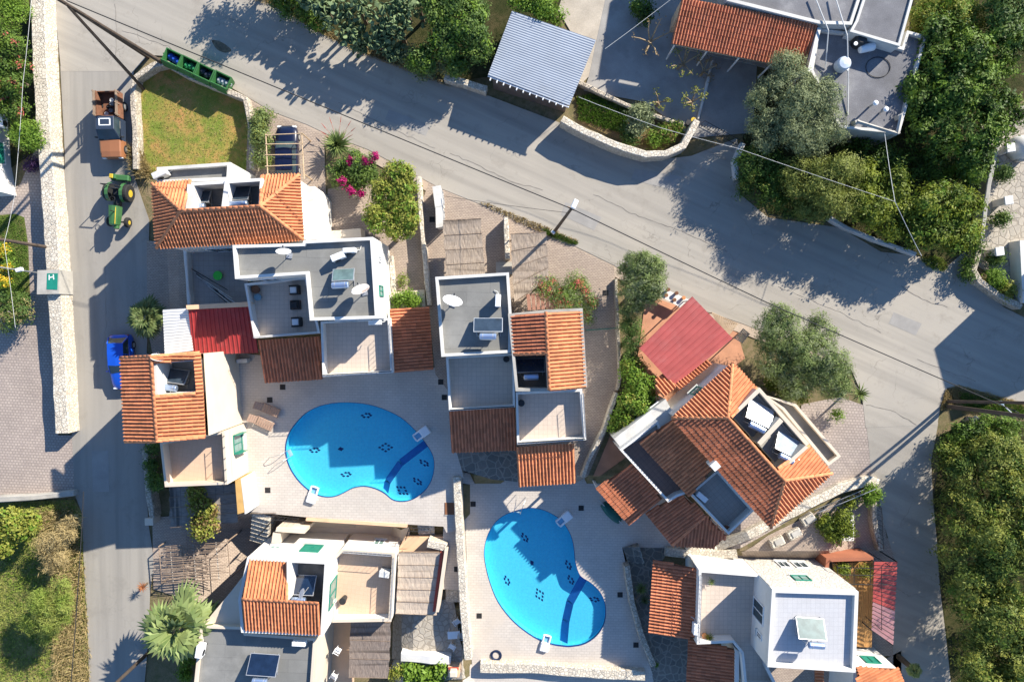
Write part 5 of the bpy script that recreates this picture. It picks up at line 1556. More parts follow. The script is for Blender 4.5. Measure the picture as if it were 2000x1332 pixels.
def car(label, px, py, rot, body_mat, L=4.1, Wd=1.72, hatch=True, name='parked_car'):
    """front towards local -y"""
    root = thing(name, label, 'car', G(px, py, .04), rot)
    hw = Wd / 2
    st = [(-L / 2, .62, .55, .30), (-L / 2 + .08, .84, .68, .24), (-L / 2 + .5, .96, .80, .22), (-L * .22, .99, .92, .22), (0, 1.0, .95, .22), (L * .25, 1.0, .97, .22), (L / 2 - .35, .97, .97, .24), (L / 2 - .06, .88, .92, .30), (L / 2, .76, .74, .4)]
    secs = []
    for y, k, zt, zb_ in st:
        w = hw * k
        secs.append([(-w * .96, y, zb_), (-w, y, (zb_ + zt) / 2), (-w * .97, y, zt - .1), (-w * .88, y, zt - .02), (-w * .5, y, zt + .02), (0, y, zt + .035), (w * .5, y, zt + .02), (w * .88, y, zt - .02), (w * .97, y, zt - .1), (w, y, (zb_ + zt) / 2), (w * .96, y, zb_)])
    loft(secs).build('body', body_mat, root, smooth=True, local=True)
    # glasshouse: windscreen, roof, rear and side panes
    yb0, yt0, yt1, yb1 = -L * .20, -L * .04, L * .34, L * .45
    zb_, zt = .93, 1.47
    wb, wt = hw * .90, hw * .70
    roof = [(-wt, yt0, zt), (wt, yt0, zt), (wt, yt1, zt - .02), (-wt, yt1, zt - .02)]
    mb = MB()
    mid = (yt0 + yt1) / 2
    mb.add([(-wt - .02, yt0 - .03, zt - .02), (0, yt0 - .08, zt + .02), (wt + .02, yt0 - .03, zt - .02), (-wt - .03, mid, zt), (0, mid, zt + .05), (wt + .03, mid, zt), (-wt - .02, yt1 + .03, zt - .04), (0, yt1 + .05, zt), (wt + .02, yt1 + .03, zt - .04)], [(0, 1, 4, 3), (1, 2, 5, 4), (3, 4, 7, 6), (4, 5, 8, 7)])
    for sx in (-1, 1):
        for (y0, y1, t) in ((yb0, yt0, .05), (yb1, yt1, .07)):
            mb.tube((sx * wb, y0, zb_), (sx * wt, y1, zt - .02), t * .8, n=5)
        mb.tube((sx * wb * 1.01, (yb0 + yb1) / 2, zb_), (sx * wt * 1.01, mid, zt - .02), .04, n=5)
    mb.build('cabin_roof', body_mat, root, local=True)
    g = MT['glass']
    MB().poly([(-wb, yb0, zb_), (wb, yb0, zb_), (wt, yt0, zt - .02), (-wt, yt0, zt - .02)]).build('windscreen', g, root, local=True)
    MB().poly([(wb, yb1, zb_), (-wb, yb1, zb_), (-wt, yt1, zt - .04), (wt, yt1, zt - .04)]).build('rear_window', g, root, local=True)
    for sx in (-1, 1):
        pts = [(sx * wb, yb0, zb_), (sx * wb, yb1, zb_), (sx * wt, yt1, zt - .03), (sx * wt, yt0, zt - .02)]
        MB().poly(pts if sx < 0 else pts[::-1]).build('side_window', g, root, local=True)
        MB().box((sx * (hw + .09), yb0 + .18, 1.0), (.2, .1, .13), bev=.03).build('wing_mirror', body_mat, root, local=True)
        MB().box((sx * hw * .66, -L / 2 + .1, .62), (.36, .16, .14), bev=.04).build('headlight', MT['alu'], root, local=True)
        MB().box((sx * hw * .72, L / 2 - .07, .8), (.26, .1, .16), bev=.03).build('tail_light', MT['redpaint'], root, local=True)
    for sx in (-1, 1):
        for y in (-L * .31, L * .30):
            wheel(root, sx * (hw - .1), y, .31, .2)
    MB().box((0, -L / 2 + .02, .42), (Wd * .8, .12, .2), bev=.04).build('bumper', MT['black'], root, local=True)
    return root
car('dark blue car parked under the bare timber frame', 566, 304, R(180), paint('dark_blue_paint', (.004, .007, .03)), 4.2)
car('bright blue car parked beside the cream villa on the lane', 247, 706, R(2), paint('bright_blue_paint', (.008, .08, .52)), 4.3, 1.7)
# pickup
pk = thing('pickup_truck', 'old pickup with rusty orange bonnet and open cluttered bed', 'pickup', G(230, 252, .04), R(1))
om, bm_ = paint('rusty_orange_paint', (.30, .12, .05), .65), paint('dark_blue_grey_paint', (.03, .045, .075), .45)
hw = .84
secs = []
for y, k, zt in ((-2.45, .88, .78), (-2.4, .95, .98), (-2.0, .98, 1.06), (-1.15, 1.0, 1.1)):
    w = hw * k
    secs.append([(-w, y, .35), (-w, y, .75), (-w * .97, y, zt - .06), (-w * .85, y, zt), (0, y, zt + .03), (w * .85, y, zt), (w * .97, y, zt - .06), (w, y, .75), (w, y, .35)])
loft(secs).build('bonnet', om, pk, smooth=False, local=True)
cab = MB()
cab.add([(-hw, -1.15, .35), (hw, -1.15, .35), (hw, .45, .35), (-hw, .45, .35), (-hw, -1.15, 1.08), (hw, -1.15, 1.08), (hw, .45, 1.08), (-hw, .45, 1.08)], [(0, 3, 7, 4), (1, 5, 6, 2), (3, 2, 6, 7), (0, 4, 5, 1)])
cab.box((0, -.02, 1.66), (1.36, 1.0, .07), bev=.03)
for sx in (-1, 1):
    cab.tube((sx * .8, -1.1, 1.08), (sx * .66, -.5, 1.64), .04, n=5)
    cab.tube((sx * .8, .42, 1.08), (sx * .66, .45, 1.64), .05, n=5)
cab.build('cab', bm_, pk, local=True)
MB().poly([(-.78, -1.1, 1.1), (.78, -1.1, 1.1), (.64, -.5, 1.63), (-.64, -.5, 1.63)]).build('windscreen', MT['glass'], pk, local=True)
MB().poly([(.78, .42, 1.1), (-.78, .42, 1.1), (-.64, .45, 1.63), (.64, .45, 1.63)]).build('rear_window', MT['glass'], pk, local=True)
for sx in (-1, 1):
    pts = [(sx * .8, -1.1, 1.09), (sx * .8, .42, 1.09), (sx * .665, .45, 1.63), (sx * .665, -.5, 1.63)]
    MB().poly(pts if sx < 0 else pts[::-1]).build('side_window', MT['glass'], pk, local=True)
    MB().box((sx * .98, -.95, 1.15), (.2, .1, .16), bev=.03).build('wing_mirror', MT['black'], pk, local=True)
    MB().box((sx * .62, -2.44, .75), (.3, .1, .2), bev=.03).build('headlight', MT['alu'], pk, local=True)
    for y in (-1.75, 1.55): wheel(pk, sx * .76, y, .35, .22)
hatch = MB()
for sx in (-1, 1): hatch.box((sx * .40, .02, 1.71), (.09, .55, .05), bev=.02)
for sy in (-1, 1): hatch.box((0, .02 + sy * .24, 1.712), (.74, .09, .05), bev=.02)
hatch.build('roof_hatch', MT['alu'], pk, local=True)
bed = MB()
bed.box((0, 1.5, .62), (1.66, 1.95, .06))
for sx in (-1, 1):
    bed.box((sx * .80, 1.5, 1.0), (.07, 1.95, .75))
bed.box((0, .56, 1.05), (1.52, .07, .85)).box((0, 2.46, .92), (1.52, .06, .6))
bed.build('bed', MT['rust'], pk, local=True)
sl = MB()
for sx in (-1, 1):
    for z in (1.45, 1.62):
        sl.box((sx * .84, 1.5, z), (.05, 1.9, .1))
    for y in (.65, 1.5, 2.35): sl.box((sx * .84, y, 1.45), (.07, .07, .6))
sl.build('bed_rails', MT['wood'], pk, local=True)
rnd = random.Random(3)
for i in range(5):
    t = thing('scrap_pail', ['white pail in the pickup bed near the cab', 'grey pail in the pickup bed corner', 'black tub in the middle of the pickup bed', 'dented tin in the pickup bed by the rail', 'pale tub at the back of the pickup bed'][i], 'pail', pk.location + Vector((rnd.uniform(-.55, .55), .85 + i * .26, .66)))
    MB().lathe((0, 0, 0), [(.1, 0), (.14, .3), (.15, .3), (.12, .06), (.02, .05)], 12).build('pail_body', MT[('alu', 'steel', 'black', 'dirtyenamel', 'alu')[i]], t, local=True)
    MB().path([(.15 * math.cos(k / 6 * 3.14), 0, .3 + .1 * math.sin(k / 6 * 3.14)) for k in range(7)], .008, 4).build('handle', MT['steel'], t, local=True)
# tractor, nose towards the bottom of the picture
tr = thing('tractor', 'green tractor with yellow wheels parked nose down the lane', 'tractor', G(241, 398, .04), R(-4))
tg = paint('tractor_green_paint', (.035, .13, .035), .7)
secs = []
for y, w, z0, z1 in ((-2.0, .26, .85, 1.32), (-1.9, .32, .75, 1.42), (-1.2, .36, .7, 1.5), (-.4, .38, .7, 1.55)):
    secs.append([(-w, y, z0), (-w, y, z1 - .15), (-w * .7, y, z1), (0, y, z1 + .04), (w * .7, y, z1), (w, y, z1 - .15), (w, y, z0)])
loft(secs).build('bonnet', tg, tr, local=True)
MB().box((.27, -1.2, 1.5), (.06, 1.4, .05), bev=.02).build('bonnet_stripe', MT['yellow'], tr, local=True)
MB().box((0, -.2, .75), (.5, 2.6, .35)).build('chassis', MT['black'], tr, local=True)
MB().tube((-.55, -1.6, .5), (.55, -1.6, .5), .07, n=6).build('front_axle', MT['black'], tr, local=True)
for sx in (-1, 1):
    wheel(tr, sx * .72, -1.6, .42, .28, 'yellow', 'front_wheel', .42)
    wheel(tr, sx * .78, .75, .72, .42, 'yellow', 'rear_wheel', .42)
    fd = MB()
    for k in range(6):
        a0, a1 = R(20 + 25 * k), R(20 + 25 * (k + 1))
        fd.add([(sx * .45, .75 - .82 * math.cos(a0), .72 + .82 * math.sin(a0)), (sx * .72, .75 - .82 * math.cos(a0), .72 + .82 * math.sin(a0)), (sx * .72, .75 - .82 * math.cos(a1), .72 + .82 * math.sin(a1)), (sx * .45, .75 - .82 * math.cos(a1), .72 + .82 * math.sin(a1))], [(0, 1, 2, 3)])
    fd.build('mudguard', tg, tr, local=True)
MB().box((0, .75, 1.1), (.5, .5, .12), bev=.05).box((0, 1.0, 1.35), (.5, .12, .45), bev=.05).build('seat', MT['black'], tr, local=True)
st = MB()
st.path([(.22 * math.cos(k / 12 * 6.28), .12 + .2 * math.sin(k / 12 * 6.28), 1.55) for k in range(13)], .02, 5).tube((0, -.1, 1.2), (0, .12, 1.54), .025, n=6)
st.build('steering_wheel', MT['black'], tr, local=True)
MB().tube((.2, -.9, 1.5), (.2, -.9, 2.1), .04, n=8).build('exhaust', MT['black'], tr, local=True)
rb = MB(); rb.path([(-.55, 1.15, 1.1), (-.55, 1.15, 2.35), (.55, 1.15, 2.35), (.55, 1.15, 1.1)], .04, 6)
rb.build('roll_bar', MT['black'], tr, local=True)
MB().box((.12, -2.1, 1.0), (.36, .3, .35), bev=.06).build('front_weight', tg, tr, local=True)
im = MB(); im.box((0, 2.0, .55), (1.5, .5, .4), bev=.08).box((-.45, 2.05, .85), (.45, .4, .2), bev=.05)
im.build('tiller', tg, tr, local=True)
tr.scale = (.93, .93, .93)
MB().box((-.55, 2.05, .98), (.3, .36, .08), bev=.03).build('tiller_cover', MT['yellow'], tr, local=True)

# ================================================================== STREET FURNITURE
bag_cols = [(.02, .08, .45), (.03, .22, .08), (.025, .03, .05), (.35, .38, .42)]
for i, (x, y) in enumerate(((349, 118), (380, 132), (411, 147), (443, 161))):
    lab = ['green bin holding a blue bag, nearest the poles', 'green bin holding a green bag, second from the poles', 'green bin holding dark bags, third from the poles', 'green bin holding pale bags, farthest from the poles'][i]
    t = thing('waste_container', lab, 'bin', G(x + 2, y + 6, .03), R(-25), 'open green waste containers')
    gm = M('green_container_plastic', (.035, .14, .04), .55, .12, 2, 14, .06, .1)
    o_, n_ = [(-.66, -.5), (.66, -.5), (.66, .5), (-.66, .5)], [(-.58, -.42), (.58, -.42), (.58, .42), (-.58, .42)]
    mb = MB()
    lo = [(-.52, -.4), (.52, -.4), (.52, .4), (-.52, .4)]
    vs = [(p[0], p[1], .2) for p in lo] + [(p[0], p[1], 1.2) for p in o_] + [(p[0], p[1], 1.2) for p in n_] + [(p[0] * .85, p[1] * .85, .4) for p in lo]
    fs = []
    for k in range(4):
        j = (k + 1) % 4
        fs += [(k, j, 4 + j, 4 + k), (4 + k, 4 + j, 8 + j, 8 + k), (8 + k, 8 + j, 12 + j, 12 + k)]
    fs += [(12, 13, 14, 15), (3, 2, 1, 0)]
    mb.add(vs, fs)
    mb.build('tub', gm, t, local=True)
    MB().box((0, -.62, 1.05), (1.3, .1, .75), m=Matrix.Rotation(R(-20), 4, 'X'), bev=.04).build('lid', gm, t, local=True)
    for sx in (-1, 1):
        MB().tube((sx * .66, 0, 1.08), (sx * .78, 0, 1.08), .05, n=8).build('lifting_pin', gm, t, local=True)
        for sy in (-1, 1):
            MB().tube((sx * .42 - .03, sy * .3, .1), (sx * .42 + .03, sy * .3, .1), .1, n=12).build('castor', MT['tyre'], t, local=True)
    rnd = random.Random(i)
    bmat = M('rubbish_bag_%d' % i, bag_cols[i], .35, .2, 3, 12, .1, .4)
    for k in range(3):
        b = thing('rubbish_bag', ['%s rubbish bag at the left of the %s bin', '%s rubbish bag in the middle of the %s bin', '%s rubbish bag at the right of the %s bin'][k] % (['blue', 'green', 'dark', 'pale'][i], ['first', 'second', 'third', 'fourth'][i]), 'rubbish bag', t.location + Vector((-.3 + .3 * k, rnd.uniform(-.1, .1) - (.3 * k - .3) * .45, .42)))
        prof = [(.12, 0), (.26, .08), (.30, .25), (.22, .42), (.06, .5), (.09, .56)]
        mb = MB().lathe((0, 0, 0), prof, 11)
        mb.v = [(x_ * rnd.uniform(.85, 1.1), y_ * rnd.uniform(.85, 1.1), z_) for x_, y_, z_ in mb.v]
        mb.build('bag', bmat, b, local=True)
def pole(label, base, top, r0=.14, r1=.1, mat='pole', name='utility_pole'):
    b_ = G(*base) if len(base) == 2 else Vector(base)
    root = thing(name, label, 'pole', b_)
    MB().tube(b_ - Vector((0, 0, .3)), top, r0, r1, 10).build('shaft', MT[mat], root)
    return root
pa = pole('wooden pole with a white street lamp beside the main road', (1080, 456), P(1116, 408, 8.6))
la = P(1119, 403, 8.7)
MB().box(la + Vector((.1, .12, .1)), (.32, .62, .16), R(-25), bev=.05).build('lamp_head', MT['alu'], pa)
MB().tube(P(1116, 408, 8.5), la, .04, n=6).build('lamp_arm', MT['steel'], pa)
MB().box(P(1080, 454, 1.2), (.3, .18, .4), R(-40)).build('meter_box', MT['alu'], pa)
MB().tube(P(1108, 404, 8.2), P(1122, 411, 8.2), .05, n=6).build('cross_arm', MT['wood'], pa)
pb = pole('group of three leaning poles meeting over the lane corner', (326, 128), P(112, -2, 12.2), .17, .11)
MB().tube(G(289, 112), P(128, 8, 11.6), .15, .1, 10).build('prop', MT['pole'], pb)
MB().tube(G(280, 174), P(134, 14, 11.2), .13, .09, 10).build('stay', MT['pole'], pb)
pole('wooden pole leaning out over the left lawn', (110, 486), P(-60, 458, 8.5))
pl = pole('white metal lamp column behind the green topped cabinet', (78, 534), P(-60, 513, 7.5), .06, .05, 'steel', 'lamp_column')
MB().box(P(38, 527, 3.4), (.4, .25, .3), .3).build('floodlight', MT['alu'], pl)
pole('wooden pole at the bottom beside the large fan palm', (289, 1275), P(214, 1345, 7.0), .15, .11)
p1 = pole('wooden pole with a small lamp at the right road corner', (1850, 785), P(2035, 787, 9.3), .13, .1)
MB().box(P(1956, 787, 5.6), (.3, .3, .2), bev=.05).build('lamp_head', M('blue_grey_enamel', (.35, .5, .58), .5, .1, 2), p1)
MB().tube(P(1958, 790, 5.6), P(1976, 806, 5.6), .03, n=5).build('lamp_arm', MT['alu'], p1)
p2 = pole('thick reddish brace pole at the right road corner', (1850, 794), P(2035, 817, 9.3), .17, .13)
cb = thing('street_cabinet', 'cream cabinet with green top panel on the stone wall', 'cabinet', G(95, 552))
bx_ = XY([(73, 528), (116, 527), (115, 574), (72, 575)], 1.2)
zc0 = gz(*bx_[0])
MB().prism(bx_, zc0 - .3, 1.2).build('cabinet_body', MT['concrete'], cb)
MB().prism(XY([(92, 534), (113, 534), (112, 566), (91, 565)], 1.215), 1.205, 1.225).build('top_panel', M('green_panel', (.015, .22, .16), .4, .1, 3), cb)
mk = MB()
mk.prism(XY([(95, 537), (97, 537), (97, 547), (95, 547)], 1.23), 1.226, 1.231).prism(XY([(103, 536), (105, 536), (106, 546), (104, 546)], 1.23), 1.226, 1.231).prism(XY([(97, 541), (103.5, 540), (103.5, 542), (97, 543)], 1.23), 1.226, 1.2305)
mk.build('panel_marks', MT['alu'], cb)
for i, (pts, lab) in enumerate((([(846, 366), (860, 364), (865, 402), (851, 404)], 'white meter cabinet nearest the road on the drive'), ([(852, 406), (864, 404), (864, 442), (853, 444)], 'pale grey meter cabinet beside the left reed carport'))):
    t = thing('meter_cabinet', lab, 'cabinet', G(858, 385 + 40 * i))
    MB().prism(XY(pts, 1.5), 0, 1.5).build('cabinet_body', MT['dirtyenamel'], t)
    MB().prism(offset(XY(pts, 1.5), -.05), 1.503, 1.56).build('cabinet_roof', MT['whitedull'], t)
    A_, B_ = wl(pts, 1, 1.5)
    wall_win(t, A_, B_, .15, .85, .4, 1.3, MT['dirtyenamel'], MT['steel'], sill=False, name='cabinet_door')
def cable(label, pts, r=.03, mat='wire', sag=.25):
    w_ = [P(*p) for p in pts]
    line = []
    for a_, b_ in zip(w_[:-1], w_[1:]):
        n_ = max(4, int((b_ - a_).length / 2))
        for k in range(n_):
            t_ = k / n_
            q_ = a_.lerp(b_, t_)
            line.append(q_ - Vector((0, 0, sag * 4 * t_ * (1 - t_))))
    line.append(w_[-1])
    o = MB().path(line, r, 5).build('overhead_cable', MT[mat])
    tag(o, label, 'cable', 'overhead cables')
cable('thick black cable from the leaning poles to the lamp pole', [(130, 2, 12), (1116, 408, 8.5)], .035, sag=.1)
cable('thick black cable from the lamp pole across the right junction', [(1116, 408, 8.5), (1500, 592, 8.6), (1990, 806, 7.6)], .035, sag=.1)
cable('thin black cable from the lamp pole to the meter cabinets', [(1110, 416, 8.2), (866, 383, 1.7)], .015, sag=.3)
cable('white cable above the left wall and hedge', [(62, -10, 7), (45, 160, 6.5), (28, 385, 6), (8, 475, 5.8), (30, 640, 5)], .013, 'wirewhite', .05)
cable('black cable above the field at the bottom left', [(163, 960, 5), (152, 1150, 5), (138, 1340, 5)], .03, sag=.05)
cable('white cable across the concrete yard at the top', [(1182, 96, 5), (1320, -8, 5.5)], .013, 'wirewhite', .1)
cable('white cable crossing the curved garden wall to the olive grove', [(1130, 190, 5), (1290, 250, 5), (1440, 290, 5.2), (1748, 394, 5.5)], .013, 'wirewhite', .1)
cable('grey cable through the citrus trees to the road edge', [(1728, 262, 4), (1748, 394, 5.5), (1800, 500, 4)], .02, 'wirewhite', .05)

# ================================================================== POOLSIDE AND GARDEN THINGS
def lounger(label, px, py, rot):
    t = thing('sun_lounger', label, 'sun lounger', P(px, py, 0.004), rot, 'brown loungers by the upper pool')
    m = M('brown_lounger_plastic', (.36, .24, .18), .5, .08, 2)
    for i in range(7):
        MB().box((-.75 + .19 * i, 0, .3), (.165, .6, .035), bev=.012).build('slat', m, t, local=True)
    for i in range(4):
        MB().box((.60 + .155 * i, 0, .34 + .085 * i), (.165, .6, .035), m=Matrix.Rotation(-R(28), 4, 'Y'), bev=.012).build('backrest_slat', m, t, local=True)
    for sy in (-1, 1):
        MB().box((-.1, sy * .32, .27), (1.55, .06, .08), bev=.02).build('side_rail', m, t, local=True)
        for x in (-.7, .45):
            MB().box((x, sy * .28, .12), (.08, .06, .24)).build('leg', m, t, local=True)
    return t
lounger('upper of the two brown loungers left of the upper pool', 528, 799, R(158))
lounger('lower of the two brown loungers left of the upper pool', 516, 825, R(155))
def pool_unit(label, px, py, rot, z):
    t = thing('pool_filter', label, 'pool filter', P(px, py, z), rot, 'white filter units hung on the pool edges')
    MB().box((.28, 0, .12), (.75, .72, .26), bev=.06).build('housing', MT['alu'], t, local=True)
    b = MB()
    b.box((-.38, -.27, .1), (.6, .14, .2), bev=.04).box((-.38, .27, .1), (.6, .14, .2), bev=.04).box((-.66, 0, .1), (.1, .44, .2), bev=.03)
    b.build('inlet_frame', MT['alu'], t, local=True)
    MB().box((-.36, 0, .04), (.5, .4, .02)).build('inlet_grid', M('pale_blue_grid', (.20, .45, .65), .4, .1, 3), t, local=True)
    return t
pool_unit('filter unit at the right edge of the upper pool', 824, 846, R(36), 0.004)
pool_unit('filter unit at the lower left edge of the upper pool', 611, 966, R(-108), 0.004)
pool_unit('filter unit at the top right edge of the lower pool', 1102, 1012, R(40), -1.196)
pool_unit('filter unit at the bottom edge of the lower pool', 1065, 1255, R(-105), -1.196)
def ladder(label, px, py, rot, z):
    t = thing('pool_ladder', label, 'pool ladder', P(px, py, z), rot, 'steel pool ladders')
    for sy in (-.27, .27):
        pts = [(1.25, sy * 1.5, .02), (1.1, sy * 1.4, .5), (.8, sy * 1.2, .68), (.2, sy, .72), (-.08, sy, .5), (-.12, sy, -.8)]
        MB().path(pts, .022, 6).build('handrail', MT['steel'], t, local=True)
    for zz in (-.2, -.45, -.7):
        MB().box((-.14, 0, zz), (.1, .5, .035)).build('rung', MT['alu'], t, local=True)
    return t
ladder('steel ladder at the left end of the upper pool', 560, 888, R(205), 0.0)
ladder('steel ladder at the top of the lower pool', 1010, 997, R(75), -1.2)
for i, (x, y, z, lab) in enumerate(((552, 756, 0, 'dark drain grate below the dark tiled veranda'), (527, 781, 0, 'dark drain grate just above the loungers'), (523, 957, 0, 'dark drain grate below the pool ladder'), (861, 746, 0, 'dark drain grate in the upper right deck corner'), (868, 776, 0, 'dark drain grate beside the central villa wall'),
                                    (924, 984, -1.2, 'dark drain grate at the top left of the lower pool'), (1135, 992, -1.2, 'dark drain grate right of the lower pool top'), (936, 1202, -1.2, 'dark drain grate left of the lower pool'), (892, 1111, -.4, 'dark drain grate beside the reed roof wall'), (1211, 1161, -1.2, 'dark drain grate at the pear shaped waist'), (1242, 1259, -1.2, 'dark drain grate near the bottom right wall'),
                                    (844, 429, .03, 'dark drain grate in the shaded drive'), (1183, 572, .03, 'dark drain grate beside the olive hedge'))):
    t = thing('drain_grate', lab, 'drain', P(x, y, z), group='dark square drain grates')
    MB().box((0, 0, .012), (.42, .42, .02)).build('grate_frame', MT['drain'], t, local=True)
    for k in range(5): MB().box((-.14 + .07 * k, 0, .027), (.03, .34, .01)).build('grate_bar', MT['iron'], t, local=True)
t = thing('hatch_cover', 'rusty brown hatch on the deck by the stone wall', 'hatch', P(879, 993, 0))
MB().box((0, 0, .02), (.85, .95, .03), bev=.01).build('cover_plate', M('brown_hatch_paint', (.20, .085, .04), .7, .15, 2), t, local=True)
MB().box((0, -.5, .03), (.9, .06, .05)).build('hatch_edge', MT['concrete'], t, local=True)
t = thing('hose_coil', 'coiled dark blue hose on the lower deck', 'hose', P(969, 1279, -1.19))
hm = M('dark_blue_hose', (.015, .03, .08), .5, .1, 2)
for k in range(5):
    MB().path([((.30 + .035 * k) * math.cos(a_ / 20 * 6.283), (.30 + .035 * k) * math.sin(a_ / 20 * 6.283), .03 + .02 * (k % 3)) for a_ in range(21)], .026, 6).build('loop', hm, t, local=True)
t = thing('boat_cover', 'long dark green covered roll beside the tiled veranda', 'cover', P(1193, 1000, -1.2))
d_ = P(1208, 1016, -1.2) - P(1177, 983, -1.2)
mb = MB(); n_ = 9
secs = []
for k in range(n_):
    s = k / (n_ - 1); r_ = .42 * math.sin(math.pi * (.12 + .76 * s)) ** .5
    c_ = P(1177, 983, -1.2).lerp(P(1210, 1018, -1.2), s); pe = Vector((-d_.y, d_.x, 0)).normalized()
    secs.append([tuple(c_ + pe * (r_ * math.cos(a_)) + Vector((0, 0, r_ * 1.1 * math.sin(a_)))) for a_ in [math.pi * j / 8 for j in range(9)]])
loft(secs).build('cover_cloth', M('dark_green_tarpaulin', (.008, .10, .085), .6, .15, 3), t)
MB().tube(P(1170, 977, -.9), P(1216, 1024, -.9), .04, n=8).build('roller_bar', MT['steel'], t)
# terrace seats
for i, (x, y, cush, lab) in enumerate(((578, 567, 'alu', 'black terrace armchair with white cushion by the wall'), (579, 596, 'black', 'all black terrace footstool between the armchairs'), (582, 629, 'alu', 'black terrace armchair with white cushion near the corner'))):
    t = thing('terrace_seat', lab, 'seat', P(x, y, 2.87), R(3), 'wicker seats on the terrace')
    wk = M('black_wicker', (.035, .033, .034), .8, .2, 6, 40, .3, .6)
    MB().box((0, 0, .2), (.72, .68, .36), bev=.03).build('base', wk, t, local=True)
    if cush == 'alu':
        for sy in (-1, 1): MB().box((0, sy * .31, .42), (.7, .1, .28), bev=.03).build('armrest', wk, t, local=True)
        MB().box((.32, 0, .5), (.12, .6, .45), bev=.03).build('backrest', wk, t, local=True)
    MB().box((-.05, 0, .43), (.5, .48, .12), bev=.04).build('cushion', MT[cush], t, local=True)
# white plastic garden furniture in the flagstone yard
def plastic_chair(label, px, py, z, rot):
    t = thing('garden_chair', label, 'chair', P(px, py, z), rot, 'white plastic garden chairs')
    MB().box((0, 0, .43), (.46, .44, .04), bev=.015).build('seat', MT['alu'], t, local=True)
    MB().box((0, .24, .66), (.46, .05, .45), m=Matrix.Rotation(R(-12), 4, 'X'), bev=.015).build('backrest', MT['alu'], t, local=True)
    for sx in (-1, 1):
        MB().box((sx * .25, 0, .62), (.05, .44, .03)).build('armrest', MT['alu'], t, local=True)
        for sy in (-1, 1): MB().box((sx * .2, sy * .19, .21), (.04, .04, .42)).build('leg', MT['alu'], t, local=True)
    return t
plastic_chair('white plastic chair nearest the pale reed roof', 893, 1209, -1.2, R(35))
plastic_chair('white plastic chair at the far side of the white table', 905, 1236, -1.2, R(-80))
plastic_chair('white plastic chair below the white table', 884, 1257, -1.2, R(-30))
plastic_chair('white plastic chair on its own by the dark reed roof', 663, 1265, -1.2, R(60))
plastic_chair('white plastic chair in the narrow passage at the bottom', 655, 1315, -1.2, R(-30))
t = thing('garden_table', 'white plastic table among chairs on flagstones', 'table', P(888, 1232, -1.2), R(4))
MB().box((0, 0, .72), (1.0, .6, .04), bev=.02).build('table_top', MT['alu'], t, local=True)
for sx in (-1, 1):
    for sy in (-1, 1): MB().box((sx * .42, sy * .24, .35), (.05, .05, .7)).build('leg', MT['alu'], t, local=True)
t = thing('brick_barbecue', 'small orange barbecue at the flagstone yard corner', 'barbecue', P(888, 1300, -1.2))
MB().box((0, 0, .5), (.9, .8, 1.0)).build('plinth', MT['peach'], t, local=True)
MB().box((0, .1, 1.3), (.6, .5, .6), bev=.08).build('hood', MT['cream'], t, local=True)
MB().box((0, .32, 1.02), (.8, .2, .08)).build('shelf', MT['redpaint'], t, local=True)
def tub(label, px, py, z, r, h, mat, name='basin', cat='basin', prof=None):
    t = thing(name, label, cat, P(px, py, z))
    MB().lathe((0, 0, 0), prof or [(r * .75, 0), (r, h), (r * .93, h), (r * .7, h * .15), (.02, h * .12)], 20).build('vessel', mat, t, local=True)
    MB().lathe((0, 0, h), [(r * .95, -.02), (r * 1.05, -.01), (r * 1.05, .02), (r * .95, .025)], 20).build('rim', mat, t, local=True)
    return t
tub('bright green round basin in the tool courtyard', 428, 539, .05, .34, .25, M('bright_green_plastic', (.05, .60, .06), .45, .1, 3))
tub('round blue grey tub in the terrace corner', 507, 581, 2.86, .25, .4, M('blue_grey_plastic', (.18, .30, .36), .5, .1, 3), 'tub', 'tub')
tub('dark round pot in the terrace corner', 503, 566, 2.86, .28, .45, MT['rust'], 'flower_pot', 'pot')
tub('round black tub on the shaded central terrace', 989, 701, 2.86, .22, .3, MT['black'], 'tub', 'tub')
tub('dark round barbecue bowl at the terrace corner', 1018, 785, 2.86, .24, .7, MT['black'], 'kettle_grill', 'grill')
tub('black bucket beside the curved wall planting', 1342, 243, .05, .2, .4, MT['black'], 'bucket', 'bucket')
tub('yellow bucket beside the curved wall planting', 1352, 237, .05, .18, .35, MT['yellow'], 'bucket', 'bucket')
tub('terracotta pot with green plant on the bottom right terrace', 1376, 1240, 1.75, .26, .4, MT['orange'], 'flower_pot', 'pot')
tub('dark flower pot in the terrace corner of the angled villa', 1418, 1030, 2.88, .22, .35, MT['rust'], 'flower_pot', 'pot')
tub('round grill with black lid on the peach terrace', 674, 1166, .3, .25, .8, MT['black'], 'kettle_grill', 'grill')
# bundle of pipes and poles leaning in the courtyard
for i in range(9):
    rnd = random.Random(i + 40)
    x0, y0 = 372 + i * 5 + rnd.uniform(-3, 3), 524 + i * 5
    o = MB().tube(P(x0, y0, .1 + .1 * i % .4), P(x0 + rnd.uniform(55, 75), y0 + rnd.uniform(42, 56), .5 + .12 * i), .03, n=6).build('pipe', MT[('black', 'steel', 'wire', 'wirewhite', 'black', 'steel', 'black', 'wirewhite', 'black')[i]])
    tag(o, ['black pipe nearest the lane', 'steel pipe second from the lane', 'thin dark rod third from the lane', 'white rod fourth from the lane', 'black pipe in the middle', 'steel pipe just past the middle', 'black pipe third from the villa side', 'white rod second from the villa side', 'black pipe at the villa side'][i] + ' in the tool courtyard bundle', 'pipe', 'pipes in the tool courtyard')
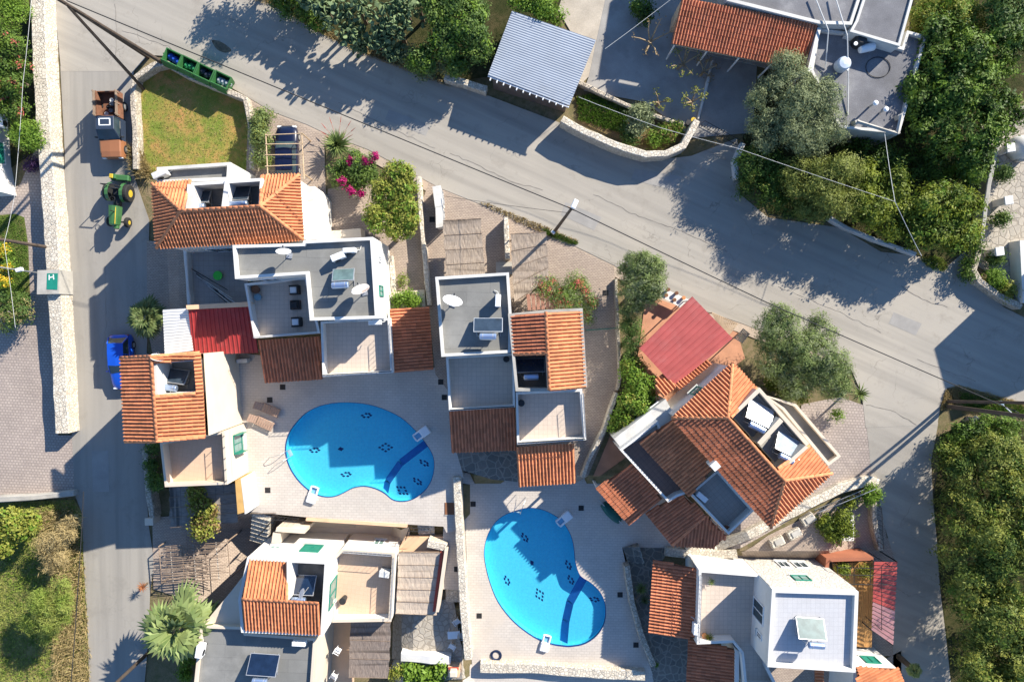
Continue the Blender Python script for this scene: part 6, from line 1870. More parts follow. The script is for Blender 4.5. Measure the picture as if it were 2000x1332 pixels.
# yard by the lower lane: white plinth table, stone benches, rails
t = thing('planter_table', 'white slab table around the small yard tree', 'table', G(1641, 1030))
for x0, y0, x1, y1 in ((1614, 1004, 1632, 1058), (1640, 1006, 1668, 1056)):
    MB().prism(XY([(x0, y0), (x1, y0), (x1, y1), (x0, y1)], -.4), -.52, -.4).build('slab', MT['white'], t)
    MB().prism(XY([(x0 + 6, y0 + 8), (x1 - 6, y0 + 8), (x1 - 6, y1 - 8), (x0 + 6, y1 - 8)], -.5), -2.2, -.53).build('support', MT['concrete'], t)
for i, (x, y, r_, lab) in enumerate(((1548, 1040, R(30), 'worn stone block nearest the rubble wall'), (1515, 1056, R(25), 'worn stone block beside the round bush'), (1400, 1075, R(30), 'mossy square stone planter below the tiled canopy'), (1575, 1012, R(35), 'stone seat against the curved rubble wall'))):
    p = G(x, y)
    t = thing('stone_block', lab, 'stone block', p, r_, 'stone blocks in the yard')
    MB().box((0, 0, .25), (1.1, .7, .5), bev=.08).build('block_body', MT['stonepale'], t, local=True)
    MB().box((.1, .05, .53), (.7, .45, .08), bev=.03).build('top_slab', MT['concrete'], t, local=True)
def railing(label, pts, h=1.0, z=None, n=6, mat='iron'):
    w_ = [P(*p) for p in pts]
    t = thing('railing', label, 'railing', w_[0])
    for a_, b_ in zip(w_[:-1], w_[1:]):
        k = max(2, int((b_ - a_).length / .35))
        for i in range(k + 1):
            p = a_.lerp(b_, i / k)
            MB().tube(p, p + Vector((0, 0, h)), .014, n=5).build('baluster', MT[mat], t)
        for zz in (.08, h):
            MB().tube(a_ + Vector((0, 0, zz)), b_ + Vector((0, 0, zz)), .022, n=5).build('rail', MT[mat], t)
    return t
railing('black iron railing around the steps above the bottom left villa', [(506, 1046, -.6), (540, 1008, 0), (585, 1012, 0)], .9)
railing('black iron stair railing above the pale reed roof', [(795, 1048, -.6), (800, 1030, 0), (838, 1032, -.1)], .9)
railing('iron rail along the wall by the lower lane', [(1710, 985, -.6), (1712, 1030, -.8), (1714, 1065, -.9)], .9)
railing('thin rail along the yard side of the curved rubble wall', [(1590, 995, .1), (1640, 975, .1), (1700, 950, .1)], .8, mat='steel')
railing('low iron railing on the left terrace edge of the central villa', [(1012, 864, 3.7), (1142, 856, 3.7)], .35)
railing('low iron railing along the grey terrace edge', [(879, 800, 3.7), (1004, 793, 3.7)], .35)
railing('low iron railing above the pool side terrace of the flat roofed villa', [(632, 732, 3.7), (765, 725, 3.7)], .35)
railing('green gate across the drive beside the gabled roof', [(1143, 645, .05), (1212, 640, .05)], 1.1, mat='green')
railing('iron gate between curved wall and olive grove', [(1368, 245, .05), (1440, 285, .05)], 1.2)
# steps
def steps(label, a, b, w, n, z0, z1, mat=None):
    p, q_ = P(*a, z0), P(*b, z1)
    t = thing('stone_steps', label, 'steps', p)
    d_ = Vector((q_.x - p.x, q_.y - p.y, 0)); L_s = d_.length; d_.normalize()
    for i in range(n):
        z = z0 + (z1 - z0) * (i + 1) / n
        c_ = p + d_ * (L_s * (i + .5) / n)
        zl = min(z0, z1) - .6
        MB().box((c_.x, c_.y, (z + zl) / 2), (L_s / n, w, z - zl), math.atan2(d_.y, d_.x)).build('step', mat or MT['stonepale'], t)
    return t
steps('stone steps between lower pool and tiled canopy', (1255, 1085), (1222, 1085), 1.4, 6, -.1, -1.15, MT['flag'])
steps('pale stone steps down beside the long dividing wall', (830, 1020), (835, 1058), 1.3, 7, -.05, -1.6)
steps('pale stone steps left of the bottom left villa', (510, 1005), (505, 1060), 1.5, 7, -.05, -1.6)
steps('concrete steps between the two reed carports', (985, 512), (985, 536), 1.3, 4, .1, .5, MT['concrete'])
steps('pale stone steps beside the flagstone yard', (885, 1145), (885, 1175), 1.2, 5, -.5, -1.15)
for i, (x, y, lab) in enumerate(((1948, 298, 'white gate pillar at the top of the right patio'), (1944, 398, 'white gate pillar halfway along the right patio'), (1927, 495, 'white gate pillar nearest the road on the right patio'))):
    t = thing('gate_pillar', lab, 'pillar', G(x, y), R(8), 'white pillars along the right patio')
    MB().box((0, 0, .7), (.5, .5, 1.4)).build('shaft', MT['whitedull'], t, local=True)
    MB().box((0, 0, 1.43), (.66, .66, .1), bev=.03).build('cap', MT['white'], t, local=True)
t = thing('dome_oven', 'whitewashed dome oven behind the right patio', 'oven', G(1985, 292))
MB().lathe((0, 0, 0), [(.95, 0), (.95, .5), (.85, .9), (.6, 1.25), (.25, 1.42), (.02, 1.45)], 20).build('dome', MT['whitedull'], t, smooth=True, local=True)
MB().box((0, -.9, .4), (.6, .3, .5), bev=.1).build('mouth', MT['concrete'], t, local=True)
t = thing('plant_bench', 'white bench with potted plants behind the faded red roof', 'bench', G(1305, 578))
pb_ = [(1282, 575), (1297, 563), (1345, 585), (1328, 600)]
MB().prism(XY(pb_, .8), .72, .8).build('bench_top', MT['white'], t)
for x, y in pb_:
    p = P(x, y, .7)
    MB().tube((p.x, p.y, 0), p, .04, n=6).build('leg', MT['white'], t)
for i, (x, y) in enumerate(((1304, 566), (1300, 577), (1320, 573), (1316, 586), (1334, 582))):
    tub(['dark pot at the top of the white plant bench', 'dark pot at the left of the white plant bench', 'dark pot in the middle of the white plant bench', 'dark pot at the lower edge of the white plant bench', 'pale pot at the red roof end of the plant bench'][i], x, y, .81, .14, .25, MT['rust'] if i < 4 else MT['orange'], 'flower_pot', 'pot')
t = thing('bollard_block', 'cream stone post at the foot of the cane pergola', 'post', G(307, 1010))
MB().box((0, 0, .6), (.55, .45, 1.2)).build('post_body', MT['cream'], t, local=True)
MB().box((0, 0, 1.23), (.66, .56, .07), bev=.02).build('post_cap', MT['cream'], t, local=True)

railing('steel railing along the east parapet of the pool side terrace', [(762, 632, 3.7), (766, 722, 3.7)], .5, mat='steel')
railing('steel railing along the east parapet of the central terrace', [(1138, 768, 3.7), (1143, 852, 3.7)], .5, mat='steel')
railing('steel railing along the east parapet of the peach terrace', [(770, 1088, 1.25), (764, 1205, 1.25)], .5, mat='steel')
railing('steel railing along the top parapet of the peach terrace', [(672, 1075, 1.25), (766, 1082, 1.25)], .5, mat='steel')
railing('steel railing along the pool side parapet of the white walled terrace', [(1368, 1122, 2.6), (1363, 1250, 2.6)], .45, mat='steel')
railing('steel railing along the lower parapet of the chair terrace', [(498, 659, 3.75), (620, 651, 3.75)], .35, mat='steel')
# ================================================================== PLANTS
LEAF = dict(
    olive=m_leaf('olive_leaves', (.15, .185, .09), (.28, .32, .17), (.23, .27, .13)),
    olivegreen=m_leaf('green_olive_leaves', (.11, .16, .05), (.24, .30, .10), (.19, .25, .08)),
    carob=m_leaf('dark_glossy_leaves', (.028, .058, .014), (.085, .15, .026), (.14, .22, .03), .25, .35),
    citrus=m_leaf('citrus_leaves', (.04, .075, .012), (.15, .20, .025), (.25, .29, .035), .3, .4),
    laurel=m_leaf('laurel_leaves', (.11, .14, .03), (.27, .30, .07), (.22, .25, .055)),
    bright=m_leaf('bright_green_leaves', (.10, .19, .025), (.22, .34, .045), (.17, .27, .035)),
    yellow=m_leaf('yellow_green_leaves', (.17, .20, .035), (.36, .36, .07), (.26, .28, .05)),
    hedge=m_leaf('hedge_leaves', (.045, .095, .025), (.11, .18, .045), (.15, .22, .05)),
    bamboo=m_leaf('thicket_leaves', (.05, .09, .02), (.17, .22, .04), (.27, .29, .06)),
    pear=m_leaf('cactus_pads', (.08, .13, .06), (.17, .23, .11), (.20, .26, .12), .05, .55),
    palm=m_leaf('palm_fronds', (.13, .19, .06), (.28, .34, .13), (.22, .27, .10), .2),
    palmdark=m_leaf('dark_palm_fronds', (.06, .10, .035), (.16, .19, .07), (.11, .15, .05), .2),
    pink=m_leaf('magenta_bracts', (.30, .008, .10), (.50, .02, .18), (.40, .015, .14)),
    redflower=m_leaf('red_flowers', (.42, .09, .07), (.55, .20, .13), (.48, .12, .10)),
    yellowflower=m_leaf('yellow_flowers', (.62, .40, .02), (.72, .52, .05), (.68, .46, .03)),
    brown=m_leaf('dry_brown_leaves', (.20, .13, .06), (.36, .25, .11), (.28, .20, .09)),
    purple=m_leaf('purple_leaves', (.06, .03, .09), (.12, .06, .15), (.09, .04, .12)),
    dry=m_leaf('dry_grass', (.34, .26, .12), (.50, .40, .20), (.42, .33, .16), .3, .8),
    grass=m_leaf('green_grass', (.12, .19, .03), (.25, .32, .06), (.32, .34, .09), .3, .7),
    lush=m_leaf('lush_grass', (.06, .14, .02), (.14, .25, .035), (.12, .21, .03), .3, .7),
    aloe=m_leaf('aloe_leaves', (.09, .14, .04), (.20, .25, .08), (.16, .21, .06), .1),
    orangeleaf=m_leaf('orange_leaves', (.45, .16, .06), (.55, .26, .12), (.50, .22, .09)),
)
def quads_mesh(name, cen, ax, bx, mat, parent=None, origin=None, fold=None):
    """diamond leaves: centre, long half axis, short half axis (numpy n x 3)"""
    n = len(cen)
    v = np.empty((n, 4, 3), dtype=np.float32)
    v[:, 0] = cen - ax; v[:, 1] = cen - bx * 1.0 + ax * .05; v[:, 2] = cen + ax; v[:, 3] = cen + bx * 1.0 + ax * .05
    if origin is not None: v -= np.array(origin, dtype=np.float32)
    me = bpy.data.meshes.new(name)
    me.vertices.add(n * 4)
    me.vertices.foreach_set('co', v.ravel())
    me.loops.add(n * 4)
    me.loops.foreach_set('vertex_index', np.arange(n * 4, dtype=np.int32))
    me.polygons.add(n)
    me.polygons.foreach_set('loop_start', np.arange(0, n * 4, 4, dtype=np.int32))
    me.polygons.foreach_set('loop_total', np.full(n, 4, dtype=np.int32))
    me.materials.append(mat)
    me.update(calc_edges=True)
    me.validate()
    return link(bpy.data.objects.new(name, me), parent)
def unit(a):
    return a / np.maximum(1e-6, np.linalg.norm(a, axis=1, keepdims=True))
def leaf_cloud(lobes, n, length, width, rng, clump=.28, per=14, up=.55, shell=.62, droop=0.0):
    """leaf clumps spread through the outer part of several uneven lobes (cx, cy, cz, rx, ry, rz)"""
    lb = np.array(lobes, dtype=float)
    wgt = lb[:, 3] * lb[:, 4]
    wgt = wgt / wgt.sum()
    m = max(6, n // per)
    which = rng.choice(len(lb), m, p=wgt)
    d = unit(rng.normal(size=(m, 3)))
    flip = (d[:, 2] < 0) & (rng.random(m) < up)
    d[flip, 2] *= -1
    rr = shell + (1.04 - shell) * rng.random(m) ** .6
    rr *= 1 + .10 * np.sin(d[:, 0] * 7 + which) * np.cos(d[:, 1] * 6 + which * 2)
    cc = lb[which, :3] + d * lb[which, 3:6] * rr[:, None]
    idx = rng.integers(0, m, n)
    cen = cc[idx] + rng.normal(size=(n, 3)) * clump
    out = d[idx]
    nor = unit(out * 1.25 + rng.normal(size=(n, 3)) * .42 + np.array([0, 0, .2]))
    t = unit(np.cross(nor, rng.normal(size=(n, 3))))
    if droop:
        t = unit(t + np.array([0, 0, -droop]))
    b = unit(np.cross(nor, t))
    s = rng.uniform(.65, 1.35, (n, 1))
    return cen, t * (length / 2) * s, b * (width / 2) * s
def split_lobes(lobes, rng, k=7, f=.55):
    out = []
    for (x, y, z, rx, ry, rz) in lobes:
        out.append((x, y, z - rz * .1, rx * .78, ry * .78, rz * .8))
        kk = max(3, int(k * min(1.6, rx / 1.6)))
        for i in range(kk):
            a = rng.random() * 6.283
            e = rng.random() * .9 - .1
            q_ = f * rng.uniform(.55, 1.15)
            r_ = rng.uniform(.55, .78)
            out.append((x + math.cos(a) * math.cos(e) * rx * r_, y + math.sin(a) * math.cos(e) * ry * r_, z + math.sin(e) * rz * r_, rx * q_ * .75, ry * q_ * .75, rz * q_ * .75))
    return out
def plant(name, label, cat, lobes, leaf, n=6000, size=(.2, .09), seed=1, trunk=True, group=None, base=None, clump=.2, per=22, extra=None, split=True, k=7, shell=.62, tr=.14, droop=0.0, up=.55):
    """lobes: (px, py, radius_px, z_centre[, flatten]) in photo pixels"""
    rng = np.random.default_rng(seed)
    L = []
    for lo in lobes:
        px, py, r, z = lo[:4]
        p = P(px, py, z)
        rm = r / (FOC / (CAM_H - z))
        L.append((p.x, p.y, z, rm, rm, rm * (lo[4] if len(lo) > 4 else .8)))
    cx = sum(l[0] for l in L) / len(L); cy = sum(l[1] for l in L) / len(L)
    if base is not None:
        b_ = G(*base); cx, cy = b_.x, b_.y
    org = Vector((cx, cy, gz(cx, cy)))
    root = thing(name, label, cat, org, group=group)
    LL = split_lobes(L, rng, k) if split else L
    cen, ax, bx = leaf_cloud(LL, n, size[0], size[1], rng, clump, per, shell=shell, droop=droop, up=up)
    zmin = gz(cx, cy) + .03
    cen[:, 2] = np.maximum(cen[:, 2], zmin)
    quads_mesh('crown', cen, ax, bx, LEAF[leaf], root, org)
    if extra:
        for (lf, frac, sz, shl) in extra:
            cen, ax, bx = leaf_cloud(LL, int(n * frac), sz[0], sz[1], rng, clump * .7, per, shell=shl, up=.9)
            quads_mesh('blossom' if lf in ('pink', 'redflower', 'yellowflower') else 'foliage', cen, ax, bx, LEAF[lf], root, org)
    if trunk:
        mb = MB()
        zt = min(l[2] for l in L)
        fork = Vector((cx, cy, max(org.z + .3, min(zt - .1, org.z + (zt - org.z) * .55))))
        mb.tube(org - Vector((0, 0, .2)), fork, tr * 1.3, tr, 8)
        for l in LL[:14]:
            tgt = Vector((l[0], l[1], l[2]))
            mid = fork.lerp(tgt, .5) + Vector((rng.normal() * .1, rng.normal() * .1, .1))
            mb.tube(fork, mid, tr * .6, tr * .35, 6); mb.tube(mid, tgt, tr * .35, tr * .12, 5)
        mb.build('trunk', MT['trunk'], root)
    return root
def fan_palm(label, px, py, z, n=24, size=1.7, seed=1, leaf='palm', base=None, fr=15, up=0.5):
    rng = random.Random(seed)
    top = P(px, py, z)
    b_ = G(*base) if base else Vector((top.x, top.y, gz(top.x, top.y)))
    root = thing('fan_palm', label, 'palm', b_)
    MB().tube(b_ - Vector((0, 0, .2)), top - Vector((0, 0, .1)), .26, .19, 10).build('trunk', MT['trunk'], root)
    for i in range(n):
        a = i * 2.39996 + rng.uniform(-.3, .3)
        e = R(70) - R(95) * ((i + .5) / n) ** .8 + rng.uniform(-.12, .12) + (up - .5)
        st = size * (.08 + .48 * (i / n) ** .7) * rng.uniform(.85, 1.15)
        d = Vector((math.cos(a) * math.cos(e), math.sin(a) * math.cos(e), math.sin(e)))
        hub = top + d * st + Vector((0, 0, .1))
        mb = MB()
        mb.tube(top, hub, .022, .014, 4)
        side = d.cross(Vector((0, 0, 1))).normalized()
        roll = rng.uniform(-.5, .5)
        nrm = side.cross(d).normalized()
        side = (side * math.cos(roll) + nrm * math.sin(roll)).normalized()
        nrm = side.cross(d).normalized()
        L = size * rng.uniform(.46, .64)
        for k in range(fr):
            t_ = (k / (fr - 1) - .5) * R(210)
            dd = (d * math.cos(t_) + side * math.sin(t_)).normalized()
            w = side * math.cos(t_) - d * math.sin(t_)
            Lk = L * (1 - .3 * abs(t_) / R(105)) * rng.uniform(.9, 1.08)
            mid = hub + dd * Lk * .55 + nrm * (.03 if k % 2 else -.01)
            tip = hub + dd * Lk + Vector((0, 0, -.22 * Lk)) + w * rng.uniform(-.04, .04)
            ww = Lk * .105
            mb.add([hub, mid - w * ww, tip, mid + w * ww], [(0, 1, 2, 3)])
        mb.build('frond', LEAF[leaf], root)
    return root
def rosette(label, px, py, z, n=40, size=.9, w=.09, leaf='aloe', name='yucca', cat='yucca', seed=1, up=.35, stem=True, group=None):
    rng = random.Random(seed)
    c = P(px, py, z)
    g = gz(c.x, c.y)
    root = thing(name, label, cat, (c.x, c.y, g), group=group)
    mb = MB()
    for i in range(n):
        a = i * 2.39996; e = R(80) * (1 - i / n) + rng.uniform(-.15, .1) + up - .35
        d = Vector((math.cos(a) * math.cos(e), math.sin(a) * math.cos(e), math.sin(e)))
        s = d.cross(Vector((0, 0, 1))).normalized()
        L = size * rng.uniform(.75, 1.1)
        tip = c + d * L + Vector((0, 0, -.15 * L))
        mid = c + d * L * .45
        nrm = s.cross(d).normalized()
        mb.add([c - s * w * .4, mid - s * w * .5, tip, mid + s * w * .5, c + s * w * .4, mid - nrm * w * .2], [(0, 1, 5), (1, 2, 5), (2, 3, 5), (3, 4, 5)])
    mb.build('leaves', LEAF[leaf], root)
    if stem and z - g > .25:
        MB().tube((c.x, c.y, g - .1), c, .09, .08, 8).build('stem', MT['trunk'], root)
    return root
def scatter_px(poly, n, rng):
    xs = [p[0] for p in poly]; ys = [p[1] for p in poly]
    out = []
    while len(out) < n:
        x, y = rng.uniform(min(xs), max(xs)), rng.uniform(min(ys), max(ys))
        if pt_in(poly, x, y): out.append((x, y))
    return out
def grass(name, label, poly, n, h, leaf, seed=1, w=.025, dens=None, lean=.5):
    """uncountable blades over an outline in pixels"""
    rng = np.random.default_rng(seed)
    pts = scatter_px(poly, n, rng)
    pos = np.array([tuple(G(x, y)) for x, y in pts])
    if dens is not None:
        pos[:, :2] += rng.normal(size=(n, 2)) * .02
    hh = h * rng.uniform(.5, 1.3, (n, 1))
    d = np.concatenate([rng.normal(size=(n, 2)) * lean, np.ones((n, 1))], axis=1)
    d = unit(d)
    ax = d * hh / 2
    s = unit(np.cross(d, rng.normal(size=(n, 3))))
    o = quads_mesh(name, pos + ax, ax, s * w, LEAF[leaf])
    tag(o, label, 'grass', kind='stuff')
    return o

# ---- grass and bare beds
m_yard = m_ground('yard_grass_ground', ((.25, .30, .06), (.58, .32, .12), (.20, .27, .045)), .45, 1.3)
drape('grass_yard', [(270, 165), (300, 132), (325, 128), (478, 197), (488, 250), (490, 350), (300, 350), (268, 330)], .0, m_yard)
YARD = [(275, 165), (300, 140), (325, 135), (474, 203), (484, 250), (485, 340), (305, 345), (272, 330)]
grass('yard_grass', 'patchy green and straw grass in the walled yard', YARD, 2800, .09, 'grass', 3, lean=1.2)
grass('yard_straw', 'dry straw grass tufts in the walled yard', YARD, 2200, .09, 'dry', 4, lean=1.2)
grass('verge_straw', 'tall dry grass beside the tractor', [(255, 290), (275, 290), (300, 340), (290, 350), (262, 335)], 1400, .8, 'dry', 5, .02)
m_field = m_ground('field_ground', ((.22, .25, .07), (.36, .29, .12), (.16, .20, .05)), .35, 1.8)
drape('grass_field', [(-80, 985), (145, 975), (160, 1000), (166, 1100), (174, 1250), (178, 1420), (-80, 1420)], .0, m_field)
grass('field_grass', 'rank green grass covering the field at the bottom left', [(-40, 985), (143, 978), (158, 1000), (164, 1100), (172, 1250), (176, 1390), (-40, 1390)], 16000, .25, 'grass', 6, .03, lean=1.4)
grass('field_straw', 'straw coloured seed grass along the lane and field', [(75, 1000), (145, 990), (164, 1100), (174, 1250), (178, 1370), (110, 1370), (100, 1150)], 9000, .5, 'dry', 7, .022, lean=.8)
drape('planter_lawn', [(-60, 425), (30, 418), (48, 425), (56, 480), (60, 600), (-60, 620)], .03, m_ground('lawn_ground', ((.10, .17, .03), (.26, .22, .09), (.12, .19, .03)), .5, 1.5))
grass('lawn_grass', 'bright lawn strip on the left edge by the lamp column', [(-20, 425), (30, 422), (46, 430), (56, 500), (58, 600), (-20, 600)], 6000, .12, 'lush', 8)
drape('garden_bed', [(1125, 185), (1170, 180), (1260, 222), (1335, 245), (1330, 275), (1290, 295), (1205, 272), (1130, 238)], .035, m_ground('bed_ground', ((.24, .15, .08), (.15, .16, .05), (.30, .20, .11)), .8, 2))
grass('bed_grass', 'green weeds in the roadside bed by the shed', [(1125, 190), (1165, 185), (1230, 215), (1225, 265), (1130, 235)], 4500, .25, 'lush', 9, .03)
grass('corner_straw', 'brown dry grass on the right road corner', [(1835, 800), (1845, 762), (1870, 752), (2000, 788), (2010, 800), (1890, 790)], 6500, .22, 'dry', 10)
grass('corner_grass', 'green weeds between the two right corner poles', [(1870, 765), (1990, 790), (2010, 810), (1880, 800)], 3500, .3, 'lush', 11)
grass('kerb_grass', 'weedy strip of grass along the drive edge at the lamp pole', [(935, 396), (955, 398), (1060, 440), (1130, 470), (1125, 478), (1050, 452)], 1800, .18, 'dry', 12)
grass('kerb_weeds', 'green weeds at the foot of the lamp pole', [(1060, 447), (1085, 455), (1130, 475), (1120, 478), (1065, 458)], 900, .25, 'lush', 13)
grass('path_weeds', 'dry weeds at the citrus end of the road', [(1795, 505), (1825, 500), (1850, 515), (1845, 530), (1810, 522)], 900, .3, 'grass', 14)
grass('hedge_straw', 'dry verge below the prickly pear hedge', [(480, -5), (540, 15), (640, 75), (700, 105), (770, 130), (880, 172), (875, 165), (760, 110), (640, 55), (540, -5)], 4000, .2, 'dry', 15)

# ---- left edge
plant('hedge_shrub', 'clipped yellow green shrub at the very top left', 'shrub', [(10, 5, 26, 1.8), (40, 22, 22, 1.6), (15, 40, 26, 1.9)], 'bright', 4500, (.16, .06), 21)
plant('garden_tree', 'dark green tree behind the long pale wall', 'tree', [(15, 95, 40, 2.6), (40, 140, 26, 2.4), (12, 165, 38, 2.6), (25, 210, 30, 2.2)], 'carob', 9000, (.2, .09), 22, extra=[('redflower', .05, (.12, .1), .95)])
plant('garden_shrub', 'loose pale green bush overhanging the wall at the left', 'shrub', [(55, 262, 30, 1.8), (40, 248, 18, 1.6), (70, 275, 16, 1.6)], 'bright', 3500, (.26, .07), 23)
plant('purple_shrub', 'small purple bush against the pale wall', 'shrub', [(65, 318, 13, .5), (58, 325, 9, .4)], 'purple', 900, (.12, .08), 24, trunk=False)
plant('clipped_bush', 'speckled bush below the lamp column on the left', 'shrub', [(20, 605, 36, .8), (45, 615, 22, .7), (10, 630, 26, .7)], 'hedge', 5500, (.15, .07), 25, extra=[('dry', .25, (.1, .06), .9)])
plant('flower_patch', 'yellow flowers on the left lawn', 'flowers', [(5, 490, 14, .25), (8, 555, 14, .25), (15, 520, 12, .2)], 'bright', 1200, (.14, .08), 26, trunk=False, extra=[('yellowflower', .8, (.12, .1), .8)])
# ---- top edge: prickly pears and shrubs
def prickly(label, lobes, n, seed):
    rng = np.random.default_rng(seed)
    L = []
    for px, py, r, z in lobes:
        p = P(px, py, z); L.append((p.x, p.y, z, r / 26, r / 26, r / 26 * .9))
    cx, cy = L[0][0], L[0][1]
    org = Vector((cx, cy, gz(cx, cy)))
    root = thing('prickly_pear', label, 'cactus', org, group='prickly pear thicket')
    lb = np.array(L)
    w = rng.choice(len(lb), n)
    d = unit(rng.normal(size=(n, 3))); d[:, 2] = np.abs(d[:, 2])
    cen = lb[w, :3] + d * lb[w, 3:6] * rng.uniform(.3, 1.0, (n, 1))
    t = unit(d * .6 + rng.normal(size=(n, 3)) * .5 + np.array([0, 0, .3])); b = unit(np.cross(t, rng.normal(size=(n, 3))))
    vs, fs = [], []
    for i in range(n):
        s = rng.uniform(.75, 1.2)
        nn = np.cross(t[i], b[i])
        k0 = len(vs)
        for sg in (.025, -.025):
            for k in range(10):
                a_ = 6.283 * k / 10
                vs.append(tuple(cen[i] + t[i] * (.22 * s * math.cos(a_)) + b[i] * (.14 * s * (1 + .12 * math.cos(a_)) * math.sin(a_)) + nn * sg))
        fs += [tuple(range(k0, k0 + 10)), tuple(range(k0 + 19, k0 + 9, -1))] + [(k0 + k, k0 + 10 + k, k0 + 10 + (k + 1) % 10, k0 + (k + 1) % 10) for k in range(10)]
    mb = MB(); mb.add(vs, fs)
    mb.build('pads', LEAF['pear'], root, kind='stuff')
    mb = MB()
    for l in L: mb.tube((l[0], l[1], gz(l[0], l[1]) - .1), (l[0], l[1], l[2]), .16, .1, 7)
    mb.build('stem', MT['trunk'], root)
prickly('prickly pear clump left of the long thicket', [(660, 40, 36, 2.5), (635, 15, 28, 2.4), (690, 70, 30, 2.1), (700, 15, 34, 2.7)], 420, 31)
prickly('prickly pear clump in the middle of the thicket', [(755, 35, 40, 2.8), (740, 80, 30, 2.2), (790, 10, 34, 3.0), (780, 55, 34, 2.7)], 460, 32)
prickly('prickly pear clump overhanging the road beside the tree', [(820, 20, 36, 2.0), (770, 105, 24, 1.3), (705, 90, 22, 1.2)], 300, 33)
plant('roadside_shrub', 'low shrub at the left end of the prickly pears', 'shrub', [(560, 5, 26, .9), (600, 20, 26, 1.0), (620, 45, 20, .9)], 'hedge', 4000, (.18, .09), 34, extra=[('bright', .4, (.18, .08), .9)])
plant('carob_tree', 'dense green tree over the road right of the prickly pears', 'tree', [(905, 40, 48, 3.2), (870, 80, 40, 2.8), (830, 120, 30, 2.2), (930, 90, 34, 2.6), (860, 20, 34, 3.0), (890, 130, 22, 2.0)], 'hedge', 16000, (.22, .11), 35, base=(880, 90), extra=[('bright', .35, (.2, .1), .95)])
plant('roadside_shrub', 'grey green bush spilling beside the shed wall', 'shrub', [(830, 135, 22, 1.2), (870, 125, 20, 1.3), (800, 110, 20, 1.4)], 'olive', 3200, (.2, .08), 36)
plant('garden_tree', 'bright green tree behind the shed', 'tree', [(1060, 10, 36, 2.6), (1085, 30, 22, 2.2), (1020, 0, 30, 2.6)], 'bright', 5000, (.2, .1), 37)
plant('garden_shrub', 'dark green bush at the top left of the concrete yard', 'shrub', [(1255, 15, 22, 1.0), (1262, 35, 14, .8)], 'carob', 1500, (.2, .1), 38)
# ---- top right trees
plant('olive_tree', 'large grey green olive tree at the gate', 'tree', [(1545, 165, 56, 3.6), (1590, 185, 46, 3.6), (1500, 200, 48, 3.3), (1560, 240, 60, 3.4), (1620, 240, 42, 3.2), (1500, 260, 44, 3.0), (1585, 290, 34, 2.8)], 'olive', 38000, (.21, .05), 41, base=(1540, 240), clump=.16, k=9)
plant('laurel_tree', 'yellowish green tree below the olive tree', 'tree', [(1610, 355, 52, 3.3), (1660, 325, 34, 3.0), (1560, 350, 42, 2.8), (1640, 395, 40, 2.8), (1590, 410, 34, 2.4)], 'laurel', 24000, (.21, .055), 42, base=(1610, 365), clump=.16, k=9)
plant('laurel_shrub', 'dark green shrub mass at the curved kerb wall', 'shrub', [(1480, 330, 44, 1.9), (1465, 365, 30, 1.5), (1510, 385, 36, 1.7), (1545, 400, 30, 1.4), (1520, 330, 36, 2.0)], 'carob', 9000, (.2, .08), 43, base=(1490, 350), extra=[('yellow', .12, (.16, .07), .9)])
plant('carob_tree', 'very large dark glossy tree at the top right', 'tree', [(1870, 150, 80, 3.0, .62), (1805, 180, 56, 2.7, .62), (1930, 110, 64, 2.9, .62), (1890, 250, 76, 2.9, .62), (1822, 262, 54, 2.5, .62), (1950, 220, 50, 2.6, .62), (1900, 315, 44, 2.3, .62), (1840, 90, 56, 2.8, .62)], 'carob', 38000, (.26, .12), 44, base=(1870, 200), clump=.2, per=30, k=11, extra=[('bright', .14, (.22, .1), .99)], tr=.22)
plant('understorey_shrub', 'dark shrubs filling the ground behind the laurel tree', 'shrub', [(1690, 300, 34, 1.2), (1740, 310, 34, 1.2), (1780, 345, 30, 1.2), (1660, 285, 24, 1.0), (1720, 345, 28, 1.1), (1830, 330, 36, 1.2), (1870, 350, 30, 1.2), (1795, 300, 26, 1.0)], 'carob', 9500, (.22, .09), 145, trunk=False)
plant('citrus_tree', 'citrus tree hanging over the road beside the laurel', 'tree', [(1700, 400, 46, 2.6), (1740, 430, 44, 2.5), (1690, 350, 34, 2.4), (1750, 370, 36, 2.5)], 'citrus', 12000, (.24, .11), 45, clump=.2)
plant('citrus_tree', 'rounded citrus tree at the road end near the path', 'tree', [(1830, 400, 54, 3.0), (1880, 410, 42, 2.8), (1800, 450, 46, 2.6), (1860, 460, 42, 2.5), (1900, 450, 24, 2.0)], 'citrus', 14000, (.24, .11), 46, base=(1840, 420), clump=.2, extra=[('bright', .25, (.22, .1), .95)])
plant('background_shrub', 'sunlit yellow green bushes behind the gravel roofs', 'shrub', [(1815, 30, 36, 2.2), (1860, 15, 40, 2.4), (1800, 65, 22, 1.6), (1900, 40, 30, 2.2)], 'yellow', 8000, (.2, .08), 47, extra=[('bright', .5, (.2, .08), .9)])
plant('background_tree', 'dark trees in the far top right corner', 'tree', [(1960, 20, 50, 3.2), (1995, 70, 40, 3.0)], 'hedge', 7000, (.22, .1), 48)
plant('path_hedge', 'dark hedge strip between citrus trees and patio wall', 'hedge', [(1895, 510, 15, .9), (1888, 540, 13, .8), (1905, 480, 15, .9)], 'carob', 1600, (.18, .08), 49, trunk=False)
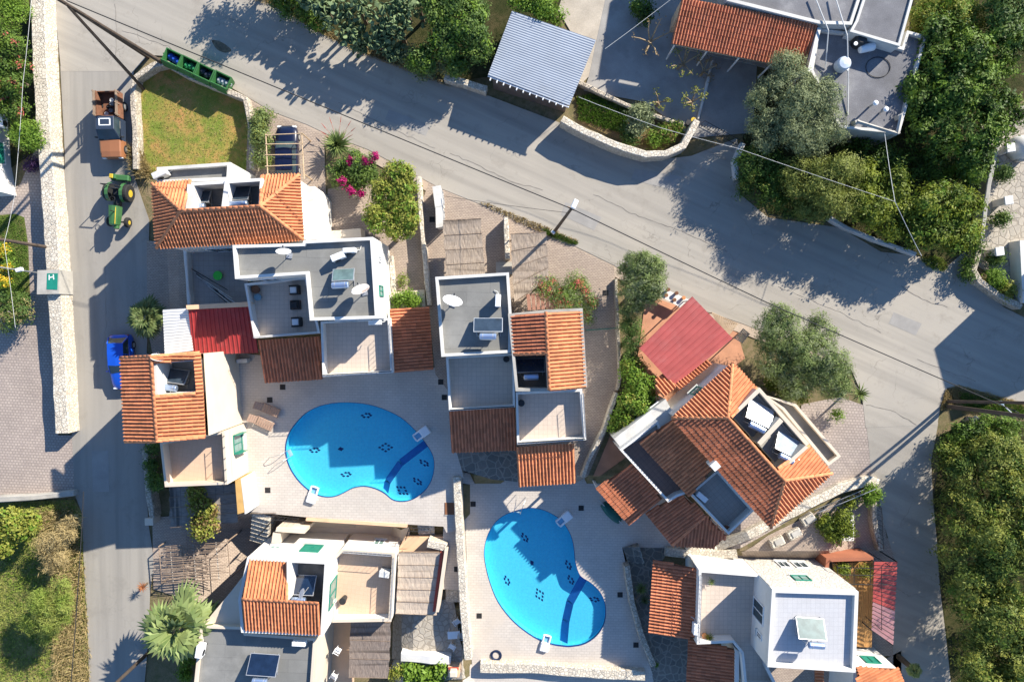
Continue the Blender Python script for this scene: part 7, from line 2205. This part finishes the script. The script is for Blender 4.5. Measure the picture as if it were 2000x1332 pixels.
for i, (x, y, r_, z, lf, lab) in enumerate(((1945, 545, 18, .8, 'bright', 'spiky bright shrub inside the curved patio wall'), (1965, 565, 16, .7, 'yellow', 'yellow tipped shrub inside the curved patio wall'), (1945, 505, 14, .7, 'hedge', 'rounded green shrub by the road gate pillar'), (1950, 430, 14, .7, 'hedge', 'straggly green shrub by the halfway gate pillar'), (1958, 340, 14, .6, 'hedge', 'low green shrub by the top gate pillar'))):
    plant('patio_shrub', lab, 'shrub', [(x, y, r_, z)], lf, 1300, (.22, .07), 50 + i, trunk=False)
# bare pruned trees in the yard
def bare_tree(label, px, py, seed, n=7, s=1.0, lf='brown', leaves=60):
    rng = random.Random(seed)
    b_ = G(px, py)
    root = thing('pruned_tree', label, 'tree', b_, group='bare pruned trees in the yard')
    mb = MB(); tips = []
    top = b_ + Vector((rng.uniform(-.2, .2), rng.uniform(-.2, .2), 1.2 * s))
    mb.tube(b_ - Vector((0, 0, .1)), top, .1, .08, 7)
    for i in range(n):
        a = 6.283 * i / n + rng.uniform(-.4, .4)
        p = top + Vector((math.cos(a) * .55, math.sin(a) * .55, .55)) * s * rng.uniform(.7, 1.3)
        q_ = p + Vector((math.cos(a + rng.uniform(-.6, .6)) * .5, math.sin(a) * .5, .35)) * s
        mb.tube(top, p, .07, .05, 6); mb.tube(p, q_, .05, .03, 5)
        tips += [p.lerp(q_, .6), q_]
    mb.build('trunk', M('sawn_pale_bark', (.34, .25, .15), .95, .25, 3, 20, .2, .5), root)
    r2 = np.random.default_rng(seed)
    c_ = np.array([tuple(tips[k]) for k in r2.integers(0, len(tips), leaves * len(tips) // 4)]) + r2.normal(size=(leaves * len(tips) // 4, 3)) * .14
    t_ = unit(r2.normal(size=c_.shape)); bb = unit(np.cross(t_, r2.normal(size=c_.shape)))
    quads_mesh('crown', c_, t_ * .09, bb * .045, LEAF[lf], root, b_)
bare_tree('bare pruned tree with long pale limbs in the yard', 1262, 100, 61, 6, 1.3, leaves=15)
bare_tree('bare pruned tree beside the tiled canopy posts', 1322, 135, 62, 7, 1.1, 'yellow', 40)
bare_tree('small pruned tree at the white yard line', 1368, 148, 63, 5, .8, 'brown', 40)
bare_tree('small pruned shoot nearest the planted strip', 1282, 208, 64, 4, .6, 'yellow', 50)
bare_tree('leafy pruned shoot beside the curved wall', 1345, 205, 65, 5, .8, 'yellow', 70)
plant('citrus_bush', 'round dark citrus bush in the planted strip', 'shrub', [(1252, 228, 26, 1.3), (1240, 250, 18, .9)], 'olive', 3200, (.2, .09), 66)
plant('bed_shrub', 'green bush at the curved end of the planted strip', 'shrub', [(1300, 262, 20, .6), (1275, 270, 16, .5), (1318, 255, 14, .5)], 'bright', 2400, (.2, .07), 67, trunk=False, extra=[('brown', .4, (.16, .06), .8)])
plant('bed_shrub', 'low green bush hanging over the roadside wall', 'shrub', [(1232, 272, 14, .6), (1222, 258, 12, .6)], 'hedge', 1300, (.18, .07), 68, trunk=False)
# ---- centre
plant('climbing_shrub', 'leafy climber on the yard wall beside the dark blue car', 'shrub', [(508, 240, 22, 1.3), (510, 275, 22, 1.4), (512, 310, 20, 1.3), (520, 225, 12, 1.1)], 'olivegreen', 5000, (.2, .07), 71, extra=[('yellow', .2, (.12, .06), .95)])
rosette('spiky aloe with red flower stems at the road corner', 660, 284, .7, 120, 1.35, .13, 'aloe', 'aloe_plant', 'aloe', 72)
for i in range(9):
    a_ = random.Random(i).uniform(0, 6.28)
    o_ = P(660 + 26 * math.cos(i * .7), 265 + 18 * math.sin(i * .7) - 8, .9)
    mb = MB(); mb.tube(P(660, 280, .5), o_, .012, .012, 4); mb.tube(o_, o_ + (o_ - P(660, 280, .5)).normalized() * .45, .035, .012, 6)
    t = mb.build('aloe_flower', LEAF['redflower']); tag(t, ['red aloe spike pointing right', 'red aloe spike right of the top', 'red aloe spike leaning up right', 'red aloe spike near the centre top', 'red aloe spike at the top', 'red aloe spike leaning up left', 'red aloe spike pointing left', 'short red aloe spike at the lower left', 'short red aloe spike at the bottom'][i], 'flower', 'red aloe flower spikes')
plant('bougainvillea', 'bougainvillea with magenta blossoms at the road corner', 'shrub', [(690, 325, 30, 1.4), (665, 345, 24, 1.1), (715, 345, 24, 1.5), (695, 360, 22, 1.2), (720, 318, 14, 1.6)], 'hedge', 7000, (.18, .08), 73, extra=[('bright', .3, (.18, .08), .9)])
mg = np.random.default_rng(74)
for i, (x, y, r_, lab) in enumerate(((684, 315, 9, 'magenta blossom cluster at the top of the bougainvillea'), (717, 315, 11, 'magenta blossom cluster nearest the road'), (733, 305, 8, 'tall magenta blossom spike at the road edge'), (668, 357, 11, 'magenta blossom cluster at the lower left'), (685, 373, 10, 'magenta blossom cluster at the bottom'), (755, 357, 7, 'small magenta cluster in the yellow green tree'), (705, 378, 7, 'small magenta cluster over the garden paving'))):
    plant('blossom_cluster', lab, 'blossom', [(x, y, r_ * .72, 2.0)], 'pink', 220, (.12, .1), 75 + i, trunk=False, split=False, group='magenta bougainvillea clusters', clump=.1)
plant('lemon_tree', 'dense yellow green tree in the paved garden', 'tree', [(775, 350, 38, 2.9), (760, 385, 36, 2.8), (785, 405, 34, 2.9), (750, 430, 34, 2.6), (785, 440, 32, 2.6), (790, 375, 28, 2.8)], 'yellow', 15000, (.2, .1), 85, base=(775, 470), clump=.17, extra=[('bright', .5, (.2, .1), .85)], k=8)
plant('planter_bush', 'bright green bush in the planter above the tiled roof', 'shrub', [(780, 588, 16, .9), (805, 590, 18, .9), (795, 584, 14, 1.0)], 'bright', 2600, (.18, .08), 86, trunk=False)
plant('oleander', 'oleander with reddish flowers beside the gabled roof', 'shrub', [(1065, 560, 26, 1.9), (1120, 570, 34, 2.0), (1145, 595, 22, 1.8), (1100, 590, 28, 2.0), (1050, 555, 16, 1.5), (1145, 615, 16, 1.4)], 'olivegreen', 8500, (.2, .05), 87, extra=[('redflower', .22, (.11, .08), .95), ('bright', .2, (.2, .05), .9)])
plant('olive_tree', 'round olive tree at the road corner of the drive', 'tree', [(1253, 545, 48, 3.0), (1240, 520, 34, 2.8), (1275, 535, 34, 2.8), (1250, 580, 38, 2.6), (1235, 600, 24, 2.0)], 'olivegreen', 20000, (.21, .05), 88, base=(1245, 565), clump=.15, k=9, extra=[('olive', .5, (.2, .04), .9)])
plant('hedge', 'dark cypress hedge below the round olive tree', 'hedge', [(1232, 635, 24, 1.6), (1238, 665, 26, 1.7), (1232, 690, 22, 1.5)], 'hedge', 5000, (.2, .04), 89)
plant('ficus_hedge', 'bright glossy hedge along the drive', 'hedge', [(1238, 720, 26, 1.7), (1245, 750, 30, 1.8), (1240, 785, 30, 1.8), (1225, 815, 26, 1.5), (1265, 770, 18, 1.4), (1205, 830, 16, 1.2)], 'bright', 8500, (.22, .12), 90, extra=[('yellow', .3, (.2, .1), .95)])
plant('olive_tree', 'large olive tree between angled villa and junction', 'tree', [(1530, 650, 56, 3.4), (1590, 690, 60, 3.6), (1510, 700, 44, 3.0), (1620, 740, 46, 3.2), (1555, 740, 48, 3.2), (1600, 650, 38, 3.0), (1640, 710, 28, 2.8)], 'olivegreen', 38000, (.21, .05), 91, base=(1570, 710), clump=.16, k=9, extra=[('olive', .4, (.2, .04), .9)])
plant('garden_shrub', 'bright green shrubs at the foot of the large olive', 'shrub', [(1535, 755, 22, 1.0), (1560, 765, 20, .9), (1510, 745, 18, .9)], 'citrus', 3000, (.2, .09), 92)
rosette('spiky yucca at the bend of the junction', 1678, 768, 1.8, 60, .95, .08, 'aloe', 'yucca', 'yucca', 93)
plant('wall_shrub', 'small shrub on the forecourt wall below the yucca', 'shrub', [(1635, 812, 10, .6)], 'bright', 500, (.16, .06), 94, trunk=False)
plant('pot_plant', 'small leafy tree over the white slab table', 'tree', [(1612, 1022, 20, .2), (1648, 1018, 22, .3), (1630, 1042, 18, .1), (1652, 1038, 16, .2)], 'citrus', 5000, (.2, .09), 95, base=(1632, 1035))
plant('yard_shrub', 'leafy shrub at the lane corner of the yard', 'shrub', [(1704, 962, 17, .2), (1695, 972, 11, .0)], 'bright', 1800, (.2, .09), 96, trunk=False)
plant('yard_shrub', 'small round shrub under the curved rubble wall', 'shrub', [(1662, 980, 10, -.1)], 'citrus', 700, (.18, .08), 97, trunk=False)
plant('deck_plant', 'leafy plant at the left of the timber deck', 'shrub', [(1645, 1112, 10, .1), (1652, 1118, 8, .2)], 'citrus', 700, (.2, .09), 98, trunk=False)
plant('deck_plant', 'yellowish plants against the red boarded roof', 'shrub', [(1690, 1115, 10, .0), (1700, 1118, 7, .1)], 'yellow', 600, (.18, .08), 99, trunk=False)
rosette('spiky palm like yucca in the bed right of the lower pool', 1252, 1148, -.6, 55, .7, .07, 'aloe', 'yucca', 'yucca', 101, stem=False)
rosette('darker yucca below the spiky one by the lower pool', 1259, 1170, -.8, 45, .6, .06, 'palmdark', 'yucca', 'yucca', 102, stem=False)
rosette('small palm like plant in the corner of the white walled terrace', 1389, 1135, 2.0, 30, .45, .05, 'aloe', 'pot_palm', 'plant', 103, stem=False)
rosette('yellow green plant in the terracotta pot', 1385, 1243, 2.2, 40, .5, .06, 'yellow', 'pot_palm', 'plant', 104, stem=False)
fan_palm('small bright palm at the bottom of the lower lane', 1786, 1308, 0.2, 18, .7, 105, 'palm')
rosette('small agave against the bottom right rubble wall', 1282, 1297, -1.0, 30, .35, .05, 'bright', 'agave', 'agave', 106, stem=False)
# ---- right thicket
plant('thicket', 'dense yellow green thicket along the lower right edge', 'thicket', [(1868, 925, 46, 1.8, 1.1), (1935, 905, 64, 2.2, 1.1), (1995, 950, 66, 2.6, 1.1), (1872, 1000, 48, 2.0, 1.1), (1945, 1030, 72, 2.6, 1.1), (1885, 1085, 54, 2.0, 1.2), (1985, 1120, 76, 2.8, 1.1), (1895, 1170, 54, 2.0, 1.2), (1955, 1220, 76, 2.6, 1.1), (1902, 1265, 50, 2.0, 1.2), (2015, 1290, 76, 2.6, 1.1), (1925, 1335, 56, 2.2, 1.2), (2050, 1040, 70, 2.6, 1.1), (2060, 1200, 70, 2.6, 1.1), (1845, 890, 26, 1.4), (1990, 1360, 70, 2.2)], 'bamboo', 84000, (.25, .085), 111, base=(1930, 1100), clump=.26, per=42, k=9, extra=[('yellow', .22, (.22, .08), .97), ('carob', .35, (.24, .09), .3)], tr=.2, up=.5, shell=.5)
plant('corner_shrub', 'dark brambles under the right corner poles', 'shrub', [(1870, 850, 26, .9), (1910, 840, 30, 1.0), (1960, 840, 34, 1.2), (1850, 875, 22, 1.0)], 'carob', 6000, (.2, .08), 112, trunk=False, extra=[('bright', .3, (.2, .08), .95)])
t = thing('stone_slab', 'flat pale slab lying among the brambles', 'slab', G(1898, 824), R(-25))
MB().box((0, 0, 1.2), (1.6, .7, .2), bev=.05).build('slab_body', MT['concrete'], t, local=True)
MB().box((0, 0, .55), (1.2, .5, 1.1)).build('slab_support', MT['stonewall'], t, local=True)
# ---- left and bottom
fan_palm('dark shaggy palm beside the white corrugated roof', 288, 620, 1.8, 24, 1.7, 121, 'palmdark', (296, 622))
fan_palm('large bright fan palm at the lower left', 346, 1225, 2.4, 22, 3.1, 122, 'palm', (345, 1215), 15)
plant('palm_underplant', 'green plants in the bed under the fan palm', 'shrub', [(365, 1290, 12, -.4), (358, 1315, 12, -.4), (372, 1265, 10, -.3)], 'bright', 1800, (.2, .09), 123, trunk=False)
rosette('orange leaved plant at the pergola corner', 279, 1145, -.2, 40, .55, .06, 'orangeleaf', 'red_plant', 'plant', 124)
plant('grape_vine', 'autumn coloured vine growing over the cane roof', 'vine', [(385, 985, 22, 1.25, .35), (405, 1000, 22, 1.25, .35), (395, 1025, 24, 1.15, .35), (415, 1025, 16, 1.1, .35), (380, 960, 16, 1.2, .3)], 'yellow', 4200, (.18, .14), 125, base=(400, 1035), extra=[('brown', .5, (.18, .14), .7)], tr=.05)
plant('wall_climber', 'dark climber on the lane side of the cream villa', 'climber', [(298, 875, 12, .2), (296, 910, 12, .2), (300, 938, 14, .4), (312, 944, 10, .8)], 'hedge', 2200, (.18, .08), 126, trunk=False, extra=[('bright', .3, (.16, .08), .9)])
plant('field_shrub', 'yellow leaved fig bush at the top of the field', 'shrub', [(28, 1030, 34, 1.3), (55, 1020, 26, 1.2), (5, 1060, 24, 1.2)], 'yellow', 4500, (.26, .15), 127, extra=[('bright', .3, (.22, .12), .9)])
plant('field_shrub', 'dry brown reeds beside the yellow fig bush', 'shrub', [(100, 1060, 30, .9), (130, 1040, 22, .9), (110, 1090, 26, .8), (145, 1020, 14, .9)], 'dry', 4500, (.4, .04), 128, trunk=False)
plant('field_tree', 'soft green tamarisk tree in the lower field', 'tree', [(100, 1190, 44, 2.0), (70, 1210, 30, 1.6), (120, 1160, 30, 1.8), (90, 1230, 24, 1.5)], 'grass', 11000, (.3, .04), 129, base=(100, 1200), clump=.16)
plant('yard_plant', 'broad leaved bright plants below the white bench wall', 'shrub', [(800, 1310, 18, -.7), (828, 1316, 20, -.7), (862, 1312, 20, -.7), (845, 1322, 18, -.7)], 'bright', 3000, (.34, .18), 130, trunk=False)
plant('yard_plant', 'yellow green bush beside the dark reed roof', 'shrub', [(773, 1312, 12, -.6)], 'yellow', 700, (.2, .09), 131, trunk=False)
plant('bed_plant', 'small agaves between paving and flat roofed villa', 'shrub', [(783, 552, 8, .4), (786, 542, 6, .4)], 'grass', 300, (.25, .05), 132, trunk=False)

plant('roadside_tree', 'tall tree just above the top edge over the road', 'tree', [(520, -75, 46, 3.0), (560, -60, 36, 2.8), (480, -80, 34, 2.6)], 'carob', 6000, (.24, .1), 140)
prickly('prickly pear clump at the top edge beside the road', [(565, -25, 30, 2.2), (600, -5, 28, 2.2)], 220, 141)
